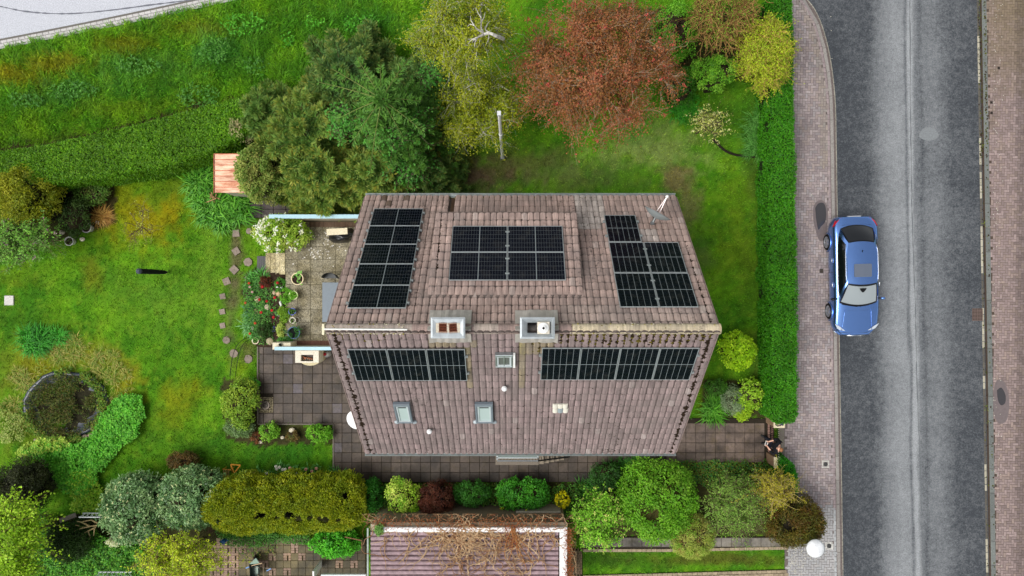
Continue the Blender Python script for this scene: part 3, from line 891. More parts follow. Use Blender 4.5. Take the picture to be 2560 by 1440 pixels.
for k in range(200):
    cidx = random.choice(range(2, 9)); u = HX0 + TW * cidx + random.gauss(0, .04); v = .1 + abs(random.gauss(0, .22)); moss(PS, u, v, random.uniform(.015, .045), random.choice((dm, gm_, gm_)))
for k in range(340):
    u = random.uniform(HX0 + .2, HX1 - .1); u = HX0 + round((u - HX0) / TW) * TW + random.gauss(0, .03)
    moss(PS, u + TW * .45, PS.L - random.random() ** 2.5 * 1.2, random.uniform(.02, .05), dm)
for k in range(760):
    r_ = random.randint(0, 18); u = HX0 + TW * random.randint(1, 54) + random.gauss(-.1, .04); u = max(HX0 + .1, min(HX1 - .1, u))
    if fbm(u, r_, .5, 55) > .52: moss(PS, u, PS.L - r_ * TG + .09, random.uniform(.02, .05), dm)
for k in range(300):
    u = random.uniform(HX0, HX1); moss(PN, HX0 + round((u - HX0) / TW) * TW, PN.L - random.random() * .08, random.uniform(.014, .036), random.choice((dm, gm_)))
for k in range(60):
    cc = random.choice((DX0 + TW, DX0 + TW * 1.1)); moss(PD, cc + random.gauss(0, .03), PD.L - random.random() * 2.6, random.uniform(.02, .05), dm)
for k in range(120):
    moss(PD, random.uniform(DX0 + .1, DX1 - .1), PD.L - random.random() ** 2 * .4, random.uniform(.012, .036), dm)
for k in range(330):
    x = random.choice((random.uniform(HX0, HX0 + 2.2), random.uniform(1.6, HX1)))
    y = random.choice((-1, 1)) * random.uniform(.03, .15)
    b.blob((x, RY + y, RZ + .13 - abs(y) * .55), random.uniform(.012, .03), (1, 1, .5), 5, 3, .35, random.choice((ym, gm_, S(214, 206, 180), S(196, 190, 160))) * random.uniform(.8, 1.1))
tag(b.build('moss', M_MOSS, house), kind='stuff')

# chimneys, straddling the ridge
def chimney(px0, px1, py0, py1, kind):
    zt = RZ + .50; s = (30 - zt) / FPX
    x0, x1, y0, y1 = (px0 - 1280) * s, (px1 - 1280) * s, (720 - py1) * s, (720 - py0) * s
    cx, cy = (x0 + x1) / 2, (y0 + y1) / 2
    b = MB(S(196, 200, 202))
    # lead skirt lying on both slopes
    e = .20
    rz_ = lambda y: (RZ - abs(y - RY) * 1.19) + .07
    ys_ = [y0 - .17, (y0 + RY) / 2, RY, (RY + y1) / 2, y1 + .17]
    vs = []; n = 12
    for y in ys_:
        for i in range(n):
            x = x0 - .13 + (x1 - x0 + .26) * i / (n - 1)
            vs.append((x, y + random.uniform(-.015, .015), rz_(y) + .10 + .015 * math.sin(i * 2.9) + (.05 if y == RY else 0)))
    b.add(vs, [(r * n + i, r * n + i + 1, (r + 1) * n + i + 1, (r + 1) * n + i) for r in range(len(ys_) - 1) for i in range(n - 1)], S(184, 176, 170))
    ch = b.build('chimney', M_ZINC, house)
    b = MB(S(150, 156, 160)); h = .12
    x0i, x1i, y0i, y1i = x0 + .06, x1 - .06, y0 + .05, y1 - .05
    zb = RZ - .3
    b.add([(x0i, y0i, zb), (x1i, y0i, zb), (x1i, y1i, zb), (x0i, y1i, zb), (x0i, y0i, zt), (x1i, y0i, zt), (x1i, y1i, zt), (x0i, y1i, zt)],
          [(0, 1, 5, 4), (1, 2, 6, 5), (2, 3, 7, 6), (3, 0, 4, 7)])
    b.build('cladding', M_ZINC, ch)
    b = MB(S(176, 183, 186))
    d_ = -.01 if kind == 'rust' else -.13
    ix0, ix1 = (cx - .33, cx + .33) if kind == 'rust' else (cx - .27, cx + .36)
    iy0, iy1 = (cy - .13, cy + .13) if kind == 'rust' else (cy - .14, cy + .14)
    rim = [(x0, y0, zt), (x1, y0, zt), (x1, y1, zt), (x0, y1, zt)]
    rim2 = [(x0 + .05, y0 + .05, zt + .02), (x1 - .05, y0 + .05, zt + .02), (x1 - .05, y1 - .05, zt + .02), (x0 + .05, y1 - .05, zt + .02)]
    inn = [(ix0, iy0, zt + d_), (ix1, iy0, zt + d_), (ix1, iy1, zt + d_), (ix0, iy1, zt + d_)]
    b.add(rim + rim2 + inn, [(i, (i + 1) % 4, 4 + (i + 1) % 4, 4 + i) for i in range(4)] + [(4 + i, 4 + (i + 1) % 4, 8 + (i + 1) % 4, 8 + i) for i in range(4)])
    b.build('crown_sheet', M_ZINC, ch)
    zi = zt + d_
    if kind == 'rust':
        b = MB(S(200, 190, 170))
        for (a0, a1) in ((cx - .33, cx - .24), (cx - .035, cx + .035), (cx + .24, cx + .33)): b.box(a0, a1, cy - .13, cy + .13, zi - .02, zi + .01, None)
        for q0, q1 in ((cy - .13, cy - .105), (cy + .105, cy + .13)): b.box(cx - .24, cx + .24, q0, q1, zi - .02, zi + .008, None)
        b.build('flue_edge', M_CONC, ch)
        b = MB(S(12, 10, 9)); b.box(cx - .32, cx + .32, cy - .12, cy + .12, zi - .6, zi - .25); b.build('flue', M_CONC, ch)
        for k, gx in enumerate((cx - .137, cx + .137)):
            b = MB(S(120, 66, 46)); rz = Matrix.Translation((gx, cy, zi + .015)) @ Matrix.Rotation(.12 * k, 4, 'Z')
            for i in range(8): b.box(-.11 + i * .029, -.103 + i * .029, -.15, .15, -.004, .004, None, M=rz)
            for i in range(4): b.box(-.12, .12, -.105 + i * .07, -.098 + i * .07, .004, .01, None, M=rz)
            b.build('rusty_grille', M_METAL, ch)
    else:
        b = MB(S(10, 9, 9)); b.box(cx - .26, cx - .02, cy - .13, cy + .13, zi - .5, zi - .3); b.build('flue', M_CONC, ch)
        b = MB(S(40, 38, 38)); rz = Matrix.Translation((cx - .14, cy, zi + .03))
        for i in range(8): b.box(-.13 + i * .036, -.124 + i * .036, -.13, .13, -.003, .003, None, M=rz); b.box(-.13, .13, -.13 + i * .036, -.124 + i * .036, .003, .007, None, M=rz)
        b.build('wire_mesh', M_METAL, ch)
        b = MB(S(216, 208, 192)); b.bbox(cx + .0, cx + .34, cy - .17, cy + .17, zi - .1, zi + .1, .015); b.build('chimney_slab', M_CONC, ch)
        b = MB(S(236, 236, 232)); q = cx + .165
        b.lathe([(.15, zi + .1), (.145, zi + .15), (.06, zi + .19), (.055, zi + .24), (.037, zi + .24), (.034, zi + .12)], q, cy, 20); b.build('chimney_pot', M_PAINT, ch)
        b = MB(S(14, 13, 13)); b.lathe([(.036, zi + .19), (.036, zi + .20)], q, cy, 14); b.build('flue', M_CONC, ch)
chimney(1077, 1163, 793, 846, 'rust')
chimney(1300, 1387, 793, 847, 'pot')

# roof windows
M_PANE = mat_glass_dark('window pane', S(178, 194, 192), .08, .7)
def roof_window(px0, px1, py0, py1, small=False):
    u0, v0 = PS.hit(px0, py0, .06); u1, v1 = PS.hit(px1, py1, .06)
    u0b, _ = PS.hit(px0, py1, .06); uc = (u0 + u1) / 2; w = u1 - u0; l = v1 - v0; vc = (v0 + v1) / 2
    M = PS.mat(uc, vc, .10)
    b = MB(S(112, 122, 130) if not small else S(172, 180, 182))
    t = .075 if not small else .05
    for (a0, a1, c0, c1) in ((-w / 2, w / 2, l / 2 - t * 1.6, l / 2), (-w / 2, w / 2, -l / 2, -l / 2 + t), (-w / 2, -w / 2 + t, -l / 2 + t, l / 2 - t * 1.6), (w / 2 - t, w / 2, -l / 2 + t, l / 2 - t * 1.6)):
        b.bbox(a0, a1, c0, c1, -.02, .10, .015, None, M)
    f = b.build('roof_window', M_METAL if small else M_PLASTIC, house)
    q = t + .03 if not small else t
    b = MB(S(186, 196, 196) if not small else S(190, 198, 198))
    for (a0, a1, c0, c1) in ((-w / 2 + t, w / 2 - t, l / 2 - t * 1.6 - .05, l / 2 - t * 1.6), (-w / 2 + t, w / 2 - t, -l / 2 + t, -l / 2 + t + .05), (-w / 2 + t, -w / 2 + t + .045, -l / 2 + t + .05, l / 2 - t * 1.6 - .05), (w / 2 - t - .045, w / 2 - t, -l / 2 + t + .05, l / 2 - t * 1.6 - .05)):
        b.box(a0, a1, c0, c1, 0, .075, None, M=M)
    b.build('sash', M_PAINT, f)
    b = MB(); x_, y_ = w / 2 - t - .045, l / 2
    b.add([M @ Vector(p) for p in ((-x_, -l / 2 + t + .05, .05), (x_, -l / 2 + t + .05, .05), (x_, l / 2 - t * 1.6 - .05, .05), (-x_, l / 2 - t * 1.6 - .05, .05))], [(0, 1, 2, 3)])
    b.build('pane', M_PANE if not small else mat_glass_dark('hatch pane', S(96, 100, 96), .3, .5), f)
    if not small:
        b = MB(S(40, 48, 54)); b.box(-x_ + .02, x_ - .02, l / 2 - t * 1.6 - .15, l / 2 - t * 1.6 - .06, .052, .056, None, M=M); b.build('blind_case', M_PLASTIC, f)
        b = MB(S(176, 186, 190))
        for s_ in (-1, 1): b.blob(M @ Vector((s_ * (w / 2 + .02), -l / 2 - .05, .0)), .1, (1, .7, .5), 8, 5, .1)
        b.box(-w / 2, w / 2, -l / 2 - .1, -l / 2, -.02, .03, S(170, 152, 134), M=M)
        b.build('flashing', M_ZINC, f)
    else:
        b = MB(S(198, 204, 204)); b.box(-.012, .012, -l / 2 + t, l / 2 - t, .05, .08, None, M=M); b.build('glazing_bar', M_METAL, f)
        b = MB(S(236, 236, 232)); b.box(w / 2 + .01, w / 2 + .07, -l / 2 - .03, l / 2, .0, .08, None, M=M); b.build('hinge_flap', M_PAINT, f)
roof_window(983, 1034, 1003, 1050)
roof_window(1187, 1234, 1003, 1050)
roof_window(1238, 1282, 879, 910, True)
# vent pipes
def vent(px, py, tall):
    u, v = PS.hit(px, py - (6 if tall else 4), 0); p = PS.pt(u, v)
    b = MB(S(150, 156, 156)); b.lathe([(.07, p.z - .1), (.06, p.z + .12), (.055, p.z + .3)], p.x, p.y, 12); o = b.build('vent_pipe', M_ZINC, house)
    b = MB(S(232, 234, 232)); z = p.z + .3; b.lathe([(.05, z), (.085, z + .01), (.085, z + .05), (.05, z + .085), (.001, z + .095)], p.x, p.y, 14); b.build('vent_cap', M_PAINT, o)
vent(1261, 972, False); vent(1076, 1080, True)
# pale plastic vent tiles
for k, (px, py) in enumerate(((1388, 1012), (1401, 1012), (1413, 1012), (1388, 1023), (1401, 1023), (1414, 1023))):
    u, v = PS.hit(px, py, .05); M = PS.mat(u, v, .06)
    b = MB(S(150, 160, 164) if k == 4 else S(226, 220, 206)); n = 7
    vs = []
    for y in (-.12, .12):
        for i in range(n): a = math.pi * i / (n - 1); vs.append(M @ Vector((-.085 * math.cos(a), y, .05 * math.sin(a) + .02)))
    b.add(vs, [(i, i + 1, n + i + 1, n + i) for i in range(n - 1)] + [tuple(range(n))[::-1], tuple(range(n, 2 * n))])
    b.build('vent_tile', M_PAINT, house)
# porch roof, railing and steps under the south eave
b = MB(S(150, 162, 162)); y0 = PY(1147, 2.6); 
porch = thing('porch_canopy', (PX(1290), PY(1130), 0), 'glazed grey porch canopy sticking out under the gutter beside the railing', 'canopy')
b.box(PX(1246, 2.5), PX(1342, 2.5), PY(1142, 2.5), wy0, 2.45, 2.5); b.build('canopy_pane', mat_glass_dark('canopy glass', S(140, 156, 150), .2, .5), porch)
b = MB(S(170, 178, 178))
for (a0, a1, c0, c1) in ((PX(1241, 2.5), PX(1245, 2.5), PY(1148, 2.5), wy0), (PX(1241, 2.5), PX(1345, 2.5), PY(1145, 2.5), PY(1142.5, 2.5)), (PX(1343, 2.5), PX(1346, 2.5), PY(1145, 2.5), wy0)): b.box(a0, a1, c0, c1, 2.44, 2.56)
b.build('canopy_frame', M_METAL, porch)
b = MB(S(60, 62, 66)); b.box(PX(1152, 1.5), PX(1240, 1.5), PY(1136, 1.5), wy0, 1.4, 1.5); b.build('shelf', M_METAL, porch)
st = thing('stairs', (PX(1340), PY(1146), 0), 'entrance stairs with a dark metal railing beside the south wall of the house', 'stairs')
b = MB(S(140, 128, 112))
for i in range(5): b.box(PX(1345 + i * 13), PX(1345 + (i + 1) * 13 - 1.0), PY(1148), wy0, -.02, .85 - i * .17)
b.box(PX(1240), PX(1344.5), PY(1149), wy0, -.02, .9, S(126, 116, 104)); b.build('tread', M_CONC, st)
rail = [P(1243, 1152, 1.8), P(1345, 1152, 1.8), P(1424, 1142, 1.0)]
b = MB(S(150, 154, 158)); b.tube(rail[:2], .03, k=6); b.tube([rail[1] + Vector((0, 0, 0)), rail[2]], .03, k=6, c=S(40, 38, 38)); b.build('handrail', M_METAL, st)
for i in range(26):
    t = i / 25; 
    if t < .55: p = rail[0].lerp(rail[1], t / .55); zb = .9
    else: p = rail[1].lerp(rail[2], (t - .55) / .45); zb = .9 - (t - .55) / .45 * .85
    b = MB(S(190, 178, 140) if t < .55 else S(44, 40, 40)); b.tube([(p.x, p.y + .02, zb), p], .014, k=5); b.build('baluster', M_METAL, st)

# ------------------------------------------------------------------ solar panels
def mat_cell():
    m, nt, b, o = new_mat('solar cell')
    c = colsrc(nt)
    du = ramp(nt, noise(nt, 3.5, 5, .7), [(.52, 0.), (.8, .07)])
    nt.links.new(mixc(nt, du, c, S(170, 165, 150)), b.inputs['Base Color'])
    b.inputs['Roughness'].default_value = .18; b.inputs['Specular IOR Level'].default_value = .10
    return m
M_CELL = mat_cell()
M_ALU = mat_plain('aluminium', S(164, 170, 172), .45, .3, .5, 10, .08, 0)
M_BACK = mat_plain('backsheet', S(132, 140, 142), .5, 0, .3, 10, .05, 0)
def panel_meshes(w, h, land):
    """w along u, h along the slope; six rows or columns of half cells in two halves"""
    f = MB(); t = .013; d = .035
    for a in ((-w / 2, w / 2, h / 2 - t, h / 2), (-w / 2, w / 2, -h / 2, -h / 2 + t), (-w / 2, -w / 2 + t, -h / 2 + t, h / 2 - t), (w / 2 - t, w / 2, -h / 2 + t, h / 2 - t)): f.bbox(*a, 0, d, .002)
    bk = MB(); bk.box(-w / 2 + t, w / 2 - t, -h / 2 + t, h / 2 - t, .01, d - .008)
    strips = []
    W_, H_ = w - 2 * t - .012, h - 2 * t - .012
    Lx, Sx = (W_, H_) if land else (H_, W_)
    for half in (0, 1):
        for k in range(6):
            b = MB(S(16, 20, 30)); n = 10; gp = .0014 if land else .0006
            gs = .0022 if land else .0055; s0 = -Sx / 2 + Sx / 6 * k + gs; s1 = s0 + Sx / 6 - 2 * gs
            l0 = -Lx / 2 if half == 0 else .011; ll = Lx / 2 - .011
            for i in range(n):
                a = l0 + ll / n * i + gp; e = a + ll / n - 2 * gp
                q = ((a, s0), (e, s0), (e, s1), (a, s1)) if land else ((s0, a), (s1, a), (s1, e), (s0, e))
                b.add([(x, y, d - .006) for x, y in q], [(0, 1, 2, 3)], S(12, 15, 25) * random.uniform(.85, 1.15))
            strips.append(b)
    return [mk_mesh(nm, q.V, q.F, q.C, m_) for nm, q, m_ in [('frame', f, M_ALU), ('backsheet', bk, M_BACK)] + [('cell_row', s, M_CELL) for s in strips]]
PLAB = {
 'A': ['topmost of five wide black solar panels in the left column on the roof', 'second from top of five wide solar panels in the left roof column', 'middle one of five wide solar panels in the left roof column', 'fourth from top of five wide solar panels in the left roof column', 'lowest of five wide black solar panels in the left column, nearest the ridge'],
 'B': ['upper left of the four wide solar panels on the dormer roof', 'upper right of the four wide solar panels on the dormer roof', 'lower left of the four wide solar panels on the dormer roof', 'lower right of the four wide solar panels on the dormer roof'],
 'C1': ['single upright solar panel topping its field, beside the tilted satellite dish'],
 'C2': ['dusty upright solar panel directly below the single one near the satellite dish', 'dusty upright solar panel below the satellite dish, near the right gable'],
 'C3': ['lower dusty solar panel of the right field, on the side towards the dormer', 'lower dusty solar panel of the right field, on the side towards the gable'],
 'D': ['solar panel at the left end of the row of three below the ridge', 'middle solar panel of the row of three below the ridge', 'solar panel at the right end of the row of three, below the rusty chimney'],
 'E': ['first of four solar panels below the ridge, nearest the small roof hatch', 'second of four solar panels below the ridge, counted from the small hatch', 'third of four solar panels below the ridge, counted from the small hatch', 'last of four solar panels below the ridge, nearest the right gable']}
GRP = {'A': 'left column of solar panels', 'B': 'solar panels on the dormer', 'C1': 'right field of solar panels', 'C2': 'right field of solar panels', 'C3': 'right field of solar panels', 'D': 'row of three solar panels', 'E': 'row of four solar panels'}
b_cl = MB(S(226, 228, 226)); b_cl.bbox(-.035, .035, -.03, .03, -.03, .045, .006); ME_CLAMP = mk_mesh('clamp', b_cl.V, b_cl.F, b_cl.C, M_ALU)
b_rl = MB(S(150, 154, 156))
for key, pl, (u0, u1, v0, v1), nc, nrw, land in FIELDS:
    g = .018; w = (u1 - u0 - g * (nc - 1)) / nc; h = (v1 - v0 - g * (nrw - 1)) / nrw
    ms = panel_meshes(w, h, land)
    for r in range(nrw):
        for c in range(nc):
            uc = u0 + w / 2 + c * (w + g); vc = v0 + h / 2 + r * (h + g)
            M = pl.mat(uc, vc, .11)
            e = thing('solar_panel', (0, 0, 0), PLAB[key][r * nc + c], 'solar panel', GRP[key])
            e.matrix_world = M; LOC[e.name] = Vector((0, 0, 0))
            for me in ms:
                o = bpy.data.objects.new(me.name.split('.')[0], me); col.objects.link(o); o.parent = e
            def clamp(x, y):
                o = bpy.data.objects.new('clamp', ME_CLAMP); col.objects.link(o); o.parent = e; o.location = (x, y, 0)
            for yy in (.27 * h, -.27 * h):
                if c == 0: clamp(-w / 2 - .04, yy)
                if c == nc - 1: clamp(w / 2 + .04, yy)
            # mounting rails under the panel
            for yy in (.27 * h, -.27 * h):
                b = MB(S(150, 154, 156)); b.box(-w / 2 - (.06 if c == 0 else 0), w / 2 + (.06 if c == nc - 1 else 0), yy - .02, yy + .02, -.05, -.005)
                o = bpy.data.objects.new('rail', mk_mesh('rail', b.V, b.F, b.C, M_ALU)); col.objects.link(o); o.parent = e

# satellite dishes and the mast on the ridge
def dish(name, cen, nrm_, r, lab, c, arm=True, mount=None, up=None):
    n = Vector(nrm_).normalized()
    M = Matrix.Translation(cen) @ n.to_track_quat('Z', 'Y').to_matrix().to_4x4()
    t = thing(name, mount or cen, lab, 'satellite dish')
    b = MB(c); prof = [(.001, 0.), (r * .35, .02 * r / .4), (r * .7, .075 * r / .4), (r, .15 * r / .4)]
    b.lathe(prof, k=24, M=M @ Matrix.Translation((0, 0, -.05))); b.lathe([(a, z - .015) for a, z in prof][::-1], k=24, M=M @ Matrix.Translation((0, 0, -.05)))
    b.V and None; b.build('reflector', M_PAINT, t, smooth=False)
    if arm:
        b = MB(S(206, 196, 196)); f = M @ Vector((0, 0, r * 1.55))
        for q in ((-.07, -r * .2), (.07, -r * .2)): b.tube([M @ Vector((q[0], q[1], 0)), f], .013, k=5)
        b.build('feed_arm', M_METAL, t)
        b = MB(S(236, 232, 228)); b.blob(f, .06, (1, 1, 1.2), 8, 5, 0); b.build('receiver', M_PLASTIC, t)
        b = MB(S(110, 112, 112)); bk = M @ Vector((0, 0, -.25))
        b.tube([M @ Vector((0, 0, -.05)), bk], .05, k=7); b.tube([bk, mount], .03, k=7); b.box(bk.x - .06, bk.x + .06, bk.y - .05, bk.y + .05, bk.z - .05, bk.z + .05)
        b.build('mount', M_METAL, t)
    return t
u, v = PN.hit(1636, 562, 0); mp_ = PN.pt(u, v, .02)
cd = P(1640, 541, mp_.z + .55)
dish('satellite_dish', cd, (.42, .78, .12), .47, 'grey satellite dish seen edge-on beside the solar panels near the right gable', S(140, 146, 146), True, mp_)
dish('satellite_dish', P(891, 1048, 3.4), (-.30, -.25, .92), .36, 'white satellite dish half hidden under the left gable edge above the patio', S(232, 232, 230), False)
mast = thing('cable_duct', (-4.2, RY, RZ), 'white cable duct lying along the left part of the mossy ridge', 'cable duct')
b = MB(S(232, 232, 226)); b.tube([(HX0 - .02, RY + .0, RZ + .16), (PX(1020, RZ), RY - .015, RZ + .16)], .024, k=8); b.build('duct', M_PAINT, mast)
b = MB(S(222, 214, 180)); b.box(HX0 - .08, HX0 - .02, RY - .16, RY + .14, RZ - .05, RZ + .16); b.build('end_cap', M_PAINT, mast)
# ------------------------------------------------------------------ foliage builders
LG = np.array([1.42, 1.35, 1.0])      # leaf tints read a little yellower and lighter than the swatches below
class Fol:
    def __init__(s): s.v = []; s.c = []
    def leaves(s, c, out, L, W, colr, up=.45, jit=.45, droop=0.0, jl=.3, jc=.14):
        """kite-shaped leaves at points c, facing roughly 'out'"""
        n = len(c)
        if n == 0: return
        nn = nrm(out * .6 + np.array([0, 0, up]) + rng.normal(0, jit, (n, 3)))
        r = rng.normal(0, 1, (n, 3)) + out * .35
        d = nrm(r - nn * (r * nn).sum(1, keepdims=True))
        if droop: d = nrm(d + np.array([0, 0, -droop]))
        sd = nrm(np.cross(d, nn))
        l = L * (1 + rng.uniform(-jl, jl, (n, 1))); w = W * (1 + rng.uniform(-jl, jl, (n, 1)))
        m = c + d * l * .45
        v = np.stack([c, m + sd * w * .5, c + d * l, m - sd * w * .5], 1)
        s.v.append(v.reshape(-1, 3))
        k = np.asarray(colr, float) * np.ones((n, 3)) * (1 + rng.uniform(-jc, jc, (n, 1))) * (1 + rng.uniform(-.05, .05, (n, 3)))
        s.c.append(np.repeat(np.clip(k * LG, .002, .95), 4, 0))
    def spears(s, c, d, L, W, colr, jl=.3, jc=.14):
        """narrow blades along d"""
        n = len(c)
        if n == 0: return
        sd = nrm(np.cross(d, nrm(np.array([0, 0, 1.]) + rng.normal(0, .3, (n, 3)))))
        l = L * (1 + rng.uniform(-jl, jl, (n, 1))); w = W * (1 + rng.uniform(-jl, jl, (n, 1)))
        m = c + d * l * .4
        v = np.stack([c, m + sd * w * .5, c + d * l, m - sd * w * .5], 1)
        s.v.append(v.reshape(-1, 3))
        k = np.asarray(colr, float) * np.ones((n, 3)) * (1 + rng.uniform(-jc, jc, (n, 1)))
        s.c.append(np.repeat(np.clip(k * LG, .002, .95), 4, 0))
    def straps(s, c, az, L, W, colr, rise=.7, jc=.14):
        """arching strap leaves: two quads each"""
        n = len(c)
        if n == 0: return
        h = np.stack([np.cos(az), np.sin(az), np.zeros(n)], 1); sd = np.stack([-np.sin(az), np.cos(az), np.zeros(n)], 1)
        l = (L * (1 + rng.uniform(-.35, .35, n)))[:, None]; r_ = (rise * (1 + rng.uniform(-.4, .3, n)))[:, None]
        w = (W * (1 + rng.uniform(-.3, .3, n)))[:, None]
        p1 = c + h * l * .45 + np.array([0, 0, 1.]) * l * r_ * .6; p2 = c + h * l + np.array([0, 0, 1.]) * l * r_ * .45
        k = np.asarray(colr, float) * np.ones((n, 3)) * (1 + rng.uniform(-jc, jc, (n, 1)))
        s.v.append(np.stack([c - sd * w * .3, c + sd * w * .3, p1 + sd * w * .5, p1 - sd * w * .5], 1).reshape(-1, 3)); s.c.append(np.repeat(k * LG, 4, 0))
        s.v.append(np.stack([p1 - sd * w * .5, p1 + sd * w * .5, p2 + sd * w * .08, p2 - sd * w * .08], 1).reshape(-1, 3)); s.c.append(np.repeat(k * LG * 1.05, 4, 0))
    def build(s, name, parent=None, mat=None, flip=True):
        V = np.concatenate(s.v); C = np.clip(np.concatenate(s.c), .001, .95)
        if parent is not None: V = V - np.array(wloc(parent))
        F = np.arange(len(V)).reshape(-1, 4)
        return link(bpy.data.objects.new(name, mk_mesh(name, V, F, C, mat or M_LEAF)), parent)

def pick(pal, n):
    pal = np.array(pal); k = len(pal)
    a = rng.integers(0, k, n); b_ = rng.integers(0, k, n); t = rng.random((n, 1)) ** 2
    return pal[a] * (1 - t) + pal[b_] * t
def dirs(n, zmin=-.25):
    z = rng.uniform(zmin, 1, n); a = rng.uniform(0, 2 * np.pi, n); r = np.sqrt(1 - z * z)
    return np.stack([r * np.cos(a), r * np.sin(a), z], 1)
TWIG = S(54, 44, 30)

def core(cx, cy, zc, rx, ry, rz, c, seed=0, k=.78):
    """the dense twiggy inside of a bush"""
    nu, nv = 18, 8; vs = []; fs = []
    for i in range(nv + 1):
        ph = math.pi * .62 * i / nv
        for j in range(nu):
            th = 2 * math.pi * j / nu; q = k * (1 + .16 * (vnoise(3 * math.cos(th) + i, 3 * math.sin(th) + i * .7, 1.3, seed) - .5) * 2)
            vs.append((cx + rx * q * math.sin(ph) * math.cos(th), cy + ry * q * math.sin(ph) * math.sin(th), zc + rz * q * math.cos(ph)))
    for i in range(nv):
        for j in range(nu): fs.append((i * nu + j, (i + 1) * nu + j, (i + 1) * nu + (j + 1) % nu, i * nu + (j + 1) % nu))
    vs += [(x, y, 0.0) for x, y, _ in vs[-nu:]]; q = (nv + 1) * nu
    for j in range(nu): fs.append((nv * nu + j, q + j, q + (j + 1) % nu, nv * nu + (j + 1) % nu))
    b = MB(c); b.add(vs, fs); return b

def clump_fill(f, cen, rad, n_each, leaf, W, pal, inner=.25, up=.45, jit=.45, droop=0, sq=.8, lump_bright=.12):
    """leaves over small rounded clumps; cen (K,3), rad (K,)"""
    K = len(cen); base = pick(pal, K) * (1 + rng.uniform(-lump_bright, lump_bright, (K, 1)))
    d = dirs(K * n_each, -.35); i = np.repeat(np.arange(K), n_each)
    q = (inner + (1 - inner) * rng.random((K * n_each, 1)) ** .5)
    p = cen[i] + d * q * rad[i][:, None] * np.array([1, 1, sq])
    f.leaves(p, d, leaf, W, base[i] * .7 + pick(pal, K * n_each) * .3, up, jit, droop)

def bush(name, label, px, py, rx, ry, h, pal, leaf=.08, asp=.55, K=60, n_each=50, rc=.2, z0=0.0, cat='bush', group=None, mat=None, corec=None, up=.45, jit=.45,
         irregular=.12, flowers=None, stems=True, spears=None, kcore=.78, droop=0, zmin=-.2, flat=1.0, inner=.25):
    zc = z0 + h * .45; zt = z0 + h * .6; K = int(K * 1.45); kcore = kcore * .86
    c = P(px, py, zt); X, Y = c.x, c.y; RX, RY_ = SZ(rx, zt), SZ(ry, zt); RZ_ = h * .55
    t = thing(name, (X, Y, z0), label, cat, group)
    sd_ = random.random() * 50
    d = dirs(K, zmin)
    g = 1 + irregular * (vnoise(d[:, 0] * 2.2 + sd_, d[:, 1] * 2.2 + d[:, 2], 1.6, 3) - .5) * 2 - irregular * .3
    rr = rc * (RX + RY_) / 2
    if flat < 1: d = d * np.array([1, 1, 1]); d[:, 2] = np.sign(d[:, 2]) * np.abs(d[:, 2]) ** flat
    cen = np.array([X, Y, zc]) + d * g[:, None] * (np.array([RX, RY_, RZ_]) - rr * np.array([.75, .75, .6]))
    cen[:, 2] = np.maximum(cen[:, 2], z0 + .05)
    rad = rr * rng.uniform(.75, 1.25, K)
    f = Fol()
    clump_fill(f, cen, rad, n_each, leaf, leaf * asp, pal, inner=inner, up=up, jit=jit, droop=droop)
    if spears:
        n = spears[0]; dd = dirs(n, 0); p = np.array([X, Y, zc]) + dd * np.array([RX, RY_, RZ_]) * .75
        f.spears(p, nrm(dd + rng.normal(0, .3, (n, 3))), spears[1], spears[2], spears[3])
    f.build('crown', t, mat)
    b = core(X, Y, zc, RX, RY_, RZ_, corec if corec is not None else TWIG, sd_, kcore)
    if stems:
        for k in range(5):
            a = k * 1.26 + random.random(); b.tube([(X + .1 * math.cos(a), Y + .1 * math.sin(a), z0 - .05), (X + RX * .3 * math.cos(a), Y + RY_ * .3 * math.sin(a), zc), (X + RX * .55 * math.cos(a), Y + RY_ * .55 * math.sin(a), zc + RZ_ * .4)], .03, .012, 5, S(92, 76, 58))
    b.build('trunk' if stems else 'stems', M_BARK, t)
    if flowers:
        n, size, fc = flowers[:3]
        dd = dirs(n, .0); cc = np.array([X, Y, zc]) + dd * np.array([RX, RY_, RZ_]) * rng.uniform(.9, 1.06, (n, 1))
        if len(flowers) > 3: m = flowers[3](dd); cc = cc[m]; dd = dd[m]
        ff = Fol(); k = 8
        i = np.repeat(np.arange(len(cc)), k)
        ff.leaves(cc[i] + rng.normal(0, size * .28, (len(i), 3)), dd[i], size * .7, size * .5, pick([fc, fc * .9], len(i)), .6, .5)
        ff.build('blossom', t, M_PETAL)
    return t

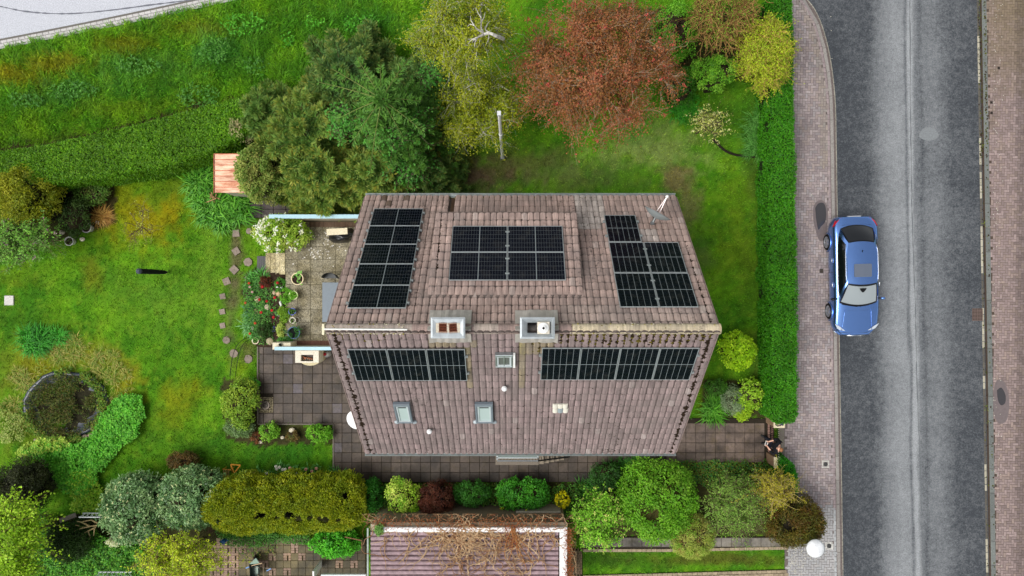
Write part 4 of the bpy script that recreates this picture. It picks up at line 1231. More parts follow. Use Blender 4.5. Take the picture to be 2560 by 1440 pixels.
def bez(a, b_, c, n):
    t = np.linspace(0, 1, n)[:, None]
    return (1 - t) ** 2 * a + 2 * t * (1 - t) * b_ + t * t * c
def tree(name, label, px, py, rx, ry, zc, rz, pal, leaf=.08, asp=.5, limbs=8, tips=220, leaves=9000, barkc=S(130, 112, 92), trunk_r=.13, cat='tree', group=None,
         droop=0.0, low=None, base=None, fork=.45, jitter=.09, shell=.5, twig_r=.012, sub=2, mat=None, hang=0, flowers=None, zmin=-.45, side=.28, leafout=.6, limb_r=.055):
    c = P(px, py, zc); X, Y = c.x, c.y; RX, RY_ = SZ(rx, zc), SZ(ry, zc)
    bx, by = (X, Y) if base is None else (PX(base[0]), PY(base[1]))
    t = thing(name, (bx, by, 0), label, cat, group)
    C = np.array([X, Y, zc]); RR = np.array([RX, RY_, rz])
    fk = np.array([bx + (X - bx) * .6, by + (Y - by) * .6, max(.05, (zc - rz * .75) * (1 if low is None else low))])
    b = MB(barkc)
    if fk[2] > .2: b.tube([(bx, by, -.1), (bx + (fk[0] - bx) * .5 + .05, by + (fk[1] - by) * .5, fk[2] * .5), tuple(fk)], trunk_r, trunk_r * .75, 8)
    LP = []; LR = []
    br = MB(barkc)
    for k in range(limbs):
        a = 2 * np.pi * (k + rng.uniform(-.3, .3)) / limbs; e = rng.uniform(.15, 1.1)
        d = np.array([np.cos(a) * np.cos(e), np.sin(a) * np.cos(e), np.sin(e) * rng.uniform(.6, 1)])
        end = C + d * RR * rng.uniform(.62, .85)
        mid = fk * .5 + end * .5 + np.array([0, 0, rz * .25]) + rng.normal(0, .12, 3) * RX * .5
        q = bez(fk, mid, end, 9) + np.vstack([np.zeros(3), rng.normal(0, .035, (8, 3)) * RX * .5])
        br.tube(q, limb_r * trunk_r / .13, .016, 5); LP.append(q[2:])
    LP = np.concatenate(LP)
    d = dirs(tips, zmin); q = shell + (1.06 - shell) * rng.random((tips, 1)) ** .7
    T = C + d * RR * q * (1 + jitter * rng.normal(0, 1, (tips, 1)))
    pos = []; outd = []; cl = []
    tipcol = pick(pal, tips)
    per = max(2, leaves // (tips * (1 + sub)))
    for k in range(tips):
        dd = np.linalg.norm(LP - T[k], axis=1); j = np.argsort(dd)[rng.integers(0, 4)]
        a = LP[j]; e = T[k]
        m = a * .5 + e * .5 + np.array([0, 0, .18 * np.linalg.norm(e - a)]) + rng.normal(0, .08, 3)
        if hang: e = e + np.array([0, 0, -hang * rng.uniform(.4, 1.2)]); m = m + np.array([0, 0, hang * .4])
        w = bez(a, m, e, 6) + rng.normal(0, .025, (6, 3))
        br.tube(w, twig_r * 1.3, twig_r * .45, 3, cap=False)
        ps = [w]
        for s_ in range(sub):
            st = w[rng.integers(2, 5)]; en = st + (e - a) * .22 + rng.normal(0, side, 3) * np.array([1, 1, .6]) - np.array([0, 0, hang * .3])
            ww = bez(st, (st + en) / 2 + np.array([0, 0, .05]), en, 4); ww[1:3] += rng.normal(0, .05, (2, 3)); br.tube(ww, twig_r * .7, twig_r * .3, 3, cap=False); ps.append(ww)
        for w_ in ps:
            tt = rng.random(per) ** .8 * (len(w_) - 1.001); i = tt.astype(int); fr = (tt - i)[:, None]
            pp = w_[i] * (1 - fr) + w_[i + 1] * fr + rng.normal(0, leafout * leaf, (per, 3))
            pos.append(pp); outd.append(np.repeat(nrm((e - C)[None]), per, 0)); cl.append(np.repeat(tipcol[k][None], per, 0) * .65 + pick(pal, per) * .35)
    f = Fol(); f.leaves(np.concatenate(pos), np.concatenate(outd), leaf, leaf * asp, np.concatenate(cl), .5, .5, droop)
    f.build('crown', t, mat)
    if fk[2] > .2: b.build('trunk', M_BARK, t)
    tag(br.build('branches', M_BARK, t), kind='stuff')
    if flowers:
        n, size, fc = flowers
        al = np.concatenate(pos); i = rng.integers(0, len(al), n); ff = Fol(); i = np.repeat(i, 6)
        ff.leaves(al[i] + rng.normal(0, size * .3, (len(i), 3)), dirs(len(i), 0), size * .7, size * .5, pick([fc, fc * .88], len(i)), .6, .5); ff.build('blossom', t, M_PETAL)
    return t

def conifer(name, label, px, py, r, H, pal, tipc, dens=1.0, base=None, cat='conifer', group=None, whorls=14, nb=7, needle=.16, barez=.2, star=False, seedrot=0.0, ex=(1, 1), pw=.85):
    """trunk with whorls of spreading branches clothed in needle sprays; px,py is the top"""
    ap = P(px, py, H); X, Y = ap.x, ap.y
    t = thing(name, (X, Y, 0), label, cat, group)
    b = MB(S(84, 66, 48)); b.tube([(X, Y, -.1), (X, Y, H * .5), (X, Y, H)], .16, .02, 7); b.build('trunk', M_BARK, t)
    br = MB(S(110, 100, 56) if star else S(96, 84, 54)); f = Fol(); R_ = SZ(r, H * .45)
    for w in range(whorls):
        u = w / (whorls - 1); z = H * (barez + (1 - barez) * u) - .05
        L = R_ * (1 - u ** 1.25) ** pw * 1.0 + .12
        for k in range(nb):
            a = seedrot + 2 * np.pi * (k + .37 * w + rng.uniform(-.25, .25)) / nb; l = L * rng.uniform(.72, 1.1)
            h = np.array([np.cos(a) * ex[0], np.sin(a) * ex[1], 0])
            p0 = np.array([X, Y, z]); p2 = p0 + h * l + np.array([0, 0, (.32 * l if u > .8 else -.10 * l)]); p1 = p0 + h * l * .55 + np.array([0, 0, -.16 * l if u < .8 else .05])
            q = bez(p0, p1, p2, 7); br.tube(q, .03 * (1 - u) + .010, .006, 4, cap=False)
            m = int(max(6, 26 * l) * dens)
            tt = rng.uniform(.12, 1.0, m); i = np.minimum((tt * 6).astype(int), 5); fr = (tt * 6 - i)[:, None]
            pp = q[i] * (1 - fr) + q[i + 1] * fr
            sdv = np.array([-h[1], h[0], 0]); sg = rng.choice([-1, 1], m)[:, None]
            wl2 = (.45 * l * (1.05 - tt) * .8 + .10)[:, None] * rng.uniform(.4, 1.1, (m, 1))
            td = nrm(h * .7 + sdv * sg + np.array([0, 0, .12]) + rng.normal(0, .15, (m, 3)))
            # side twigs, each a row of needle tufts
            ns = 6; s_ = np.linspace(.15, 1, ns)[None, :, None]
            tw = (pp[:, None, :] + td[:, None, :] * wl2[:, None, :] * s_).reshape(-1, 3)
            tip = np.tile(s_[0, :, 0], m); tdd = np.repeat(td, ns, 0); trad = np.repeat(tt, ns)
            lev = np.clip(tip * .5 + trad * .5 - .35, 0, 1)[:, None]
            cc = pick(pal, len(tw)); cc = cc * (1 - lev) + (pick(tipc, len(tw)) * lev)
            for rep in range(3):
                f.spears(tw + rng.normal(0, .02, tw.shape), nrm(tdd + rng.normal(0, .55, tw.shape) + np.array([0, 0, .15])), needle, needle * .26, cc)
    f.build('crown', t); tag(br.build('branches', M_BARK, t), kind='stuff')
    return t

def tuft(f, px, py, n, L, W, colr, z0=0.0, spread=.08, rise=.8):
    c = P(px, py, z0); az = rng.uniform(0, 2 * np.pi, n)
    p = np.array([c.x, c.y, z0]) + np.stack([np.cos(az), np.sin(az), np.zeros(n)], 1) * rng.random((n, 1)) * spread
    f.straps(p, az + rng.normal(0, .3, n), L, W, pick(colr, n), rise)

def scatter(poly, dens):
    """random points (photo pixels, ground plane) inside poly; dens per square metre"""
    X = [p[0] for p in poly]; Y = [p[1] for p in poly]; x0, x1, y0, y1 = min(X), max(X), min(Y), max(Y)
    n = int((x1 - x0) * (y1 - y0) / 3600 * dens)
    x = rng.uniform(x0, x1, n); y = rng.uniform(y0, y1, n); m = inpoly(x, y, poly)
    return x[m], y[m]

# ------------------------------------------------------------------ hedges: clipped boxes with a leafy skin
def hedge(name, label, poly, h, pal, leaf, dens, inset=.09, cat='hedge', asp=.6, wav=.05, corec=S(30, 40, 16), zl=0.0, up=.5, jit=.55, mat=None):
    """poly: outline of the top in photo pixels at height h"""
    pts = [P(x, y, h) for x, y in poly]; c = sum(pts, Vector()) / len(pts)
    t = thing(name, (c.x, c.y, 0), label, cat)
    XY = np.array([(p.x, p.y) for p in pts]); f = Fol()
    x0, y0 = XY.min(0); x1, y1 = XY.max(0); n = int((x1 - x0) * (y1 - y0) * dens)
    p = np.stack([rng.uniform(x0, x1, n), rng.uniform(y0, y1, n)], 1); p = p[inpoly(p[:, 0], p[:, 1], XY)]
    zz = h - inset * rng.random(len(p)) ** 2 + (fbm(p[:, 0], p[:, 1], 1.6, 12) - .5) * 2 * wav
    cc = pick(pal, len(p)) * (.62 + .72 * fbm(p[:, 0], p[:, 1], 1.4, 77))[:, None]
    f.leaves(np.column_stack([p, zz]), np.tile([0, 0, 1.], (len(p), 1)), leaf, leaf * asp, cc, up, jit)
    area = 0
    for i in range(len(pts)):
        a, b_ = XY[i], XY[(i + 1) % len(pts)]; l = np.linalg.norm(b_ - a); m = int(l * h * dens * .8)
        tt = rng.random(m)[:, None]; e = (b_ - a) / l; nn = np.array([e[1], -e[0]])
        if np.dot(nn, (a + b_) / 2 - XY.mean(0)) < 0: nn = -nn
        z = rng.random(m) * h
        q = a + (b_ - a) * tt - nn * (inset * rng.random((m, 1)) ** 2 - .02) + nn * (vnoise(tt[:, 0] * l, z, 1.8, i)[:, None] - .5) * wav * 2
        f.leaves(np.column_stack([q, z]), np.tile([nn[0], nn[1], .25], (m, 1)), leaf, leaf * asp, pick(pal, m), .2, jit)
    f.build('crown', t, mat)
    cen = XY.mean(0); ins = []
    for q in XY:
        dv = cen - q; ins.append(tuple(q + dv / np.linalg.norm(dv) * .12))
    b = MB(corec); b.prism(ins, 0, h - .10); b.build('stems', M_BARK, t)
    return t

G1, G2, G3, G4 = S(34, 112, 14), S(26, 92, 12), S(48, 132, 20), S(20, 72, 12)
hedge('hedge', 'long clipped bright green hedge between the right lawn and the brick pavement', [(1930, -14), (1981, -14), (1984, 300), (1989, 700), (1992, 1040), (1984, 1056), (1950, 1056), (1932, 1046), (1926, 700), (1926, 300)], 1.5,
      [S(50, 118, 14), S(60, 128, 18), S(38, 100, 12), S(74, 138, 26)], .075, 1500, jit=.6, wav=.10)
hedge('hedge', 'short rounded stub of clipped hedge beside the lower gate pillar', [(1952, 1150), (1968, 1148), (1982, 1160), (1992, 1182), (1994, 1230), (1992, 1262), (1952, 1262)], 1.3, [S(34, 110, 10), S(42, 122, 14), S(26, 92, 10)], .075, 1500)
hedge('hedge', 'broad slanting clipped hedge along the lower edge of the meadow', [(-40, 388), (100, 366), (250, 334), (400, 298), (530, 264), (620, 240), (650, 300), (600, 342), (520, 380), (430, 408), (330, 430), (200, 448), (60, 462), (-40, 466)], 1.9,
      [S(76, 124, 16), S(90, 140, 22), S(62, 108, 14), S(104, 150, 30), S(66, 112, 16)], .085, 1500, wav=.05)
# conifer hedge with a row of dark gaps along its crest
def gap_hedge():
    h = 2.1; t = thing('hedge', (PX(715, 1.2), PY(1265, 1.2), 0), 'fat rounded golden green conifer hedge with dark holes along its top', 'hedge')
    f = Fol(); cx, cy = PX(714, 1.4), PY(1262, 1.4); hx, hy = SZ(192, 1.4), SZ(62, 1.4)
    K = 620; u = rng.uniform(-1, 1, K); ang = rng.uniform(-.15, np.pi + .15, K)
    # stadium plan: cross-section is a half ellipse, ends rounded off
    wv = 1 + .07 * np.sin(u * 9) + .05 * np.sin(u * 23 + 1); er = np.sqrt(np.clip(1 - np.clip((np.abs(u) - .58) / .42, 0, 1) ** 2.2, 0.02, 1))
    x = cx + u * hx; y = cy + np.cos(ang) * hy * wv * (.35 + .65 * er) - (u + .2) * -.06; z = .95 + np.sin(ang) * (h - .95) * (.55 + .45 * er)
    holes = [(545, 1304, 8), (655, 1287, 14), (640, 1294, 8), (694, 1294, 9), (720, 1290, 12), (728, 1284, 8), (748, 1298, 12), (775, 1295, 10), (812, 1299, 14), (798, 1294, 8), (845, 1300, 9)]
    keep = np.ones(K, bool); cen = np.stack([x, y, z], 1)
    pal = [S(130, 144, 20), S(118, 136, 22), S(100, 122, 24), S(144, 150, 28), S(90, 114, 22)]
    rad = rng.uniform(.16, .26, K)
    n = 110; base = pick(pal, K) * (1 + rng.uniform(-.1, .1, (K, 1))); i = np.repeat(np.arange(K), n)
    d = dirs(K * n, -.35); p = cen[i] + d * rad[i][:, None] * (.45 + .55 * rng.random((K * n, 1)) ** .5)
    s_ = 1800 / (30 - p[:, 2]); ppx, ppy = 1280 + p[:, 0] * s_, 720 - p[:, 1] * s_
    m = np.ones(len(p), bool)
    for hx_, hy_, hr in holes:
        m &= ((ppx - hx_) ** 2 + ((ppy - hy_) * 1.5) ** 2) > (hr * (.8 + .4 * vnoise(ppx, ppy, .12, 4))) ** 2
    up_ = nrm(d[m] + np.array([0, .25, .3]))
    f.spears(p[m], nrm(up_ + rng.normal(0, .5, (m.sum(), 3))), .085, .042, base[i][m] * .75 + pick(pal, m.sum()) * .25)
    f.build('crown', t)
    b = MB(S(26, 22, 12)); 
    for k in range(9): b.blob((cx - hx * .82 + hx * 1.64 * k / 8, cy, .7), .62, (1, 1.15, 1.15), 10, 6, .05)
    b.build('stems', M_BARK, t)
gap_hedge()

# ------------------------------------------------------------------ trees north of the house
OL = [S(74, 114, 52), S(88, 126, 58), S(60, 98, 46), S(96, 126, 60)]; OLT = [S(130, 150, 72), S(150, 156, 74), S(112, 146, 70), S(168, 156, 66)]
DK = [S(58, 94, 52), S(70, 108, 58), S(50, 82, 46)]; DKT = [S(94, 132, 70), S(110, 140, 70), S(136, 142, 68)]
CG = 'conifers massed behind the house'
conifer('spruce_tree', 'tall green spruce with star-shaped top rising from the middle of the conifers', 955, 248, 150, 7.2, [S(52, 92, 36), S(60, 104, 40), S(44, 80, 34)], [S(92, 140, 52), S(84, 128, 50)], .9, whorls=13, nb=7, needle=.15, star=True, group=CG)
for (x, y, r, H, pal, tp, lab, nb) in [
    (745, 318, 168, 3.6, OL, OLT, 'olive conifer spreading at the left of the dark conifer mass', 10),
    (850, 178, 150, 3.2, DK, DKT, 'dark conifer at the far edge of the mass, towards the meadow', 9),
    (1045, 205, 120, 3.0, DK, DKT, 'dark conifer between the spruce top and the yellow birch', 9),
    (770, 425, 130, 3.6, OL, OLT, 'golden-tipped conifer just above the blue-topped terrace wall', 10),
    (915, 425, 130, 3.6, OL, OLT, 'golden-tipped conifer above the left end of the roof gutter', 10),
    (1060, 420, 95, 2.6, DK, DKT, 'dark conifer next to the bare earth above the house roof', 9),
    (1075, 310, 90, 3.0, DK, OLT, 'dark conifer leaning under the birch, right of the spruce', 9),
    (640, 275, 90, 2.6, OL, DKT, 'small olive conifer at the end of the broad slanting hedge', 9)]:
    conifer('conifer', lab, x, y, r * 1.1, H, pal, tp, 1.35, ex=(1, .72 if y > 400 else 1), whorls=7, nb=nb - 2, needle=.22, barez=.12, group=CG, pw=.6)
EG = [S(62, 128, 48), S(78, 144, 58), S(52, 110, 42), S(92, 152, 70)]
for x, y, rx, ry, zc, lab in ((985, 305, 78, 70, 5.0, 'fresh green leafy shrub growing up through the spruce'), (1020, 415, 60, 45, 2.9, 'fresh green leafy shrub at the foot of the conifers above the roof'), (860, 310, 34, 50, 3.6, 'thin fresh green shrub between the spruce and the olive conifer'), (1085, 200, 36, 40, 3.4, 'small fresh green shrub poking out beside the birch')):
    tree('shrub', lab, x, y, rx, ry, zc, .9, EG, .11, .66, 6, int(rx * 1.3), int(rx * ry * .55), S(112, 104, 80), .05, cat='shrub', group='fresh green shrubs among the conifers', shell=.2)
bush('shrub', 'pale flowering shrub at the hedge end, above the copper roof', 606, 318, 40, 48, 2.2, [S(126, 138, 92), S(150, 150, 118), S(96, 118, 66), S(176, 162, 140)], .07, .6, 46, 46, .22, cat='shrub', irregular=.3)
bush('shrub', 'light green leafy shrub lapping over the copper shed roof', 648, 432, 56, 76, 3.3, [S(112, 138, 66), S(134, 152, 78), S(84, 120, 50), S(150, 152, 92)], .085, .6, 120, 80, .2, cat='shrub', irregular=.22)
# the leaders of the spruce top, a star of straight shoots
sl = MB(S(116, 128, 66)); fl = Fol(); a0 = np.array(P(955, 248, 7.0)); spr = bpy.data.objects['spruce_tree']
for (ex_, ey_) in ((795, 205), (830, 172), (893, 145), (952, 165), (1020, 150), (1048, 252), (1010, 345), (925, 430), (840, 300), (880, 360), (1060, 330)):
    e = np.array(P(ex_, ey_, 6.3)); m = (a0 + e) / 2 + np.array([0, 0, .25]); q = bez(a0, m, e, 9); sl.tube(q, .02, .008, 4)
    d_ = nrm((e - a0)[None])[0]; sdv = np.array([-d_[1], d_[0], 0]); n_ = 50; tt = rng.uniform(.05, 1, n_); i_ = np.minimum((tt * 8).astype(int), 7); fr = (tt * 8 - i_)[:, None]; pp = q[i_] * (1 - fr) + q[i_ + 1] * fr
    sg_ = rng.choice([-1, 1], n_)[:, None]; l_ = (.26 * (1.1 - tt))[:, None]
    for k_ in range(3): fl.spears(pp + (d_ * .6 + sdv * sg_) * l_ * k_ / 3, nrm(d_ * .7 + sdv * sg_ + rng.normal(0, .35, (n_, 3))), .16, .035, pick([S(72, 118, 44), S(88, 134, 52), S(60, 100, 40)], n_))
sl.build('shoots', M_BARK, spr); fl.build('shoot_needles', spr)
# birches
BI = [S(132, 146, 30), S(152, 162, 36), S(108, 130, 30), S(88, 114, 30), S(166, 172, 52)]
BW = S(204, 200, 190)
tree('birch_tree', 'yellow-green weeping birch with white limbs at the top edge of the photo', 1155, 88, 132, 112, 6.0, 1.7, BI, .07, .6, 9, 300, 30000, BW, .13, hang=.6, droop=.5, group='birches', sub=3, twig_r=.005, leafout=1.6, shell=.2, zmin=-.2, limb_r=.03, side=.2)
tree('birch_tree', 'yellow-green weeping birch directly behind the white flagpole', 1205, 268, 110, 104, 3.7, 1.3, BI, .07, .6, 8, 300, 30000, BW, .12, hang=.5, droop=.5, group='birches', sub=3, twig_r=.005, leafout=1.6, shell=.2, zmin=-.2, limb_r=.03, side=.2)
b = MB(BW)
bt = [P(1258, 97, 7.9), P(1236, 88, 7.9), P(1215, 84, 7.9), P(1206, 92, 7.7), P(1198, 70, 7.6)]
tb = thing('birch_limb', tuple(P(1230, 88, 7.4)), 'thick bare white birch limb with forks lying over the yellow crown', 'limb')
b.tube([P(1258, 97, 7.2), P(1248, 92, 7.6), P(1240, 90, 7.8), P(1230, 85, 7.9), P(1222, 82, 7.9), P(1210, 86, 7.9)], .062, .045, 6)
for q_ in ([(1196, 92), (1188, 104), (1186, 118)], [(1196, 92), (1182, 97), (1170, 98)], [(1203, 44), (1196, 34), (1190, 20)], [(1203, 56), (1210, 44), (1213, 30)], [(1186, 64), (1176, 60), (1168, 66)], [(1186, 64), (1178, 52), (1176, 40)], [(1222, 82), (1222, 96), (1216, 110)], [(1214, 70), (1220, 58), (1226, 52)], [(1190, 98), (1178, 100), (1170, 110)]): b.tube([P(x, y, 7.7 - .1 * i) for i, (x, y) in enumerate(q_)], .018, .006, 4); b.tube([P(1210, 86, 7.9), P(1203, 70, 7.8), P(1203, 44, 7.6), P(1200, 22, 7.3)], .038, .010, 5); b.tube([P(1210, 86, 7.9), P(1196, 92, 7.8), P(1180, 106, 7.4)], .045, .012, 5); b.tube([P(1208, 82, 7.9), P(1192, 72, 7.7), P(1180, 56, 7.4)], .04, .012, 5); b.tube([P(1222, 82, 7.9), P(1214, 74, 7.8), P(1212, 66, 7.7)], .03, .01, 4)
b.build('branch', M_BARK, tb)
# copper-leaved tree
RD = [S(134, 82, 56), S(152, 98, 72), S(114, 72, 46), S(126, 90, 50), S(162, 102, 82), S(106, 88, 44)]
tree('copper_tree', 'wide rusty red leaved ornamental tree with many bare pale twigs', 1492, 172, 216, 186, 4.6, 1.9, RD, .075, .6, 12, 560, 46000, S(168, 148, 124), .17, twig_r=.0065, shell=.2, sub=4, side=.22, leafout=1.5, flowers=(260, .09, S(190, 84, 90)), jitter=.05, zmin=-.3, limb_r=.035)
# garden corner at the upper right
GR = [S(84, 146, 34), S(104, 168, 44), S(62, 122, 28), S(124, 178, 58)]
bush('shrub', 'bright green loose shrub behind the rusty red tree', 1690, 70, 62, 78, 2.6, GR, .075, .6, 70, 60, .2, cat='shrub', irregular=.25)
bush('shrub', 'light green shrub at the foot of the brown twiggy willow', 1788, 180, 60, 48, 2.0, GR + [S(140, 186, 70)], .075, .6, 60, 60, .22, cat='shrub', irregular=.25)
bush('shrub', 'darker green shrub below the rusty red tree edge', 1700, 215, 46, 52, 1.5, [S(56, 110, 28), S(72, 130, 34), S(44, 92, 26)], .08, .5, 46, 50, .24, cat='shrub', irregular=.25)
tree('willow', 'brown twiggy willow bush with sparse green leaves at the top edge', 1808, 40, 96, 92, 2.2, 1.5, [S(112, 150, 44), S(130, 160, 56), S(96, 130, 40)], .07, .5, 16, 380, 5200, S(158, 122, 72), .10, base=(1775, 100), low=.1, cat='willow', twig_r=.018, shell=.35, side=.22, sub=3, limb_r=.045)
tree('willow', 'rounded yellow-green clipped willow bush overhanging the long hedge', 1908, 138, 68, 96, 2.4, 1.3, [S(156, 176, 36), S(138, 164, 36), S(168, 184, 54), S(120, 148, 34)], .075, .5, 16, 420, 17000, S(176, 150, 76), .10, base=(1862, 200), low=.1, cat='willow', twig_r=.014, shell=.25, sub=3, side=.2)
tree('blossom_tree', 'small fruit tree in pale blossom standing in the raised turf bed', 1768, 310, 46, 48, 1.7, .8, [S(170, 180, 96), S(196, 200, 130), S(120, 146, 56)], .07, .55, 7, 60, 1300, S(90, 80, 60), .05, flowers=(110, .07, S(222, 224, 176)), shell=.2)
tree('sapling', 'spindly pale leaved sapling on the yellow mossy patch of the left lawn', 352, 560, 44, 56, 1.5, .7, [S(176, 190, 110), S(150, 170, 80)], .06, .5, 6, 26, 260, S(120, 104, 70), .03, base=(372, 585), shell=.4)
bush('shrub', 'round lime green shrub alone on the right lawn', 1845, 877, 47, 52, 1.7, [S(140, 186, 22), S(164, 204, 34), S(112, 160, 20), S(176, 210, 52)], .085, .6, 70, 46, .22, cat='shrub', irregular=.2, corec=S(58, 66, 22))
# bed right of the house
bush('shrub', 'yellow-green broad leaved shrub in the bed against the long hedge', 1878, 985, 40, 46, 1.1, [S(134, 178, 40), S(112, 158, 34), S(156, 192, 70)], .1, .6, 34, 30, .25, cat='shrub', irregular=.4)
bush('lavender', 'grey-green lavender bush in the middle of the bed right of the house', 1836, 1000, 34, 40, .8, [S(128, 150, 128), S(110, 134, 108), S(146, 164, 146)], .08, .25, 40, 60, .28, cat='lavender')
bush('shrub', 'small dark green shrub at the upper end of the bed right of the house', 1790, 968, 34, 20, .7, [S(62, 112, 36), S(50, 94, 32), S(80, 130, 44)], .08, .4, 26, 46, .3, cat='shrub')
bush('shrub', 'low yellow-green shrub spilling onto the path from the right bed', 1856, 1030, 26, 20, .6, [S(150, 184, 44), S(130, 170, 40)], .09, .55, 20, 34, .3, cat='shrub', irregular=.4)

# ------------------------------------------------------------------ left garden
bush('cypress', 'layered golden cypress at the left edge below the hedge', 58, 487, 80, 84, 2.8, [S(142, 150, 34), S(120, 134, 30), S(88, 108, 26), S(158, 160, 48)], .12, .3, 80, 110, .24, cat='cypress', irregular=.18, corec=S(34, 30, 14), jit=.7, lump=None) if False else \
bush('cypress', 'layered golden cypress at the left edge below the hedge', 58, 487, 80, 84, 2.8, [S(142, 150, 34), S(120, 134, 30), S(88, 108, 26), S(158, 160, 48)], .12, .3, 80, 110, .24, cat='cypress', irregular=.18, corec=S(34, 30, 14), jit=.7)
tree('lilac', 'loose lilac shrub with light green leaves below the golden cypress', 55, 598, 104, 62, 1.6, .9, [S(104, 160, 62), S(128, 182, 78), S(84, 128, 58), S(96, 128, 76)], .09, .6, 9, 150, 7500, S(118, 100, 78), .07, cat='lilac', shell=.2, flowers=(40, .09, S(160, 120, 166)))
bush('shrub', 'dark small-leaved shrub between the cypress and the flower pots', 182, 540, 42, 56, 1.2, [S(56, 84, 40), S(44, 68, 34), S(72, 98, 46)], .07, .5, 46, 50, .25, cat='shrub', irregular=.3)
bush('shrub', 'low mixed green shrub tucked under the lower hedge edge', 225, 486, 50, 28, .7, [S(74, 118, 48), S(96, 140, 60), S(90, 96, 50)], .08, .5, 30, 50, .3, cat='shrub', irregular=.3)
f = Fol()
for k in range(5): tuft(f, 262 + random.uniform(-14, 14), 538 + random.uniform(-10, 10), 60, .42, .02, [S(158, 120, 62), S(134, 98, 52), S(176, 146, 84)], rise=.5)
o = f.build('dry_grass'); tag(o, 'brown dried grass tuft beside the larger flower pot on the left', 'grass tuft')
STR = [S(70, 134, 36), S(86, 150, 46), S(54, 110, 30), S(100, 160, 58)]
def strapbed(name, label, poly, spacing, n, L, W, pal, rise=.7, cat='plant', z0=0.0, group=None):
    f = Fol(); X = [p[0] for p in poly]; Y = [p[1] for p in poly]
    for x in np.arange(min(X), max(X), spacing):
        for y in np.arange(min(Y), max(Y), spacing):
            a, c = x + random.uniform(-.5, .5) * spacing, y + random.uniform(-.5, .5) * spacing
            if inpoly(a, c, poly): tuft(f, a, c, n, L * random.uniform(.7, 1.25), W, [q * random.uniform(.8, 1.2) for q in pal], z0, .1, rise)
    o = f.build(name); return tag(o, label, cat, group)
strapbed('day_lily_bed', 'bright green strap-leaved daylily bed in front of the copper roofed shed', [(480, 430), (535, 425), (540, 488), (620, 492), (618, 535), (590, 566), (540, 568), (510, 540), (490, 500)], 15, 34, .5, .045, STR, .8, 'plants')
strapbed('day_lily_clump', 'deep green grassy clump on the lawn above the pond', [(66, 836), (110, 826), (124, 850), (118, 880), (84, 880), (66, 862)], 13, 40, .42, .03, [S(48, 130, 34), S(62, 146, 40), S(38, 106, 32)], .8, 'plants')
strapbed('day_lily_clump', 'smaller deep green clump beside the larger one above the pond', [(140, 832), (164, 830), (168, 852), (146, 858)], 13, 36, .34, .03, [S(52, 136, 38), S(66, 150, 46)], .8, 'plants')
strapbed('long_grass', 'tall grass leaning along the inner side of the long hedge', [(1880, 290), (1912, 260), (1912, 390), (1870, 380), (1872, 330)], 13, 30, .5, .025, [S(92, 146, 76), S(74, 132, 56), S(60, 116, 44)], .6, 'grass')
strapbed('day_lily_clump', 'strap-leaved green clump at the left corner of the bed right of the house', [(1760, 1000), (1800, 995), (1806, 1040), (1766, 1044)], 14, 36, .5, .035, STR, .7, 'plants')
strapbed('long_grass', 'green grassy growth in front of the copper tree, beside the blossom tree', [(1690, 250), (1730, 240), (1750, 290), (1700, 300), (1680, 280)], 14, 26, .4, .03, [S(50, 128, 34), S(66, 146, 40)], .7, 'grass')
# pond
pond = thing('garden_pond', (PX(166), PY(1012), 0), 'round garden pond with black liner rim, overgrown with water plants', 'pond')
ang = np.linspace(0, 2 * np.pi, 49)[:-1]
def ring(k, z, j=0.0):
    return [(PX(166 + 97 * k * (1 + .07 * math.sin(2 * a + 1) + .03 * math.sin(5 * a) + j * (vnoise(4 * math.cos(a), 4 * math.sin(a), 1.5, 3) - .5)) * math.cos(a)), PY(1012 - 86 * k * (1 + .04 * math.sin(3 * a) + j * (vnoise(4 * math.cos(a), 4 * math.sin(a), 1.5, 3) - .5)) * math.sin(a)), z + (.05 * (vnoise(6 * math.cos(a), 6 * math.sin(a), 1.5, 9) - .5) if j else 0)) for a in ang]
M_LINER = mat_plain('pond liner', S(52, 60, 72), .3, 0, .6, 6, .3, .4, 8)
b = MB(); rs = [ring(1.03, .0, .12), ring(1.0, .14, .12), ring(.93, .12, .14), ring(.85, .02, .16), ring(.66, -.02, .2)]; n = 48
b.add(sum(rs, []), [(r * n + i, r * n + (i + 1) % n, (r + 1) * n + (i + 1) % n, (r + 1) * n + i) for r in range(4) for i in range(n)]); b.build('liner', M_LINER, pond, True)
b = MB(S(46, 44, 28)); b.add(ring(.9, -.015, .1), [tuple(range(n))]); b.build('silt', M_SOIL, pond)
f = Fol()
th = rng.uniform(0, 2 * np.pi, 9000); q = np.sqrt(rng.random(9000)) * .93; ppx = 166 + 97 * q * np.cos(th); ppy = 1012 - 86 * q * np.sin(th)
keep = ~((ppx > 190) & (ppy < 1050) & (ppy > 945 + (230 - ppx) * .3) & (fbm(ppx, ppy, .05, 2) > .52)) & (fbm(ppx, ppy, .045, 8) > .36)
ppx, ppy = ppx[keep], ppy[keep]; nk = len(ppx)
p = np.stack([PX(ppx), PY(ppy), rng.uniform(0, .28, nk)], 1)
cc = pick([S(56, 84, 26), S(40, 62, 22), S(84, 100, 42), S(96, 92, 48), S(70, 62, 36)], nk) * (.7 + .7 * fbm(ppx, ppy, .06, 14))[:, None]
f.leaves(p[: nk // 2], np.tile([0, 0, 1.], (nk // 2, 1)), .08, .045, cc[: nk // 2], .5, .5)
f.spears(p[nk // 2:], nrm(rng.normal(0, 1, (nk - nk // 2, 3)) + np.array([0, 0, .9])), .2, .018, cc[nk // 2:] * 1.1)
ra = rng.uniform(0, 2 * np.pi, 5200); rq = rng.normal(1.0, .06, 5200); rx_, ry_ = 166 + 97 * rq * np.cos(ra), 1012 - 86 * rq * np.sin(ra)
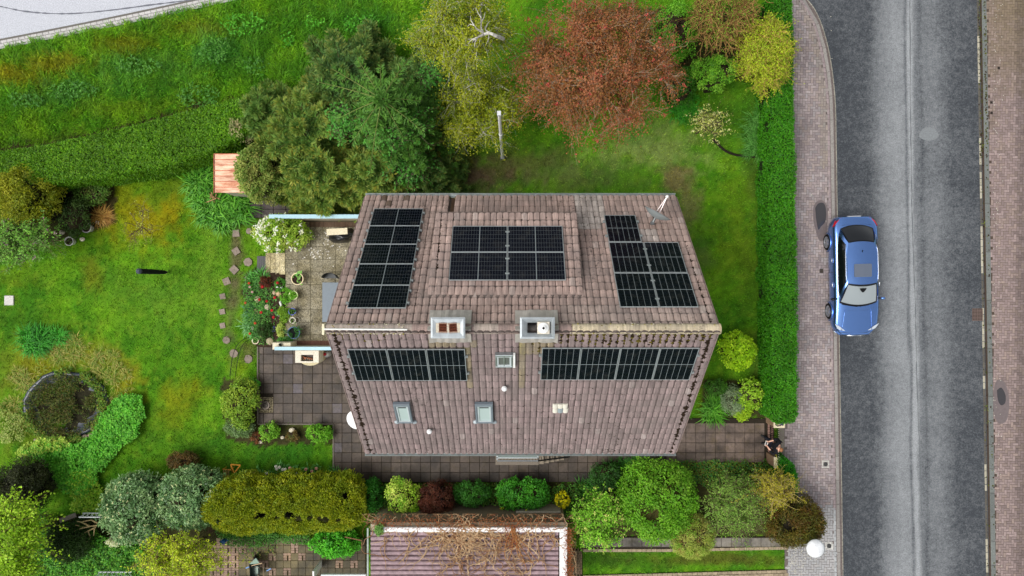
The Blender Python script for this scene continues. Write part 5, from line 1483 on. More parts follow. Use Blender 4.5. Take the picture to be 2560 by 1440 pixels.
rm = (fbm(rx_, ry_, .03, 17) > .47) & ~((ra > 2.0) & (ra < 3.0) & (rng.random(5200) < .8)); rx_, ry_ = rx_[rm], ry_[rm]; nr_ = len(rx_)
f.leaves(np.stack([PX(rx_), PY(ry_), rng.uniform(.05, .32, nr_)], 1), np.tile([0, 0, 1.], (nr_, 1)), .1, .05, pick([S(84, 124, 40), S(104, 140, 52), S(64, 98, 34), S(130, 132, 60)], nr_), .5, .6)
f.build('water_plants', pond)
for k, (x, y, r) in enumerate(((196, 1094, .12), (212, 1092, .13), (226, 1088, .11), (238, 1076, .10), (90, 1100, .09))):
    b = MB(S(170, 152, 134) * random.uniform(.85, 1.15)); b.blob(P(x, y, .08), r, (1.1, .8, .6), 9, 6, .12)
    tag(b.build('rock', M_STONE), ['pinkish field stone on the lower pond rim, nearest the middle', 'largest pinkish field stone on the lower pond rim', 'pinkish field stone on the pond rim where the ground cover begins', 'pinkish field stone highest on the lower right pond rim', 'single pale stone on the lower left pond rim'][k], 'rock', 'stones round the pond')
def cover(name, label, poly, dens, h, leaf, asp, pal, kind='stuff', cat=None, z0=0.0, mat=None, fr=.02):
    x, y = scatter(poly, dens); jx = (fbm(x, y, 1 / 14., 3) - .5) * 30; m = inpoly(x + jx, y + jx, poly); x, y = x[m], y[m]
    hh = h * (.35 + fbm(x, y, 1 / 18., 21) * 1.1)
    n = len(x); f = Fol(); z = z0 + hh * (.55 + .45 * rng.random(n))
    f.leaves(np.stack([PX(x, .2), PY(y, .2), z], 1), np.tile([0, 0, 1.], (n, 1)), leaf, leaf * asp, pick(pal, n) * (.72 + .5 * fbm(x, y, 1 / 16., 33))[:, None], .7, .45)
    return tag(f.build(name, None, mat), label, cat, None, kind)
GC = [S(80, 160, 44), S(98, 174, 54), S(62, 136, 36), S(112, 180, 66)]
cover('ground_cover', 'bright green ground cover spreading from the pond over the lawn', [(250, 1040), (300, 985), (350, 985), (365, 1030), (345, 1090), (300, 1120), (255, 1180), (220, 1240), (160, 1230), (110, 1150), (60, 1130), (90, 1105), (200, 1105), (240, 1080)], 1500, .4, .085, .75, GC)
cover('ground_cover', 'pale yellow variegated leaves along the lower pond edge', [(40, 1130), (90, 1095), (170, 1090), (180, 1120), (110, 1130), (60, 1142)], 1300, .45, .09, .7, [S(170, 190, 90), S(150, 180, 70), S(110, 160, 56)])
cover('ground_cover', 'loose pale green weeds at the left edge beside the pond', [(-10, 1010), (60, 1040), (60, 1100), (10, 1110), (-10, 1090)], 700, .4, .07, .6, [S(140, 160, 84), S(118, 144, 66), S(156, 168, 110)])
cover('ground_cover', 'yellow-green self-sown plants below the ground cover', [(170, 1180), (230, 1170), (260, 1230), (250, 1285), (180, 1275)], 1000, .4, .085, .7, [S(132, 178, 48), S(104, 160, 40), S(160, 190, 70)])
f = Fol()
for k in range(520):
    a = random.uniform(0, 6.28); q = random.uniform(1.04, 1.75); x, y = 166 + 97 * q * math.cos(a), 1000 - 92 * q * math.sin(a)
    if x < 345 and y < 1085 and fbm(x, y, .03, 6) > .53: tuft(f, x, y, 12, .24, .018, [S(140, 142, 70), S(112, 134, 50), S(84, 124, 40), S(164, 154, 98)], 0, .1, .5)
tag(f.build('dry_grass'), 'straw-coloured dry grass round the pond', None, None, 'stuff')

# ------------------------------------------------------------------ lower left planting
bush('yew', 'very dark clipped yew at the left edge below the pond', 52, 1216, 76, 76, 2.0, [S(40, 50, 22), S(32, 42, 20), S(52, 58, 28)], .07, .4, 90, 90, .2, cat='yew', irregular=.08, corec=S(24, 24, 12))
tree('lime_shrub', 'tall lime green leafy shrub filling the lower left corner', 40, 1350, 90, 110, 2.6, 1.4, [S(132, 176, 30), S(154, 194, 44), S(104, 148, 28), S(168, 202, 70)], .1, .65, 10, 260, 13000, S(110, 92, 62), .09, cat='shrub', shell=.25, leafout=.9)
bush('conifer_bush', 'dark green feathery conifer bush below the wooden plank', 168, 1354, 60, 54, 1.6, [S(40, 66, 26), S(52, 82, 30), S(34, 54, 24)], .12, .22, 60, 90, .26, cat='conifer bush', corec=S(20, 24, 12), jit=.7)
VB = [S(92, 132, 92), S(112, 150, 106), S(70, 108, 70), S(136, 166, 124), S(64, 98, 58)]
bush('viburnum', 'big grey-green leathery shrub left of the twin one, touching the white trellis', 332, 1272, 86, 92, 2.2, VB, .13, .4, 110, 60, .19, cat='shrub', mat=M_GLOSSLEAF, flowers=(90, .06, S(206, 214, 180)), irregular=.08, group='grey-green shrubs')
bush('viburnum', 'big grey-green leathery shrub right of its twin, beside the golden conifer hedge', 474, 1248, 92, 82, 2.2, VB, .13, .4, 110, 60, .19, cat='shrub', mat=M_GLOSSLEAF, flowers=(60, .06, S(206, 214, 180)), irregular=.08, group='grey-green shrubs')
bush('heather_bush', 'small brown round bush on the lawn above the grey-green shrubs', 456, 1154, 41, 27, .9, [S(92, 70, 40), S(74, 56, 34), S(112, 88, 50), S(70, 74, 36)], .08, .3, 44, 60, .26, cat='bush', corec=S(36, 26, 16))
tree('lime_tree', 'spreading yellow-green shrub with bare pale branches at the bottom edge', 452, 1392, 116, 66, 2.0, 1.0, [S(164, 184, 36), S(182, 198, 56), S(132, 164, 36)], .085, .6, 12, 190, 7500, S(164, 142, 98), .08, cat='shrub', shell=.2, twig_r=.014)
cover('undergrowth', 'tangled green undergrowth in the lower left garden corner', [(60, 1300), (110, 1290), (240, 1320), (300, 1340), (420, 1355), (420, 1445), (90, 1445)], 900, .7, .1, .65, [S(64, 130, 36), S(84, 152, 46), S(50, 104, 34), S(110, 166, 58)])
bush('snowy_shrub', 'small white flowering shrub under the left grey-green shrub', 290, 1352, 24, 14, 1.0, [S(214, 220, 206), S(140, 168, 120)], .07, .6, 20, 40, .3, cat='shrub')
cover('undergrowth', 'green plants along the lower edge of the golden hedge', [(540, 1325), (640, 1330), (770, 1335), (790, 1362), (700, 1356), (640, 1366), (560, 1362)], 900, .35, .08, .6, [S(66, 120, 40), S(84, 140, 56), S(54, 100, 40)])
bush('shrub', 'bright green broad-leaved shrub on the neighbour patio beside the garage', 838, 1362, 66, 34, 1.3, [S(78, 166, 40), S(98, 184, 54), S(56, 136, 34)], .10, .7, 56, 44, .24, cat='shrub', irregular=.25)
# border row between the path and the garage
bush('shrub', 'dark green round bush right of the golden conifer hedge', 926, 1240, 32, 44, 1.5, [S(40, 106, 26), S(52, 124, 32), S(30, 84, 24)], .07, .5, 56, 56, .24, cat='bush')
bush('shrub', 'yellow variegated bush on the path edge left of the dark red one', 1004, 1254, 47, 54, 1.6, [S(178, 196, 92), S(140, 190, 40), S(196, 206, 120), S(104, 176, 36)], .08, .55, 60, 56, .24, cat='bush', irregular=.3)
bush('barberry', 'dark red square-cut barberry bush on the path edge', 1090, 1250, 49, 46, 1.5, [S(76, 38, 32), S(92, 48, 38), S(58, 32, 28), S(84, 54, 40)], .06, .5, 80, 70, .2, cat='bush', corec=S(36, 24, 20), flat=.6, irregular=.06)
bush('shrub', 'dark green bush right of the dark red barberry', 1180, 1234, 48, 34, 1.2, [S(46, 104, 34), S(60, 120, 40), S(36, 84, 30)], .075, .5, 50, 56, .24, cat='bush', irregular=.2)
bush('shrub', 'mid green leafy bush with yellow flowers behind the garage wall', 1306, 1240, 72, 44, 1.4, [S(58, 132, 34), S(76, 152, 42), S(44, 108, 30)], .085, .6, 76, 60, .2, cat='bush', flowers=(26, .09, S(220, 210, 40), lambda d: (d[:, 1] < -.4) & (d[:, 0] < .2)))
bush('broom', 'small yellow flowering bush between the path border and the garage corner', 1406, 1250, 18, 20, .9, [S(96, 120, 30), S(150, 150, 30)], .06, .5, 20, 34, .3, cat='bush', flowers=(80, .07, S(232, 216, 30)))
strapbed('border_grass', 'grassy green edging plants along the slanting end of the path', [(1440, 1220), (1480, 1190), (1545, 1152), (1600, 1150), (1600, 1180), (1520, 1210), (1480, 1250), (1440, 1250)], 15, 30, .34, .022, [S(58, 124, 44), S(74, 142, 54), S(48, 104, 40)], .7, 'plants')
cover('border_plants', 'mixed low border plants along the lower path edge by the gate', [(1590, 1152), (1930, 1150), (1935, 1200), (1880, 1230), (1600, 1200)], 900, .35, .08, .5, [S(62, 124, 44), S(92, 128, 40), S(54, 108, 60), S(104, 104, 46)])
bush('shrub', 'dark shrub left of the large bright green one, by the path bend', 1518, 1196, 46, 44, 1.3, [S(42, 84, 34), S(54, 100, 40), S(34, 68, 30)], .08, .5, 44, 56, .26, cat='bush', irregular=.25)
bush('shrub', 'largest bright green round shrub in the bed below the path', 1648, 1252, 108, 112, 2.7, [S(88, 148, 28), S(106, 164, 40), S(66, 122, 24), S(120, 172, 56), S(96, 130, 40)], .09, .6, 170, 60, .16, cat='bush', irregular=.18, corec=S(66, 62, 26))
tree('guelder_rose', 'shrub with pale yellow-green flower heads right of the garage corner', 1492, 1300, 66, 70, 1.6, .9, [S(112, 172, 44), S(136, 190, 66), S(90, 146, 38)], .09, .65, 9, 150, 7500, S(112, 96, 70), .06, cat='shrub', shell=.25, leafout=.9, flowers=(180, .11, S(188, 196, 122)))
tree('shrub', 'feathery grey-green shrub beside the largest bright green one', 1838, 1262, 82, 78, 1.7, .9, [S(112, 150, 66), S(130, 164, 82), S(90, 128, 54)], .07, .5, 10, 240, 11000, S(110, 100, 72), .06, cat='shrub', shell=.25, leafout=1.0)
bush('shrub', 'fine twiggy olive ball shrub overhanging the paved strip', 1731, 1342, 62, 58, 1.9, [S(144, 156, 78), S(126, 146, 62), S(160, 166, 96), S(112, 158, 50)], .06, .4, 100, 80, .18, cat='bush', irregular=.1, corec=S(86, 76, 44), spears=(700, .2, .012, S(168, 148, 96)))
tree('shrub', 'open shrub with bare yellowish branches beside the lower gate pillar', 1930, 1222, 58, 46, 1.8, .8, [S(156, 152, 40), S(134, 138, 36), S(174, 166, 60)], .06, .5, 9, 120, 5200, S(168, 150, 96), .06, cat='shrub', shell=.35, twig_r=.014)
bush('conifer_bush', 'brown-green rounded conifer leaning over the pavement by the white lamp', 1986, 1302, 76, 70, 2.6, [S(74, 82, 26), S(92, 92, 30), S(58, 66, 22), S(108, 82, 38), S(84, 60, 28)], .1, .3, 120, 90, .2, cat='conifer bush', irregular=.1, corec=S(30, 26, 14), jit=.7)
cover('border_plants', 'low mixed plants filling the border between the path and the garage', [(884, 1208), (1460, 1208), (1440, 1290), (900, 1296)], 520, .45, .09, .55, [S(60, 112, 36), S(76, 130, 44), S(50, 92, 34), S(92, 116, 44)])
# beds left of the house
bush('shrub', 'yellow-green leafy shrub at the left edge of the slab patio', 598, 1006, 46, 62, 1.2, [S(132, 164, 50), S(108, 148, 46), S(150, 172, 70), S(90, 128, 40)], .09, .55, 64, 48, .22, cat='shrub', irregular=.28)
bush('lavender', 'grey-green bush at the corner of the slab patio bed', 596, 1070, 38, 26, .7, [S(124, 150, 120), S(104, 132, 96), S(90, 128, 60)], .08, .35, 40, 50, .28, cat='bush', irregular=.3)
bush('shrub', 'light green shrub left of the bare soil in the bed under the patio', 672, 1082, 26, 24, .6, [S(110, 168, 50), S(140, 186, 74), S(86, 140, 40)], .085, .55, 24, 36, .3, cat='shrub', irregular=.4)
bush('shrub', 'green leafy shrub at the right end of the bed under the patio', 796, 1084, 36, 24, .7, [S(96, 160, 40), S(120, 178, 56), S(76, 132, 34)], .085, .55, 36, 44, .28, cat='shrub', irregular=.25)
bush('spurge', 'small reddish brown plant in the bed under the patio', 734, 1090, 20, 14, .3, [S(120, 92, 60), S(100, 84, 50), S(86, 104, 50)], .06, .5, 16, 30, .3, cat='plant', irregular=.3)
bush('heuchera', 'reddish brown low plant beside the grey bush under the patio', 640, 1094, 16, 14, .3, [S(124, 80, 56), S(100, 70, 48)], .06, .5, 16, 30, .3, cat='plant', irregular=.3)
bush('shrub', 'fresh green leafy plant at the top corner of the patio bed', 632, 958, 16, 14, .5, [S(70, 146, 50), S(92, 164, 62)], .08, .55, 16, 34, .3, cat='shrub', irregular=.3)
bush('rhododendron', 'white flowering rhododendron at the terrace steps', 703, 584, 72, 48, 1.7, [S(118, 160, 44), S(142, 178, 62), S(92, 134, 36), S(170, 186, 96)], .11, .35, 80, 50, .2, z0=.25, cat='rhododendron', mat=M_LEAF,
     flowers=(105, .13, S(240, 238, 232), lambda d: (d[:, 0] < .1) | (rng.random(len(d)) < .45)))

# ------------------------------------------------------------------ turf: blades over lawn and meadow
cover('paving_weeds', 'weeds growing in the joints of the mossy neighbour paving', [(575, 1355), (690, 1350), (690, 1395), (600, 1400)], 160, .2, .08, .5, [S(90, 130, 50), S(70, 110, 40), S(150, 140, 90)])
def turf():
    f = Fol(); 
    def blades(x, y, L, W, lean, name, lab):
        m = ~paved(x, y)
        for pl in SOILS_AND_SHADE: m &= ~(inpoly(x, y, pl) & (rng.random(len(x)) < .8))
        m &= ((x - 166) / 100) ** 2 + ((y - 1012) / 90) ** 2 > 1
        x, y = x[m], y[m]; n = len(x)
        if n == 0: return
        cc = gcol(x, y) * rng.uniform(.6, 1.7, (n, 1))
        gr = fbm(PX(x), PY(y), 1.3, 4)
        p = np.stack([PX(x), PY(y), (gr - .5) * .10 - .03], 1)
        az = fbm(x, y, 1 / 30., 71) * 12 + rng.normal(0, .9, n)
        d = nrm(np.stack([np.cos(az) * lean, np.sin(az) * lean, np.full(n, 1.)], 1) + rng.normal(0, .25, (n, 3)))
        f = Fol(); f.spears(p, d, L * (.6 + .8 * fbm(x, y, 1 / 25., 81))[:, None], W, cc)
        tag(f.build(name), lab, None, None, 'stuff')
    x = rng.uniform(-20, 2000, 230000); y = rng.uniform(-20, 1460, 230000)
    md = (y < 405 - x * .235) & (x < 1250) | ((x > 560) & (x < 1100) & (y < 200))
    roofm = inpoly(x, y, [(960, 520), (1650, 520), (1650, 1080), (960, 1080)])
    blades(x[~md & ~roofm], y[~md & ~roofm], .10, .024, 1.1, 'lawn_grass', 'short mown lawn grass round the house')
    x2 = rng.uniform(-20, 1250, 120000); y2 = rng.uniform(-20, 420, 120000)
    md = (y2 < 400 - x2 * .235) | ((x2 > 560) & (x2 < 1100) & (y2 < 220))
    blades(x2[md], y2[md], .30, .026, 1.5, 'meadow_grass', 'long tousled meadow grass beside the light road')
turf()
MC = [S(74, 132, 50), S(62, 118, 40), S(88, 144, 58), S(56, 104, 42)]
for (x, y, rx, ry) in ((350, 165, 60, 24), (540, 128, 44, 34), (180, 225, 70, 22), (500, 240, 60, 30), (610, 60, 60, 30), (790, 55, 30, 14), (640, 165, 34, 22), (715, 100, 20, 20), (900, 60, 50, 22), (60, 250, 50, 20)):
    pl = [(x + rx * math.cos(a), y + ry * math.sin(a)) for a in np.linspace(0, 6.28, 14)[:-1]]
    cover('weeds', 'lush broad-leaved weeds in the meadow', pl, 150, .35, .13, .4, MC if y > 110 else [S(84, 160, 40), S(66, 140, 36)])
# ------------------------------------------------------------------ slab patio, path, terrace
def mat_slab():
    m, nt, b, o = new_mat('garden slab')
    c = colsrc(nt)
    st = ramp(nt, noise(nt, .9, 6, .65, dist=.4), [(.34, .42), (.5, .9), (.66, 1.3)])
    fi = ramp(nt, noise(nt, 9, 6, .7), [(.3, .74), (.7, 1.22)])
    al = ramp(nt, noise(nt, 2.3, 4, .6), [(.5, (1, 1, 1)), (.72, (.86, .84, .62))])
    c = mixc(nt, 1., mixc(nt, 1., mixc(nt, 1., c, st, 'MULTIPLY'), fi, 'MULTIPLY'), al, 'MULTIPLY')
    nt.links.new(c, b.inputs['Base Color']); b.inputs['Roughness'].default_value = .6; b.inputs['Specular IOR Level'].default_value = .4
    bump(nt, b, noise(nt, 30, 4), .25, .01); return m
M_SLAB = mat_slab()
ROOF_PX = [(960, 530), (1645, 530), (1745, 822), (1655, 1100), (960, 1100), (868, 822)]
b = MB(S(52, 46, 38)); b.prism(W(PATIO), -.2, .008); patio = tag(b.build('patio', M_JOINT), kind='structure')
def slab_grid(parent, poly, xs, ys, zt, colf, gap=.7, skip=None, name='slab', zpx=0.0):
    for i in range(len(xs) - 1):
        for j in range(len(ys) - 1):
            cx, cy = (xs[i] + xs[i + 1]) / 2, (ys[j] + ys[j + 1]) / 2
            if not inpoly(np.array([cx]), np.array([cy]), poly)[0]: continue
            if skip and skip(cx, cy): continue
            w, l = SZ(xs[i + 1] - xs[i] - gap, zpx), SZ(ys[j + 1] - ys[j] - gap, zpx)
            b = MB(); b.bbox(-w / 2, w / 2, -l / 2, l / 2, -.05, 0, .007)
            inst(name, mk_mesh(name, b.V, b.F, b.C, M_SLAB), parent, (PX(cx, zpx), PY(cy, zpx), zt + random.uniform(-.003, .003)), (random.uniform(-.006, .006), random.uniform(-.006, .006), random.uniform(-.006, .006)), color=colf(cx, cy))
XG = [648, 659] + [659 + 24.55 * k for k in range(1, 53)]
YG = [860.5 + 24.62 * k for k in range(0, 15)]
def cslab(x, y):
    c = S(78, 67, 58) * random.uniform(.72, 1.25)
    if x > 1660: c = S(118, 102, 92) * random.uniform(.85, 1.15)
    if y > 1178 : c = c * .7
    if random.random() < .06 and x < 900: c = S(96, 88, 92) * random.uniform(.9, 1.15)
    return c
def gully(x, y): return 647 < x < 684 and 993 < y < 1033
slab_grid(patio, PATIO, XG, YG, .022, cslab, 1.0, lambda x, y: inpoly(np.array([x]), np.array([y]), ROOF_PX)[0] or (x > 1919) or gully(x, y))
b = MB(S(116, 106, 94))
for seg in ([(645, 866), (645, 1060)], [(645, 1060), (834, 1060)], [(834, 1060), (834, 1168)]):
    a, c = (P(*q) for q in seg); d = (c - a); m = (a + c) / 2; b = MB(S(112, 104, 94)); L2 = d.length / 2
    b.bbox(-L2, L2, -.03, .03, -.2, .05, .006, None, Matrix.Translation(m) @ Matrix.Rotation(math.atan2(d.y, d.x), 4, 'Z')); b.build('edging_stone', M_CONC, patio)
# small cobbles round the gully, and its round grate
for i in range(9):
    for j in range(10):
        x, y = 650.5 + i * 3.9, 994.5 + j * 3.9
        if (x - 664) ** 2 + (y - 1013) ** 2 < 125: continue
        b = MB(); b.bbox(-.026, .026, -.026, .026, -.04, 0, .008)
        if i == 0 and j == 0: ME_COB = mk_mesh('cobble', b.V, b.F, b.C, M_STONE)
        inst('cobble', ME_COB, patio, (PX(x + random.uniform(-.4, .4)), PY(y + random.uniform(-.4, .4)), .026), (0, 0, random.uniform(-.2, .2)), color=S(150, 138, 110) * random.uniform(.75, 1.15))
gr = thing('drain_grate', (PX(664), PY(1013), 0), 'round iron drain grate set in small cobbles at the patio edge', 'drain')
b = MB(S(92, 84, 76)); b.lathe([(.185, -.02), (.185, .034), (.17, .038), (.125, .036), (.12, .01)], PX(664), PY(1013), 28, cap=False); b.build('rim', M_METAL, gr)
b = MB(S(14, 13, 12)); b.lathe([(.12, .0), (.12, .012)], PX(664), PY(1013), 20); b.build('shaft', M_CONC, gr)
for k in range(-3, 4):
    b = MB(S(84, 78, 72)); h = math.sqrt(max(.0, .122 ** 2 - (k * .034) ** 2)); M = Matrix.Translation((PX(664), PY(1013), .03)) @ Matrix.Rotation(.4, 4, 'Z'); b.box(-h, h, k * .034 - .008, k * .034 + .008, -.01, .006, None, M=M); b.build('bar', M_METAL, gr)
# narrow dark path north of the terrace
b = MB(S(34, 30, 28)); b.prism(W(SIDEPATH), -.2, .006); sp_ = tag(b.build('path', M_JOINT), kind='structure')
slab_grid(sp_, SIDEPATH, [622 + 31 * k for k in range(13)], [500, 523, 545], .02, lambda x, y: S(70, 60, 58) * random.uniform(.75, 1.2), 1.0)

TZ = .6
def TP(x, y, z=TZ): return P(x, y, z)
tz_poly = [(712, 553), (1000, 553), (1000, 866), (728, 866), (728, 686), (712, 686)]
b = MB(S(96, 90, 70)); b.prism([(PX(x, TZ), PY(y, TZ)) for x, y in tz_poly], -.1, TZ - .012); terr = tag(b.build('terrace', M_CONC), kind='structure')
M_PEB = None
def mat_pebble():
    m, nt, b, o = new_mat('washed pebble slab')
    c = colsrc(nt)
    v = N(nt, 'ShaderNodeTexVoronoi'); v.inputs['Scale'].default_value = 34; nt.links.new(N(nt, 'ShaderNodeNewGeometry').outputs['Position'], v.inputs['Vector'])
    bwv = N(nt, 'ShaderNodeRGBToBW'); nt.links.new(v.outputs['Color'], bwv.inputs[0])
    sp = ramp(nt, bwv.outputs[0], [(.15, .45), (.85, 1.5)])
    al = ramp(nt, noise(nt, 1.6, 4, .6), [(.35, (.72, .68, .52)), (.65, (1.1, 1.1, 1.05))])
    nt.links.new(mixc(nt, 1., mixc(nt, 1., c, sp, 'MULTIPLY'), al, 'MULTIPLY'), b.inputs['Base Color']); b.inputs['Roughness'].default_value = .85
    bump(nt, b, v.outputs['Distance'], .5, .01); return m
M_PEB = mat_pebble(); M_SLAB_keep = M_SLAB; M_SLAB = M_PEB
slab_grid(terr, tz_poly, [682 + 31.4 * k for k in range(11)], [554 + 31.4 * k for k in range(11)], TZ, lambda x, y: S(138, 131, 114) * random.uniform(.8, 1.15), 1.0, lambda x, y: inpoly(np.array([x]), np.array([y]), [(900, 540), (1000, 540), (1000, 870), (846, 870), (850, 800)])[0], zpx=TZ)
stp = thing('garden_steps', tuple(P(690, 660)), 'four pebbled concrete garden steps leading down from the terrace to the lawn', 'steps')
for i in range(4):
    z = TZ - .0 - i * .15; x1 = 713 - i * 12.2; b = MB(S(196, 184, 152) * (1.0 - .07 * i)); b.bbox(PX(x1 - 12.4, z), PX(x1 - .6, z), PY(686, z), PY(632, z), -.1, z + .004 * (i == 0), .012); b.build('step', M_PEB, stp)
dm_ = thing('door_mat', tuple(P(655, 660)), 'black rubber mat at the foot of the garden steps', 'mat')
b = MB(S(40, 38, 40)); b.bbox(PX(643), PX(667), PY(680), PY(640), .0, .03, .008); b.build('rim', M_PLASTIC, dm_)
for i in range(4):
    b = MB(S(24, 23, 25)); b.box(PX(645 + i * 5.4), PX(649 + i * 5.4), PY(678), PY(642), .03, .036); b.build('ridge', M_PLASTIC, dm_)
# terrace walls with pale blue tops
def twall(lab, x0, x1, ytop0, ytop1, ztop, zpx_brick, cap):
    t = thing('garden_wall', (PX(x0, 1), PY(ytop0, 1), 0), lab, 'wall')
    y1, y0 = PY(ytop0, ztop), PY(ytop1, ztop)
    b = MB(S(216, 210, 196)); b.box(PX(x0, ztop), PX(x1, ztop), y0 + .0, y1, -.1, ztop - .03); b.build('wall_body', M_WALL, t)
    b = MB(S(172, 208, 220)); b.bbox(PX(x0, ztop) - .0, PX(x1, ztop), y0 - .01, y1 + .01, ztop - .03, ztop, .008); b.build('coping', M_PAINT, t)
    return t, y0, y1
tw1, wy0_, wy1_ = twall('white garden wall with pale blue top along the upper side of the terrace', 672, 920, 536.5, 545.5, 1.7, 0, None)
for k in range(44):
    x = 775 + k * 3.4
    b = MB(); b.bbox(-.024, .024, -.11, .11, -.05, 0, .004)
    if k == 0: ME_SC = mk_mesh('brick', b.V, b.F, b.C, M_BRICK)
    inst('brick', ME_SC, terr, (PX(x, TZ), PY(561, TZ), TZ + .012), color=S(104, 82, 66) * random.uniform(.75, 1.15))
tw2, wy0_, wy1_ = twall('white garden wall with pale blue top between terrace and barbecue', 686, 850, 867.5, 875, 1.55, 0, None)
for k in range(40):
    x = 728 + k * 3.2
    inst('brick', ME_SC, terr, (PX(x, TZ), PY(858.5, TZ), TZ + .014), color=S(124, 88, 74) * random.uniform(.75, 1.15))
pp = thing('wall_pillar', tuple(P(702, 863)), 'short cream pillar ending the lower terrace wall, with a small dark lantern', 'pillar')
b = MB(S(222, 212, 186)); b.bbox(PX(681, 1.4), PX(727, 1.4), PY(874, 1.4), PY(856.5, 1.4), -.1, 1.4, .015); b.build('pillar_body', M_CONC, pp)
ln = thing('lantern', tuple(P(700, 862, 1.4)), 'small dark round lantern standing on the cream wall pillar', 'lantern')
b = MB(S(50, 50, 52)); c_ = P(700, 862, 1.5); b.lathe([(.05, 1.4), (.06, 1.42), (.06, 1.5), (.03, 1.56), (.005, 1.58)], c_.x, c_.y, 12); b.build('lamp_body', M_METAL, ln)
b = MB(S(190, 190, 180)); b.lathe([(.062, 1.44), (.064, 1.46), (.062, 1.48)], c_.x, c_.y, 12); b.build('glass_band', M_PLASTIC, ln)

# masonry barbecue
bq = thing('barbecue', tuple(P(770, 892)), 'cream masonry garden barbecue with an open hearth holding logs', 'barbecue')
z = 1.35; X0, X1, Y0, Y1 = PX(738, z), PX(797, z), PY(907, z), PY(876, z); ox0, ox1, oy0, oy1 = PX(752, z), PX(783, z), PY(903, z), PY(887, z)
b = MB(S(226, 218, 200))
for a in ((X0, ox0, Y0, Y1), (ox1, X1, Y0, Y1), (ox0, ox1, Y0, oy0), (ox0, ox1, oy1, Y1)): b.bbox(*a, .7, z, .01)
b.build('chimney_block', M_CONC, bq)
b = MB(S(208, 196, 160)); cx_, cy_ = PX(775, .7), PY(890, .7); r_ = SZ(31, .7)
b.prism([(cx_ + r_ * math.cos(a), cy_ + r_ * .78 * math.sin(a)) for a in np.linspace(0, -math.pi, 22)] + [(cx_ - r_, PY(876, .7)), (cx_ + r_, PY(876, .7))], -.1, .7); b.build('hearth_base', M_CONC, bq)
b = MB(S(18, 15, 14)); b.box(ox0, ox1, oy0, oy1, .7, .72); b.build('hearth', M_CONC, bq)
for k in range(6):
    b = MB(S(150, 92, 62) * random.uniform(.7, 1.2)); x = random.uniform(ox0 + .1, ox1 - .1); y = oy1 - .08 - random.random() * .1; a = random.uniform(-.8, .8)
    b.tube([(x - .09 * math.cos(a), y - .05 * math.sin(a), 1.18 + .02 * k), (x + .09 * math.cos(a), y + .05 * math.sin(a), 1.20 + .02 * k)], .022, k=6); b.build('log', M_WOOD, bq)
b = MB(S(60, 54, 50)); b.box(ox0, ox1, oy0 + .005, oy1 - .005, 1.10, 1.12)
b.build('ash_grate', M_METAL, bq)
for k in range(6):
    b = MB(S(206, 190, 160)); x = ox0 + .05 + k * (ox1 - ox0 - .1) / 5; b.tube([(x, oy0 + .02, 1.13), (x, oy0 + .10, 1.15)], .012, k=5); b.build('grate_bar', M_METAL, bq)
gb = thing('gas_bottle', tuple(P(815, 886)), 'pale grey gas bottle with a red cap tucked under the left roof edge', 'gas bottle')
c_ = P(815, 886, .4); b = MB(S(206, 206, 206)); b.lathe([(.10, 0), (.13, .04), (.13, .36), (.10, .44), (.05, .47)], c_.x, c_.y, 16); b.build('bottle', M_PAINT, gb)
b = MB(S(190, 30, 50)); b.lathe([(.06, .46), (.07, .50), (.05, .55), (.002, .56)], c_.x - .03, c_.y + .02, 12); b.build('cap', M_PLASTIC, gb)

# terrace furniture
tp = thing('covered_seat', tuple(P(852, 588, TZ)), 'black plastic cover crumpled over garden furniture under the cream board', 'furniture cover')
n = 15; vs = []
for j in range(n):
    for i in range(n):
        u, v = i / (n - 1) * 2 - 1, j / (n - 1) * 2 - 1; q = max(abs(u), abs(v)); rr = math.hypot(u, v) or 1
        k = q / rr if rr else 1
        x = 856 + 36 * u * k * (1 + .25 * (vnoise(u * 3, v * 3, 1, 5) - .5)); y = 588 + 20 * v * k * (1 + .3 * (vnoise(u * 3, v * 3, 1, 8) - .5)) - u * 3
        zz = TZ + .55 * (1 - q ** 3) + .14 * (vnoise(u * 4 + 9, v * 4, 1.2, 2) - .5) * (1 if q < 1 else 0) + .0
        vs.append(P(x, y, zz) if q < .98 else P(x, y, TZ))
b = MB(S(20, 20, 22)); b.add(vs, [(j * n + i, (j + 1) * n + i, (j + 1) * n + i + 1, j * n + i + 1) for j in range(n - 1) for i in range(n - 1)]); b.build('tarpaulin', mat_plain('black plastic', (1, 1, 1), .3, 0, .5, 9, .2, .5, 14), tp, True)
pb = thing('board', tuple(P(843, 579, 1.2)), 'cream painted board lying on the black plastic cover on the terrace', 'board')
b = MB(S(224, 212, 182)); M = Matrix.Translation(P(843, 579, 1.22)) @ Matrix.Rotation(.06, 4, 'Z'); w_ = SZ(26, 1.2); b.bbox(-w_, w_, -SZ(8, 1.2), SZ(8, 1.2), 0, .04, .006, None, M); b.build('panel', M_WOOD, pb)
gt = thing('garden_table', tuple(P(825, 760, TZ)), 'grey garden table half hidden under the left edge of the roof', 'table')
z = 1.32; b = MB(S(100, 112, 122)); b.bbox(PX(805.5, z), PX(880, z), PY(805, z), PY(706, z), z - .03, z, .006); b.build('tabletop', M_PLASTIC, gt)
for x, y in ((809, 712), (809, 800), (872, 712), (872, 800)):
    b = MB(S(86, 94, 100)); p = P(x, y, z); b.box(p.x - .025, p.x + .025, p.y - .025, p.y + .025, TZ, z - .03); b.build('leg', M_METAL, gt)
gc_ = thing('garden_chair', tuple(P(830, 698, TZ)), 'dark grey garden chair with curved back pushed up to the grey table', 'chair')
zs = TZ + .45
b = MB(S(58, 62, 62)); q = []
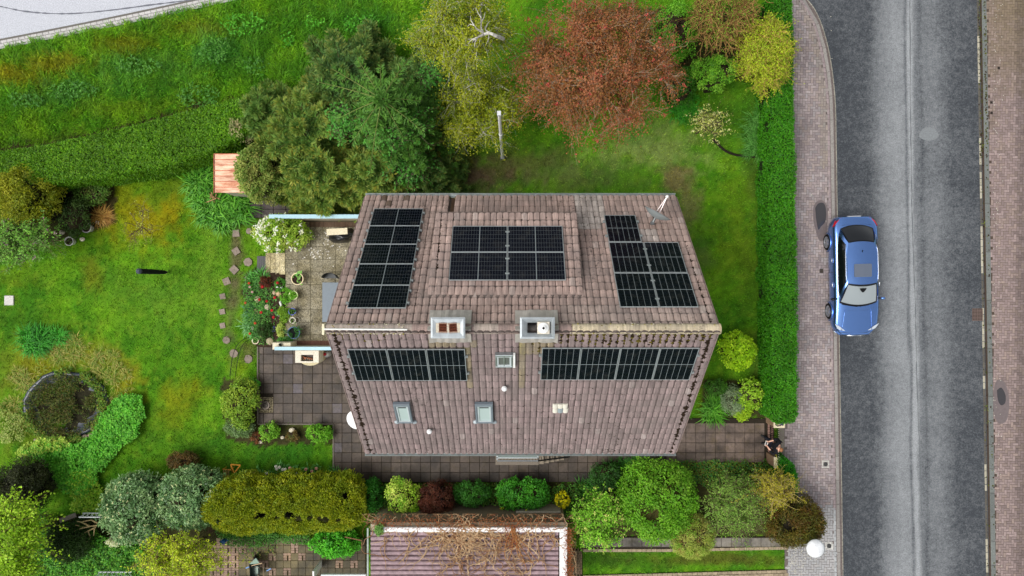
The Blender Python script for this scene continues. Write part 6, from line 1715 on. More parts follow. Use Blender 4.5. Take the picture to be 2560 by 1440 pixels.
for a in np.linspace(.1, math.pi - .1, 12): q.append(P(828, 697, zs) + Vector((.30 * math.cos(a), .22 * math.sin(a), .0)))
b.add(q + [p + Vector((0, .02, .40)) for p in q], [(i, i + 1, 13 + i - 0, 12 + i) for i in range(11)] + [(12 + i, 13 + i, i + 1, i) for i in range(11)]); b.build('backrest', M_PLASTIC, gc_)
b = MB(S(48, 52, 52)); b.prism([(p.x, p.y) for p in q], zs - .03, zs); b.build('seat', M_PLASTIC, gc_)
for sx in (-.24, .24):
    for sy in (.02, .2):
        b = MB(S(120, 124, 124)); p = P(828, 697, zs); b.tube([(p.x + sx, p.y + sy, TZ), (p.x + sx * .9, p.y + sy, zs - .02)], .014, k=5); b.build('leg', M_METAL, gc_)

# ------------------------------------------------------------------ pots
def pot(x, y, r, z0, h, c, soil, lab, plant=None, rimw=.02):
    zt = z0 + h; p = P(x, y, zt); R_ = SZ(r, zt)
    t = thing('flower_pot', (p.x, p.y, z0), lab, 'flower pot', None)
    b = MB(c); b.lathe([(R_ * .68, z0), (R_ * .92, zt - .04), (R_, zt - .035), (R_, zt), (R_ - rimw * 1.6, zt), (R_ - rimw * 2, zt - .05)], p.x, p.y, 28, cap=False); b.build('pot', M_PLASTIC, t)
    b = MB(soil); b.lathe([(R_ - rimw * 1.8, zt - .06), (R_ - rimw * 1.9, zt - .05)], p.x, p.y, 20); b.build('soil', M_SOIL, t)
    if plant:
        f = Fol(); k, L, pal, kind = plant; th = rng.uniform(0, 6.28, k); q = np.sqrt(rng.random(k)) * R_ * .85
        pos = np.stack([p.x + q * np.cos(th), p.y + q * np.sin(th), zt - .05 + rng.random(k) * .12], 1)
        if kind == 'leaf': f.leaves(pos, np.tile([0, 0, 1.], (k, 1)), L, L * .6, pick(pal, k), .6, .5)
        else: f.straps(pos, th, L, .02, pick(pal, k), .7)
        f.build('plant', t)
    return t
SO = S(52, 38, 30)
pot(743, 697, 15.5, TZ, .34, S(224, 204, 160), SO, 'large cream rimmed flower pot with dark soil and a few round leaves by the steps', (14, .17, [S(120, 170, 96), S(90, 150, 70)], 'leaf'))
pot(733, 738, 11.5, TZ, .3, S(202, 206, 150), SO, 'pale green rimmed flower pot full of leaves on the terrace edge', (120, .09, [S(104, 160, 44), S(84, 140, 36)], 'leaf'))
pot(730, 779, 9.3, TZ, .28, S(56, 76, 168), SO, 'smaller blue glazed flower pot on the terrace edge', (40, .09, [S(70, 110, 44), S(50, 90, 36)], 'leaf'))
pot(731, 801, 8, TZ, .24, S(216, 210, 190), SO, 'small cream flower pot between the two blue ones', (16, .08, [S(80, 110, 50)], 'leaf'))
pot(734, 832, 15.5, TZ, .38, S(66, 90, 160), S(26, 30, 28), 'large blue glazed flower pot with grassy leaves by the lower terrace wall', (60, .22, [S(40, 92, 44), S(54, 110, 50)], 'strap'))
pot(638, 852, 8.5, .05, .22, S(222, 202, 170), SO, 'small terracotta cream flower pot beside the curved black cables', (24, .07, [S(90, 130, 60)], 'leaf'))
pot(215, 569, 13, 0, .32, S(196, 190, 186), S(70, 46, 38), 'larger pale flower pot on the left lawn, filled with brown soil')
pot(172, 603, 11.5, 0, .3, S(206, 204, 198), S(64, 50, 34), 'smaller pale flower pot on the left lawn beside the lilac', (20, .08, [S(84, 110, 60)], 'leaf'))
st_ = thing('plant_stand', tuple(P(741, 800, TZ)), 'thin white wire ring stand beside the small cream pot', 'plant stand')
b = MB(S(222, 220, 210)); p = P(741, 800, TZ + .2); b.tube([(p.x + .12 * math.cos(a), p.y + .12 * math.sin(a), TZ + .2) for a in np.linspace(0, 6.28, 20)], .008, k=4); b.build('ring', M_METAL, st_)
for a in (0, 2.1, 4.2):
    b = MB(S(222, 220, 210)); b.tube([(p.x + .12 * math.cos(a), p.y + .12 * math.sin(a), TZ), (p.x + .12 * math.cos(a), p.y + .12 * math.sin(a), TZ + .2)], .008, k=4); b.build('leg', M_METAL, st_)

# ------------------------------------------------------------------ flower bed between terrace and stepping stones
xs_ = np.linspace(600, 735, 38); ys2 = np.linspace(650, 874, 48); bx_, by_ = np.meshgrid(xs_, ys2)
hz = np.clip((bx_ - 606) / 100, 0, 1) * .5 + (fbm(bx_, by_, .06, 3) - .5) * .12
ed = inpoly(bx_, by_, [(612, 690), (650, 682), (732, 684), (732, 868), (645, 866), (612, 810)]); hz = np.where(ed, hz, -.08)
bc_ = S(56, 42, 32) * (.7 + .7 * fbm(bx_, by_, .1, 4))[..., None]
ii = np.arange(bx_.size).reshape(bx_.shape); BF = np.stack([ii[1:, :-1], ii[1:, 1:], ii[:-1, 1:], ii[:-1, :-1]], -1).reshape(-1, 4)
tag(link(bpy.data.objects.new('flower_bed', mk_mesh('flower_bed', np.stack([PX(bx_.ravel()), PY(by_.ravel()), hz.ravel()], 1), BF, bc_.reshape(-1, 3), M_SOIL, True))), kind='structure')
def bz(x): return float(np.clip((x - 606) / 100, 0, 1) * .5)
BEDG = [S(64, 132, 48), S(84, 152, 64), S(50, 108, 42), S(96, 150, 92)]
for i, (x, y, n, L, pal, lab) in enumerate([(632, 700, 60, .38, BEDG, 'strap-leaved green clump at the upper left of the terrace flower bed'), (655, 690, 50, .34, BEDG, 'strap-leaved green clump just below the steps'), (625, 775, 60, .3, [S(60, 116, 84), S(74, 130, 96)], 'blue-green leafy clump at the left edge of the flower bed'),
        (622, 815, 50, .34, [S(110, 160, 120), S(90, 140, 90)], 'pale blue-green strap-leaved clump at the lower left of the flower bed'), (640, 745, 60, .3, BEDG, 'green clump around the pale rock in the flower bed'), (648, 775, 60, .3, BEDG, 'green clump in the middle of the flower bed'), (632, 795, 50, .3, BEDG, 'green clump left of the dark round cushion plant'), (668, 770, 50, .26, BEDG, 'broad green clump right of the pale rock'), (640, 830, 50, .3, BEDG, 'green clump above the small cream pot')]):
    f = Fol(); tuft(f, x, y, n, L, .035, pal, bz(x), .14, .6); tuft(f, x + 6, y + 8, n // 2, L * .8, .04, pal, bz(x), .14, .6); tag(f.build('perennial'), lab, 'plant', 'perennials in the flower bed')
cover('bed_plants', 'low green plants filling the terrace flower bed', [(614, 700), (650, 690), (690, 700), (722, 740), (722, 800), (716, 860), (640, 860), (612, 800)], 560, .3, .10, .32, [S(74, 132, 52), S(56, 108, 44), S(96, 150, 70), S(50, 90, 44)], z0=.22)
bush('cushion_plant', 'dark green round cushion plant at the lower end of the flower bed', 663, 826, 21, 20, .5, [S(40, 70, 28), S(50, 84, 32)], .06, .35, 40, 60, .25, z0=.2, cat='plant', irregular=.06)
bush('red_maple', 'small reddish brown fern-like plant at the top of the flower bed', 662, 707, 18, 16, .4, [S(96, 48, 36), S(80, 40, 30), S(112, 62, 40)], .07, .35, 18, 34, .3, z0=.3, cat='plant', irregular=.3)
bush('spurge', 'pale yellow-green plant left of the large blue pot', 703, 824, 13, 18, .35, [S(172, 184, 110), S(140, 168, 80)], .07, .6, 18, 40, .3, z0=.42, cat='plant', irregular=.25)
bush('herb', 'green leafy plant leaning over the edge beside the smaller blue pot', 710, 784, 15, 22, .35, [S(112, 150, 44), S(90, 132, 40)], .08, .6, 20, 36, .3, z0=.42, cat='plant', irregular=.3)
bush('herb', 'green plant spilling beside the pale green rimmed pot', 714, 740, 16, 22, .35, [S(84, 146, 46), S(104, 160, 50)], .08, .6, 20, 36, .3, z0=.42, cat='plant', irregular=.3)
bush('herb', 'green leafy plant on the bed right of the red brown fern-like plant', 700, 712, 14, 18, .3, [S(60, 116, 44), S(80, 136, 56)], .08, .5, 16, 30, .3, z0=.42, cat='plant', irregular=.3)
bush('bluebell', 'small violet flowering plant beside the dark cushion plant', 686, 824, 5, 8, .2, [S(70, 60, 150), S(60, 90, 50)], .05, .6, 8, 16, .4, z0=.4, cat='plant', irregular=.3)
bush('blue_fescue', 'green low plants along the lower terrace wall end of the bed', 712, 850, 20, 8, .3, [S(64, 120, 50), S(84, 140, 60)], .07, .5, 16, 30, .3, z0=.42, cat='plant', irregular=.3)
for (x, y, r, c, lab) in ((644, 748, .13, S(206, 184, 158), 'pale pinkish rock half hidden by a red tulip'), (640, 778, .12, S(168, 140, 116), 'brown long rock on the left side of the flower bed'), (669, 768, .12, S(190, 176, 152), 'pointed pale rock in the middle of the flower bed'), (697, 735, .12, S(196, 170, 132), 'beige rock beside the small white figurine'), (686, 732, .08, S(180, 160, 130), 'small beige rock left of the larger beige one'), (675, 853, .15, S(168, 158, 128), 'large grey-beige boulder by the pillar'), (653, 840, .08, S(170, 152, 110), 'small tan rock beside the dark cushion plant'), (632, 820, .08, S(160, 156, 148), 'small grey rock at the left edge of the flower bed')):
    b = MB(c); b.blob(P(x, y, bz(x) + .1), r, (1, 1.1, .7), 9, 6, .14); tag(b.build('rock', M_STONE), lab, 'rock', 'rocks in the flower bed')
def tulip(x, y, c, lab, group, z0=0.0, r=.05, h=.34, leafn=4):
    p = P(x, y, z0 + h); t = thing('tulip', (p.x, p.y, z0), lab, 'tulip', group)
    b = MB(S(80, 140, 60)); b.tube([(p.x, p.y, z0), (p.x, p.y, z0 + h - .04)], .008, k=4); b.build('stem', M_BARK, t)
    f = Fol(); az = rng.uniform(0, 6.28, leafn); f.straps(np.tile([p.x, p.y, z0], (leafn, 1)), az, .2, .05, np.tile(S(84, 146, 80), (leafn, 1)), .7); f.build('leaf', t)
    b = MB(c); b.lathe([(.012, z0 + h - .05), (r, z0 + h - .02), (r * 1.05, z0 + h + .02), (r * .8, z0 + h + .06), (r * .55, z0 + h + .062), (r * .4, z0 + h + .02)], p.x, p.y, 8); b.build('bloom', M_PETAL, t)
RT = 'red tulips in the flower bed'
for x, y, lab in ((656, 717, 'red tulip over the red-brown fern-like plant'), (649, 749, 'red tulip right beside the pale pinkish rock'), (667, 753, 'large red tulip between the pale rock and the white garden light'), (680, 776, 'red tulip right of the pointed pale rock'), (653, 781, 'red tulip next to the brown long rock'), (684, 793, 'lowest red tulip, above the dark round cushion plant'), (687, 744, 'faded red tulip below the beige rocks'), (694, 707, 'red tulip just above the white goose figurine')): tulip(x, y, S(222, 54, 62) * random.uniform(.85, 1.1), lab, RT, bz(x), .055)
for x, y, lab in ((623, 708, 'orange-red tulip at the upper outer edge of the flower bed'), (614, 757, 'orange-red tulip on the outermost bulge of the flower bed'), (638, 808, 'orange-red tulip with pale centre left of the dark cushion plant'), (625, 834, 'small orange tulip above the cream pot and cables')): tulip(x, y, S(236, 104, 66) * random.uniform(.9, 1.1), lab, 'orange-red tulips', bz(x), .05)
for x, y, lab in ((631, 730, 'pale pink tulip on the left side of the flower bed'), (625, 717, 'creamy tulip just under the upper orange-red one')): tulip(x, y, S(232, 196, 190), lab, 'pale pink tulips in the flower bed', bz(x), .05)
WT = 'tulips along the golden hedge'
for x, y, lab in ((692, 1172, 'largest white tulip of the cluster before the golden hedge'), (699, 1168, 'white tulip at the top of the cluster before the golden hedge'), (690, 1166, 'white tulip at the left of the cluster before the golden hedge'), (707, 1174, 'first of two white tulips right of the cluster'), (713, 1173, 'second of two white tulips right of the cluster, nearer the salmon one'), (740, 1184, 'white tulip alone close to the golden hedge, between salmon ones'), (666, 1183, 'small white tulip between the salmon one and the white cluster')): tulip(x, y, S(240, 238, 226), lab, WT, 0, .06)
for x, y, lab in ((725, 1170, 'salmon tulip just right of the white cluster'), (765, 1173, 'salmon tulip in the middle of the border before the golden hedge'), (780, 1178, 'salmon tulip lowest of the three at the right of the border'), (791, 1171, 'salmon tulip farthest right in the border before the golden hedge'), (638, 1180, 'salmon tulip nearest the wooden ornament')): tulip(x, y, S(236, 188, 170), lab, WT, 0, .06)
for k, (x, y) in enumerate(((695, 1178), (735, 1180), (775, 1184), (650, 1188), (840, 1182))):
    f = Fol(); tuft(f, x, y, 26, .24, .035, [S(70, 130, 60), S(90, 150, 80)], 0, .2, .7); tuft(f, x + 14, y + 3, 20, .24, .035, [S(70, 130, 60), S(90, 150, 80)], 0, .2, .7)
    tag(f.build('tulip_foliage'), ['green leaves under the white tulip cluster', 'green leaves under the lone white tulip by the golden hedge', 'green leaves under the salmon tulips at the right of the border', 'green leaves under the salmon tulip near the wooden ornament', 'green leaves at the border end beside the slab path'][k], 'plants', 'tulip leaves')
tulip(823, 1087, S(226, 92, 60), 'orange tulip at the right end of the bed under the patio', None, 0, .09)
fg = thing('goose_figurine', tuple(P(702, 719, .45)), 'small white goose figurine standing in the flower bed', 'figurine')
p = P(702, 719, .62); b = MB(S(238, 238, 236)); b.blob((p.x, p.y, .58), .085, (1.25, .9, .9), 10, 7, 0); b.tube([(p.x - .07, p.y + .02, .62), (p.x - .1, p.y + .02, .72)], .03, .025, 7); b.blob((p.x - .11, p.y + .02, .74), .035, (1.2, .9, .9), 8, 5, 0); b.build('body', M_PAINT, fg)
b = MB(S(60, 66, 72)); b.blob((p.x + .09, p.y - .01, .58), .05, (1, .8, .7), 8, 5, 0); b.build('tail', M_PAINT, fg)
tb_ = thing('garden_light', tuple(P(705, 764, .45)), 'white tube-shaped garden light leaning in the flower bed', 'garden light')
b = MB(S(236, 234, 230)); b.tube([P(700, 754, .72), P(706, 772, .5)], .045, .05, 9); b.build('tube', M_PLASTIC, tb_)
b = MB(S(84, 76, 130)); b.tube([P(709, 764, .5), P(712, 770, .46)], .05, .04, 8); b.build('holder', M_PLASTIC, tb_)
cu = thing('cup', tuple(P(698, 787, .45)), 'small white cup lying beside the herb plant in the bed', 'cup')
p = P(698, 787, .5); b = MB(S(236, 234, 228)); b.lathe([(.04, .45), (.06, .54), (.05, .54), (.035, .47)], p.x, p.y, 12); b.build('bowl', M_PAINT, cu)
# fallen white petals on the terrace
b = MB(S(232, 228, 220))
for k in range(60):
    x, y = random.gauss(795, 26), random.gauss(618, 22)
    if x > 770 or y > 636: p = P(x, y, TZ + .006); a = random.random() * 6; r = random.uniform(.02, .045); b.add([(p.x + r * math.cos(a + q), p.y + r * math.sin(a + q) * .8, p.z) for q in (0, 1.6, 3.1, 4.7)], [(0, 1, 2, 3)])
tag(b.build('fallen_petals', M_PETAL), 'white petals fallen on the terrace slabs', None, None, 'stuff')
b = MB(S(196, 192, 178))
for k in range(420):
    x = random.choice((random.uniform(1995, 2080), rpx(700) + 22 + abs(random.gauss(0, 12)))); y = random.uniform(0, 1440)
    if x < 2090 and y < 1100 and random.random() < .6: continue
    zt = .037 if x < 2200 else .127; p = P(x, y, zt); r = random.uniform(.008, .024)
    b.add([(p.x + r * math.cos(q + k), p.y + r * math.sin(q + k), zt) for q in (0, 1.3, 2.5, 3.8, 5)], [(0, 1, 2, 3, 4)])
for k in range(160):
    x, y = random.gauss(1990, 20), random.gauss(1405, 30); 
    if x < 1968: continue
    p = P(x, y, .037); r = random.uniform(.012, .03); b.add([(p.x + r * math.cos(q + k), p.y + r * math.sin(q + k), .037) for q in (0, 1.3, 2.5, 3.8, 5)], [(0, 1, 2, 3, 4)])
tag(b.build('litter', M_CONC), 'pale blossom litter and droppings on the pavements', None, None, 'stuff')

# ------------------------------------------------------------------ stepping stones
SS = [(613, 546, 12, .3, 'topmost, at the dark path end'), (590, 583, 11, .1, 'second from the dark path end'), (590, 628, 11, .6, 'level with the white rhododendron'), (585, 674, 12, .75, 'diamond-set, left of the black mat'), (566, 704, 11, .4, 'below the diamond-set one'), (556, 741, 9, .2, 'sunk in the turf edge, upper'), (555, 779, 9, .2, 'sunk in the turf edge, middle'), (556, 814, 9, .2, 'sunk in the turf edge, lower'), (566, 850, 9, .5, 'beside the foot of the black cables'), (584, 884, 10, .3, 'crossed by the black cables'), (621, 898, 10, .5, 'last one, next to the patio edge'), (620, 655, 10, .5, 'pebbly, alone between path and mat'), (618, 696, 6, .3, 'half covered by the flower bed'), (622, 578, 7, .3, 'faint small, near the rhododendron')]
for x, y, r, a, lab in SS:
    b = MB(S(142, 128, 116) * random.uniform(.85, 1.12)); q = r / 60.; n = 7 if r < 11 and a != .2 else 4
    M = Matrix.Translation(P(x, y, .03)) @ Matrix.Rotation(a, 4, 'Z')
    pl_ = [M @ Vector((q * 1.1 * math.cos(t) * random.uniform(.9, 1.08), q * 1.1 * math.sin(t) * random.uniform(.9, 1.08), 0)) for t in np.linspace(math.pi / 4, math.pi / 4 + 6.283, n + 1)[:-1]]
    b.prism([(v.x, v.y) for v in pl_], -.05, .035)
    tag(b.build('stepping_stone', M_STONE), 'stepping stone ' + lab, 'stepping stone', 'stepping stones beside the terrace')
b = MB(S(206, 202, 196)); b.bbox(PX(12), PX(35), PY(763), PY(739), -.03, .04, .01); tag(b.build('concrete_plate', M_CONC), 'square white concrete plate sunk in the left lawn', 'plate')
for x, y, r, lab in ((245, 556, .1, 'white pebble on the lawn beside the larger pale pot'), (206, 598, .1, 'cream pebble between the two lawn pots'), (155, 581, .11, 'brownish stone next to the smaller lawn pot'), (730, 1076, .12, 'white stone on the soil under the patio edge'), (706, 1094, .08, 'smaller white stone at the turf edge under the patio'), (651, 1105, .08, 'small white stone at the left of the bed under the patio')):
    b = MB(S(224, 214, 190) * (1 if x != 155 else .6)); b.blob(P(x, y, .06), r, (1.1, .9, .6), 9, 6, .12); tag(b.build('stone', M_STONE), lab, 'stone')
# black rotary dryer under its sleeve, wooden frame, plank, trellis, cables
rd = thing('rotary_dryer', tuple(P(418, 681)), 'folded rotary clothes dryer in a black cover standing on the left lawn', 'clothes dryer')
p = P(418, 681); b = MB(S(26, 27, 32)); b.lathe([(.075, .16), (.085, .4), (.10, 1.2), (.105, 2.25)], p.x, p.y, 12); b.build('cover', M_CLOTH, rd)
b = MB(S(78, 84, 96)); b.lathe([(.107, 2.22), (.108, 2.30), (.06, 2.37), (.001, 2.38)], p.x, p.y, 12); b.build('cap', M_CLOTH, rd)  # top of the cover in lighter grey, light from above painted in
b = MB(S(150, 140, 110)); b.tube([(p.x, p.y, -.05), (p.x, p.y, .3)], .025, k=8); b.build('post', M_METAL, rd)
for s_ in (-1, 1):
    b = MB(S(180, 166, 130)); b.tube([(p.x + .02, p.y + .04 * s_, .05), (p.x + .06, p.y + .05 * s_, .22)], .012, k=5); b.build('arm_end', M_METAL, rd)
wf = thing('wooden_frame', tuple(P(578, 1178)), 'orange-brown wooden figure of slatted box and triangle frame by the grey-green shrub', 'wooden ornament')
OW = S(206, 142, 52)
tri = [P(577, 1161, .5), P(601, 1163, .5), P(586, 1183, .5)]
for i in range(3):
    b = MB(OW); b.tube([tri[i], tri[(i + 1) % 3]], .025, k=4); b.build('bar', M_WOOD, wf)
b = MB(OW); b.tube([tri[0], P(580, 1183, .1)], .02, k=4); b.build('leg', M_WOOD, wf)
for x in (559, 563.5, 568, 572.5):
    b = MB(S(186, 150, 96)); b.tube([P(x, 1173, .4), P(x - 1, 1191, .4)], .018, k=4); b.build('slat', M_WOOD, wf)
for y in (1173, 1191):
    b = MB(OW); b.tube([P(556, y, .4), P(578, y + 2, .4)], .02, k=4); b.build('rail', M_WOOD, wf)
for x, y in ((557, 1173), (577, 1174), (556, 1191), (576, 1193)):
    b = MB(OW); b.tube([P(x, y, .4), Vector((P(x, y, .4).x, P(x, y, .4).y, 0))], .016, k=4); b.build('leg', M_WOOD, wf)
wp = thing('plank', tuple(P(168, 1296, .8)), 'grey weathered wooden plank lying at an angle near the white trellis', 'plank')
b = MB(S(132, 122, 112)); a, c_ = P(149, 1302, 1.0), P(190, 1287, .75); d = c_ - a; M = Matrix.Translation((a + c_) / 2) @ d.to_track_quat('X', 'Z').to_matrix().to_4x4(); b.bbox(-d.length / 2, d.length / 2, -.09, .09, -.02, .02, .006, None, M); b.build('board', M_WOOD, wp)
b = MB(S(80, 72, 64)); b.tube([(a.x + .3, a.y, 0), a + d * .3], .03, k=5); b.build('post', M_WOOD, wp)
def trellis(lab, x0, x1, y0, y1, z, n):
    t = thing('trellis', tuple(P((x0 + x1) / 2, (y0 + y1) / 2, 0)), lab, 'trellis'); c = S(226, 228, 230)
    b = MB(c); b.tube([P(x0, y1, z), P(x1, y1, z)], .022, k=4); b.build('rail', M_PAINT, t)
    b = MB(c); b.tube([P(x0 + 10, y0, z - .7), P(x1, y0, z - .7)], .022, k=4); b.build('rail', M_PAINT, t)
    for k in range(n):
        for s_ in (0, 1):
            f0, f1 = k / n, (k + 1) / n; xa, xb = (f0, f1) if s_ else (f1, f0)
            b = MB(c); b.tube([P(x0 + (x1 - x0) * xa, y1, z), P(x0 + 10 + (x1 - x0 - 10) * xb, y0, z - .7)], .013, k=4); b.build('slat', M_PAINT, t)
trellis('white diamond trellis beside the left grey-green shrub and the plank', 197, 258, 1283, 1293, 1.5, 5)
trellis('white trellis at the bottom edge of the photo below the yellow-green shrub', 236, 330, 1430, 1442, 1.5, 8)
dbr = thing('bare_branch', tuple(P(235, 1318, .6)), 'bare forked dead branch left of the grey-green shrub', 'branch')
b = MB(S(186, 164, 116))
for pts in ([(252, 1312), (225, 1316), (200, 1322), (186, 1328)], [(225, 1316), (205, 1306), (192, 1303)], [(240, 1318), (215, 1330), (192, 1346)], [(220, 1327), (226, 1345), (212, 1360)], [(245, 1308), (228, 1300), (206, 1304)], [(212, 1320), (196, 1314), (188, 1313)], [(236, 1322), (234, 1340)]):
    b.tube([P(x, y, .9 + .05 * i) for i, (x, y) in enumerate(pts)], .035, .012, 5)
b.tube([P(252, 1312, .9), P(262, 1310, .2)], .05, .04, 6); b.build('branch', M_BARK, dbr)
for k, (pts, lab) in enumerate((([(636, 842), (612, 847), (594, 862), (582, 890), (576, 930), (575, 950)], 'outer of two thin black cables arching over the stepping stones'), ([(636, 847), (620, 851), (606, 864), (596, 892), (590, 930), (588, 952)], 'inner of two thin black cables arching over the stepping stones'))):
    b = MB(S(24, 24, 24)); q = smooth(pts, 6); b.tube([P(x, y, .06 + .45 * math.sin(math.pi * i / (len(q) - 1))) for i, (x, y) in enumerate(q)], .013, k=5); tag(b.build('cable', M_PLASTIC), lab, 'cable')
ed_ = thing('bed_edging', tuple(P(1835, 372)), 'dark curved log edging of the raised turf bed below the blossom tree', 'edging')
b = MB(S(40, 34, 26)); q = smooth([(1783, 348), (1796, 362), (1812, 376), (1835, 386), (1860, 390), (1885, 392), (1912, 398)], 6); b.tube([P(x, y, .06) for x, y in q], .055, k=6); b.build('log', M_BARK, ed_)
fp = thing('flagpole', tuple(P(1256, 395)), 'tall white flagpole standing on the bare earth north of the house', 'flagpole')
p = P(1256, 395); b = MB(S(232, 232, 228)); b.lathe([(.055, 0), (.055, 4.6), (.07, 4.62), (.07, 4.68), (.05, 4.7), (.05, 7.6)], p.x, p.y, 10); b.build('pole', M_PAINT, fp)
b = MB(S(206, 208, 210)); b.bbox(p.x - .06, p.x + .06, p.y - .07, p.y + .07, 7.6, 7.72, .01); b.build('cap', M_PAINT, fp)
b = MB(S(150, 154, 154)); b.bbox(p.x - .09, p.x + .09, p.y - .09, p.y + .09, -.02, .25, .01); b.build('base', M_METAL, fp)

# ------------------------------------------------------------------ copper roofed shed
sh = thing('garden_shed', tuple(P(585, 438)), 'small shed with a copper-coloured standing seam roof beside the hedge end', 'shed')
z = 2.2; x0, x1, y0, y1 = PX(536, z), PX(650, z), PY(482, z), PY(385, z)
b = MB(S(206, 206, 196)); b.box(x0 + .1, x1 - .1, y0 + .1, y1 - .1, 0, z - .06); b.build('wall', M_WALL, sh)
def mat_copper():
    m, nt, b, o = new_mat('copper sheet')
    mp = N(nt, 'ShaderNodeMapping'); mp.inputs['Scale'].default_value = (.7, 2.2, 1); nt.links.new(N(nt, 'ShaderNodeNewGeometry').outputs['Position'], mp.inputs[0])
    c = mixc(nt, ramp(nt, noise(nt, 2.2, 6, .7, mp.outputs[0]), [(.36, 0.), (.64, 1.)]), S(164, 104, 72), S(222, 184, 156))
    nt.links.new(mixc(nt, 1., c, colsrc(nt), 'MULTIPLY'), b.inputs['Base Color']); b.inputs['Metallic'].default_value = .3; b.inputs['Roughness'].default_value = .4; return m
M_COP = mat_copper()
n = 7
for k in range(n):
    a, e = y1 - (y1 - y0) * k / n, y1 - (y1 - y0) * (k + 1) / n
    b = MB(np.ones(3) * random.uniform(.78, 1.1)); b.bbox(x0, x1, e + .006, a - .006, z - .06, z + random.uniform(0, .006), .004); b.build('roof_panel', M_COP, sh)
    b = MB(S(216, 150, 120)); b.box(x0 - .005, x1, a - .012, a + .012, z, z + .035); b.build('seam', M_COP, sh)
b = MB(S(196, 120, 90)); b.box(x0 - .02, x0, y0, y1, z - .1, z + .04); b.build('fascia', M_COP, sh)
wl = thing('firewood', tuple(P(550, 490)), 'pale dead branches sticking out under the shed corner', 'branches')
b = MB(S(178, 140, 100))
for k in range(9): b.tube([P(530 + random.uniform(-8, 20), 484 + random.uniform(-4, 14), .5), P(505 + random.uniform(0, 40), 480 + random.uniform(-15, 30), .2)], .025, .01, 5)
b.build('branch', M_BARK, wl)

# ------------------------------------------------------------------ garage at the bottom
gg = thing('garage', tuple(P(1168, 1400)), 'low garage with purple-brown ribbed roof, white parapet and bare creeper', 'garage')
z = 2.55
x0, x1, yt = PX(922, z), PX(1418, z), PY(1313, z)
yb = PY(1500, z)
b = MB(S(214, 208, 196)); b.box(PX(924, z), PX(1416, z), yb, yt - .02, -.1, z - .2); b.build('wall', M_WALL, gg)
M_RIB = mat_plain('ribbed tile', (1, 1, 1), .6, 0, .4, 7, .45, .3)
nrow = 16; dy = SZ(12.2, z); ytop = PY(1331, z)
for k in range(nrow):
    ya = ytop - dy * k; m = 14; vs = []; b = MB(S(166, 142, 146) * random.uniform(.88, 1.1))
    xa, xb = PX(926, z), PX(1396, z)
    prof = [(0, -.02), (.10, .055), (.38, .075), (.66, .06), (.82, -.01), (1.0, -.03)]
    for i in range(len(prof)):
        for x in np.linspace(xa, xb, m): vs.append((x, ya - dy * prof[i][0], z - .12 + prof[i][1] + .01 * (vnoise(x, k, 3, 1) - .5)))
    b.add(vs, [((i + 1) * m + j, (i + 1) * m + j + 1, i * m + j + 1, i * m + j) for i in range(len(prof) - 1) for j in range(m - 1)])
    b.build('roof_rib', M_RIB, gg)
b = MB(S(70, 58, 58)); b.box(PX(924, z), PX(1398, z), yb, PY(1331, z), z - .2, z - .16); b.build('roof_deck', M_WOOD, gg)
b = MB(S(228, 226, 224)); b.bbox(PX(955, z), PX(1418, z), PY(1330, z), PY(1318, z), z - .2, z + .04, .012); b.build('parapet', M_PAINT, gg)
b = MB(S(228, 226, 224)); b.bbox(PX(1399, z), PX(1418, z), yb, PY(1330.3, z), z - .2, z + .038, .012); b.build('parapet', M_PAINT, gg)
b = MB(S(150, 140, 128)); b.box(PX(955, z), PX(1415, z), PY(1317.7, z), PY(1308, z), -.1, z - .1); b.build('rear_wall', M_WALL, gg)
b = MB(S(170, 182, 172)); b.tube([(PX(918.5, z), PY(1322, z), z - .1), (PX(918.5, z), yb, z - .1)], .04, k=6); b.build('gutter', M_ZINC, gg)
rw = thing('rear_wall', tuple(P(1360, 1290)), 'grey weathered low wall behind the garage, overgrown with creeper', 'wall')
b = MB(S(150, 144, 130)); b.bbox(PX(1290, 1.3), PX(1402, 1.3), PY(1302, 1.3), PY(1278, 1.3), -.1, 1.3, .02); b.build('wall_body', M_CONC, rw)
pg = thing('post_block', tuple(P(1370, 1307)), 'small cream block standing on the wall behind the garage', 'block')
b = MB(S(222, 202, 150)); b.bbox(PX(1365, 1.6), PX(1375, 1.6), PY(1313, 1.6), PY(1302, 1.6), 1.2, 1.6, .01); b.build('block', M_CONC, pg)
# bare creeper
cr_ = thing('creeper', tuple(P(1160, 1320, 2.5)), 'bare brown creeper stems tangled over the garage roof and parapet', 'creeper')
b = MB()
def wander(x, y, a, L, z, r, c, n=12, turn=.5, dz=.0):
    pts = []
    for i in range(n):
        pts.append(P(x, y, z + .03 * random.random() + dz * i)); a += random.gauss(0, turn); x += L / n * math.cos(a); y += L / n * math.sin(a)
        x = max(905, min(1440, x)); y = max(1285, y)
    b.tube(pts, r, r * .45, 4, c=c, cap=False)
VC = [S(180, 150, 114), S(158, 124, 90), S(198, 170, 134), S(142, 104, 74)]
for k in range(170):
    x = random.choice((random.uniform(930, 1390), random.gauss(1150, 70), random.gauss(1200, 90))); wander(x, random.uniform(1322, 1345), random.uniform(.2, 2.9), random.uniform(40, 150), z + .02, random.uniform(.014, .026), random.choice(VC))
for k in range(70):
    wander(random.uniform(1090, 1330), random.uniform(1380, 1440), random.uniform(0, 6.28), random.uniform(40, 110), z + .02, random.uniform(.012, .022), random.choice(VC))
for k in range(190):
    x = random.uniform(915, 1425); wander(x, random.uniform(1290, 1322), random.uniform(0, 6.28), random.uniform(20, 70), random.uniform(1.9, 2.6), random.uniform(.008, .018), random.choice(VC + [S(120, 70, 46)]))
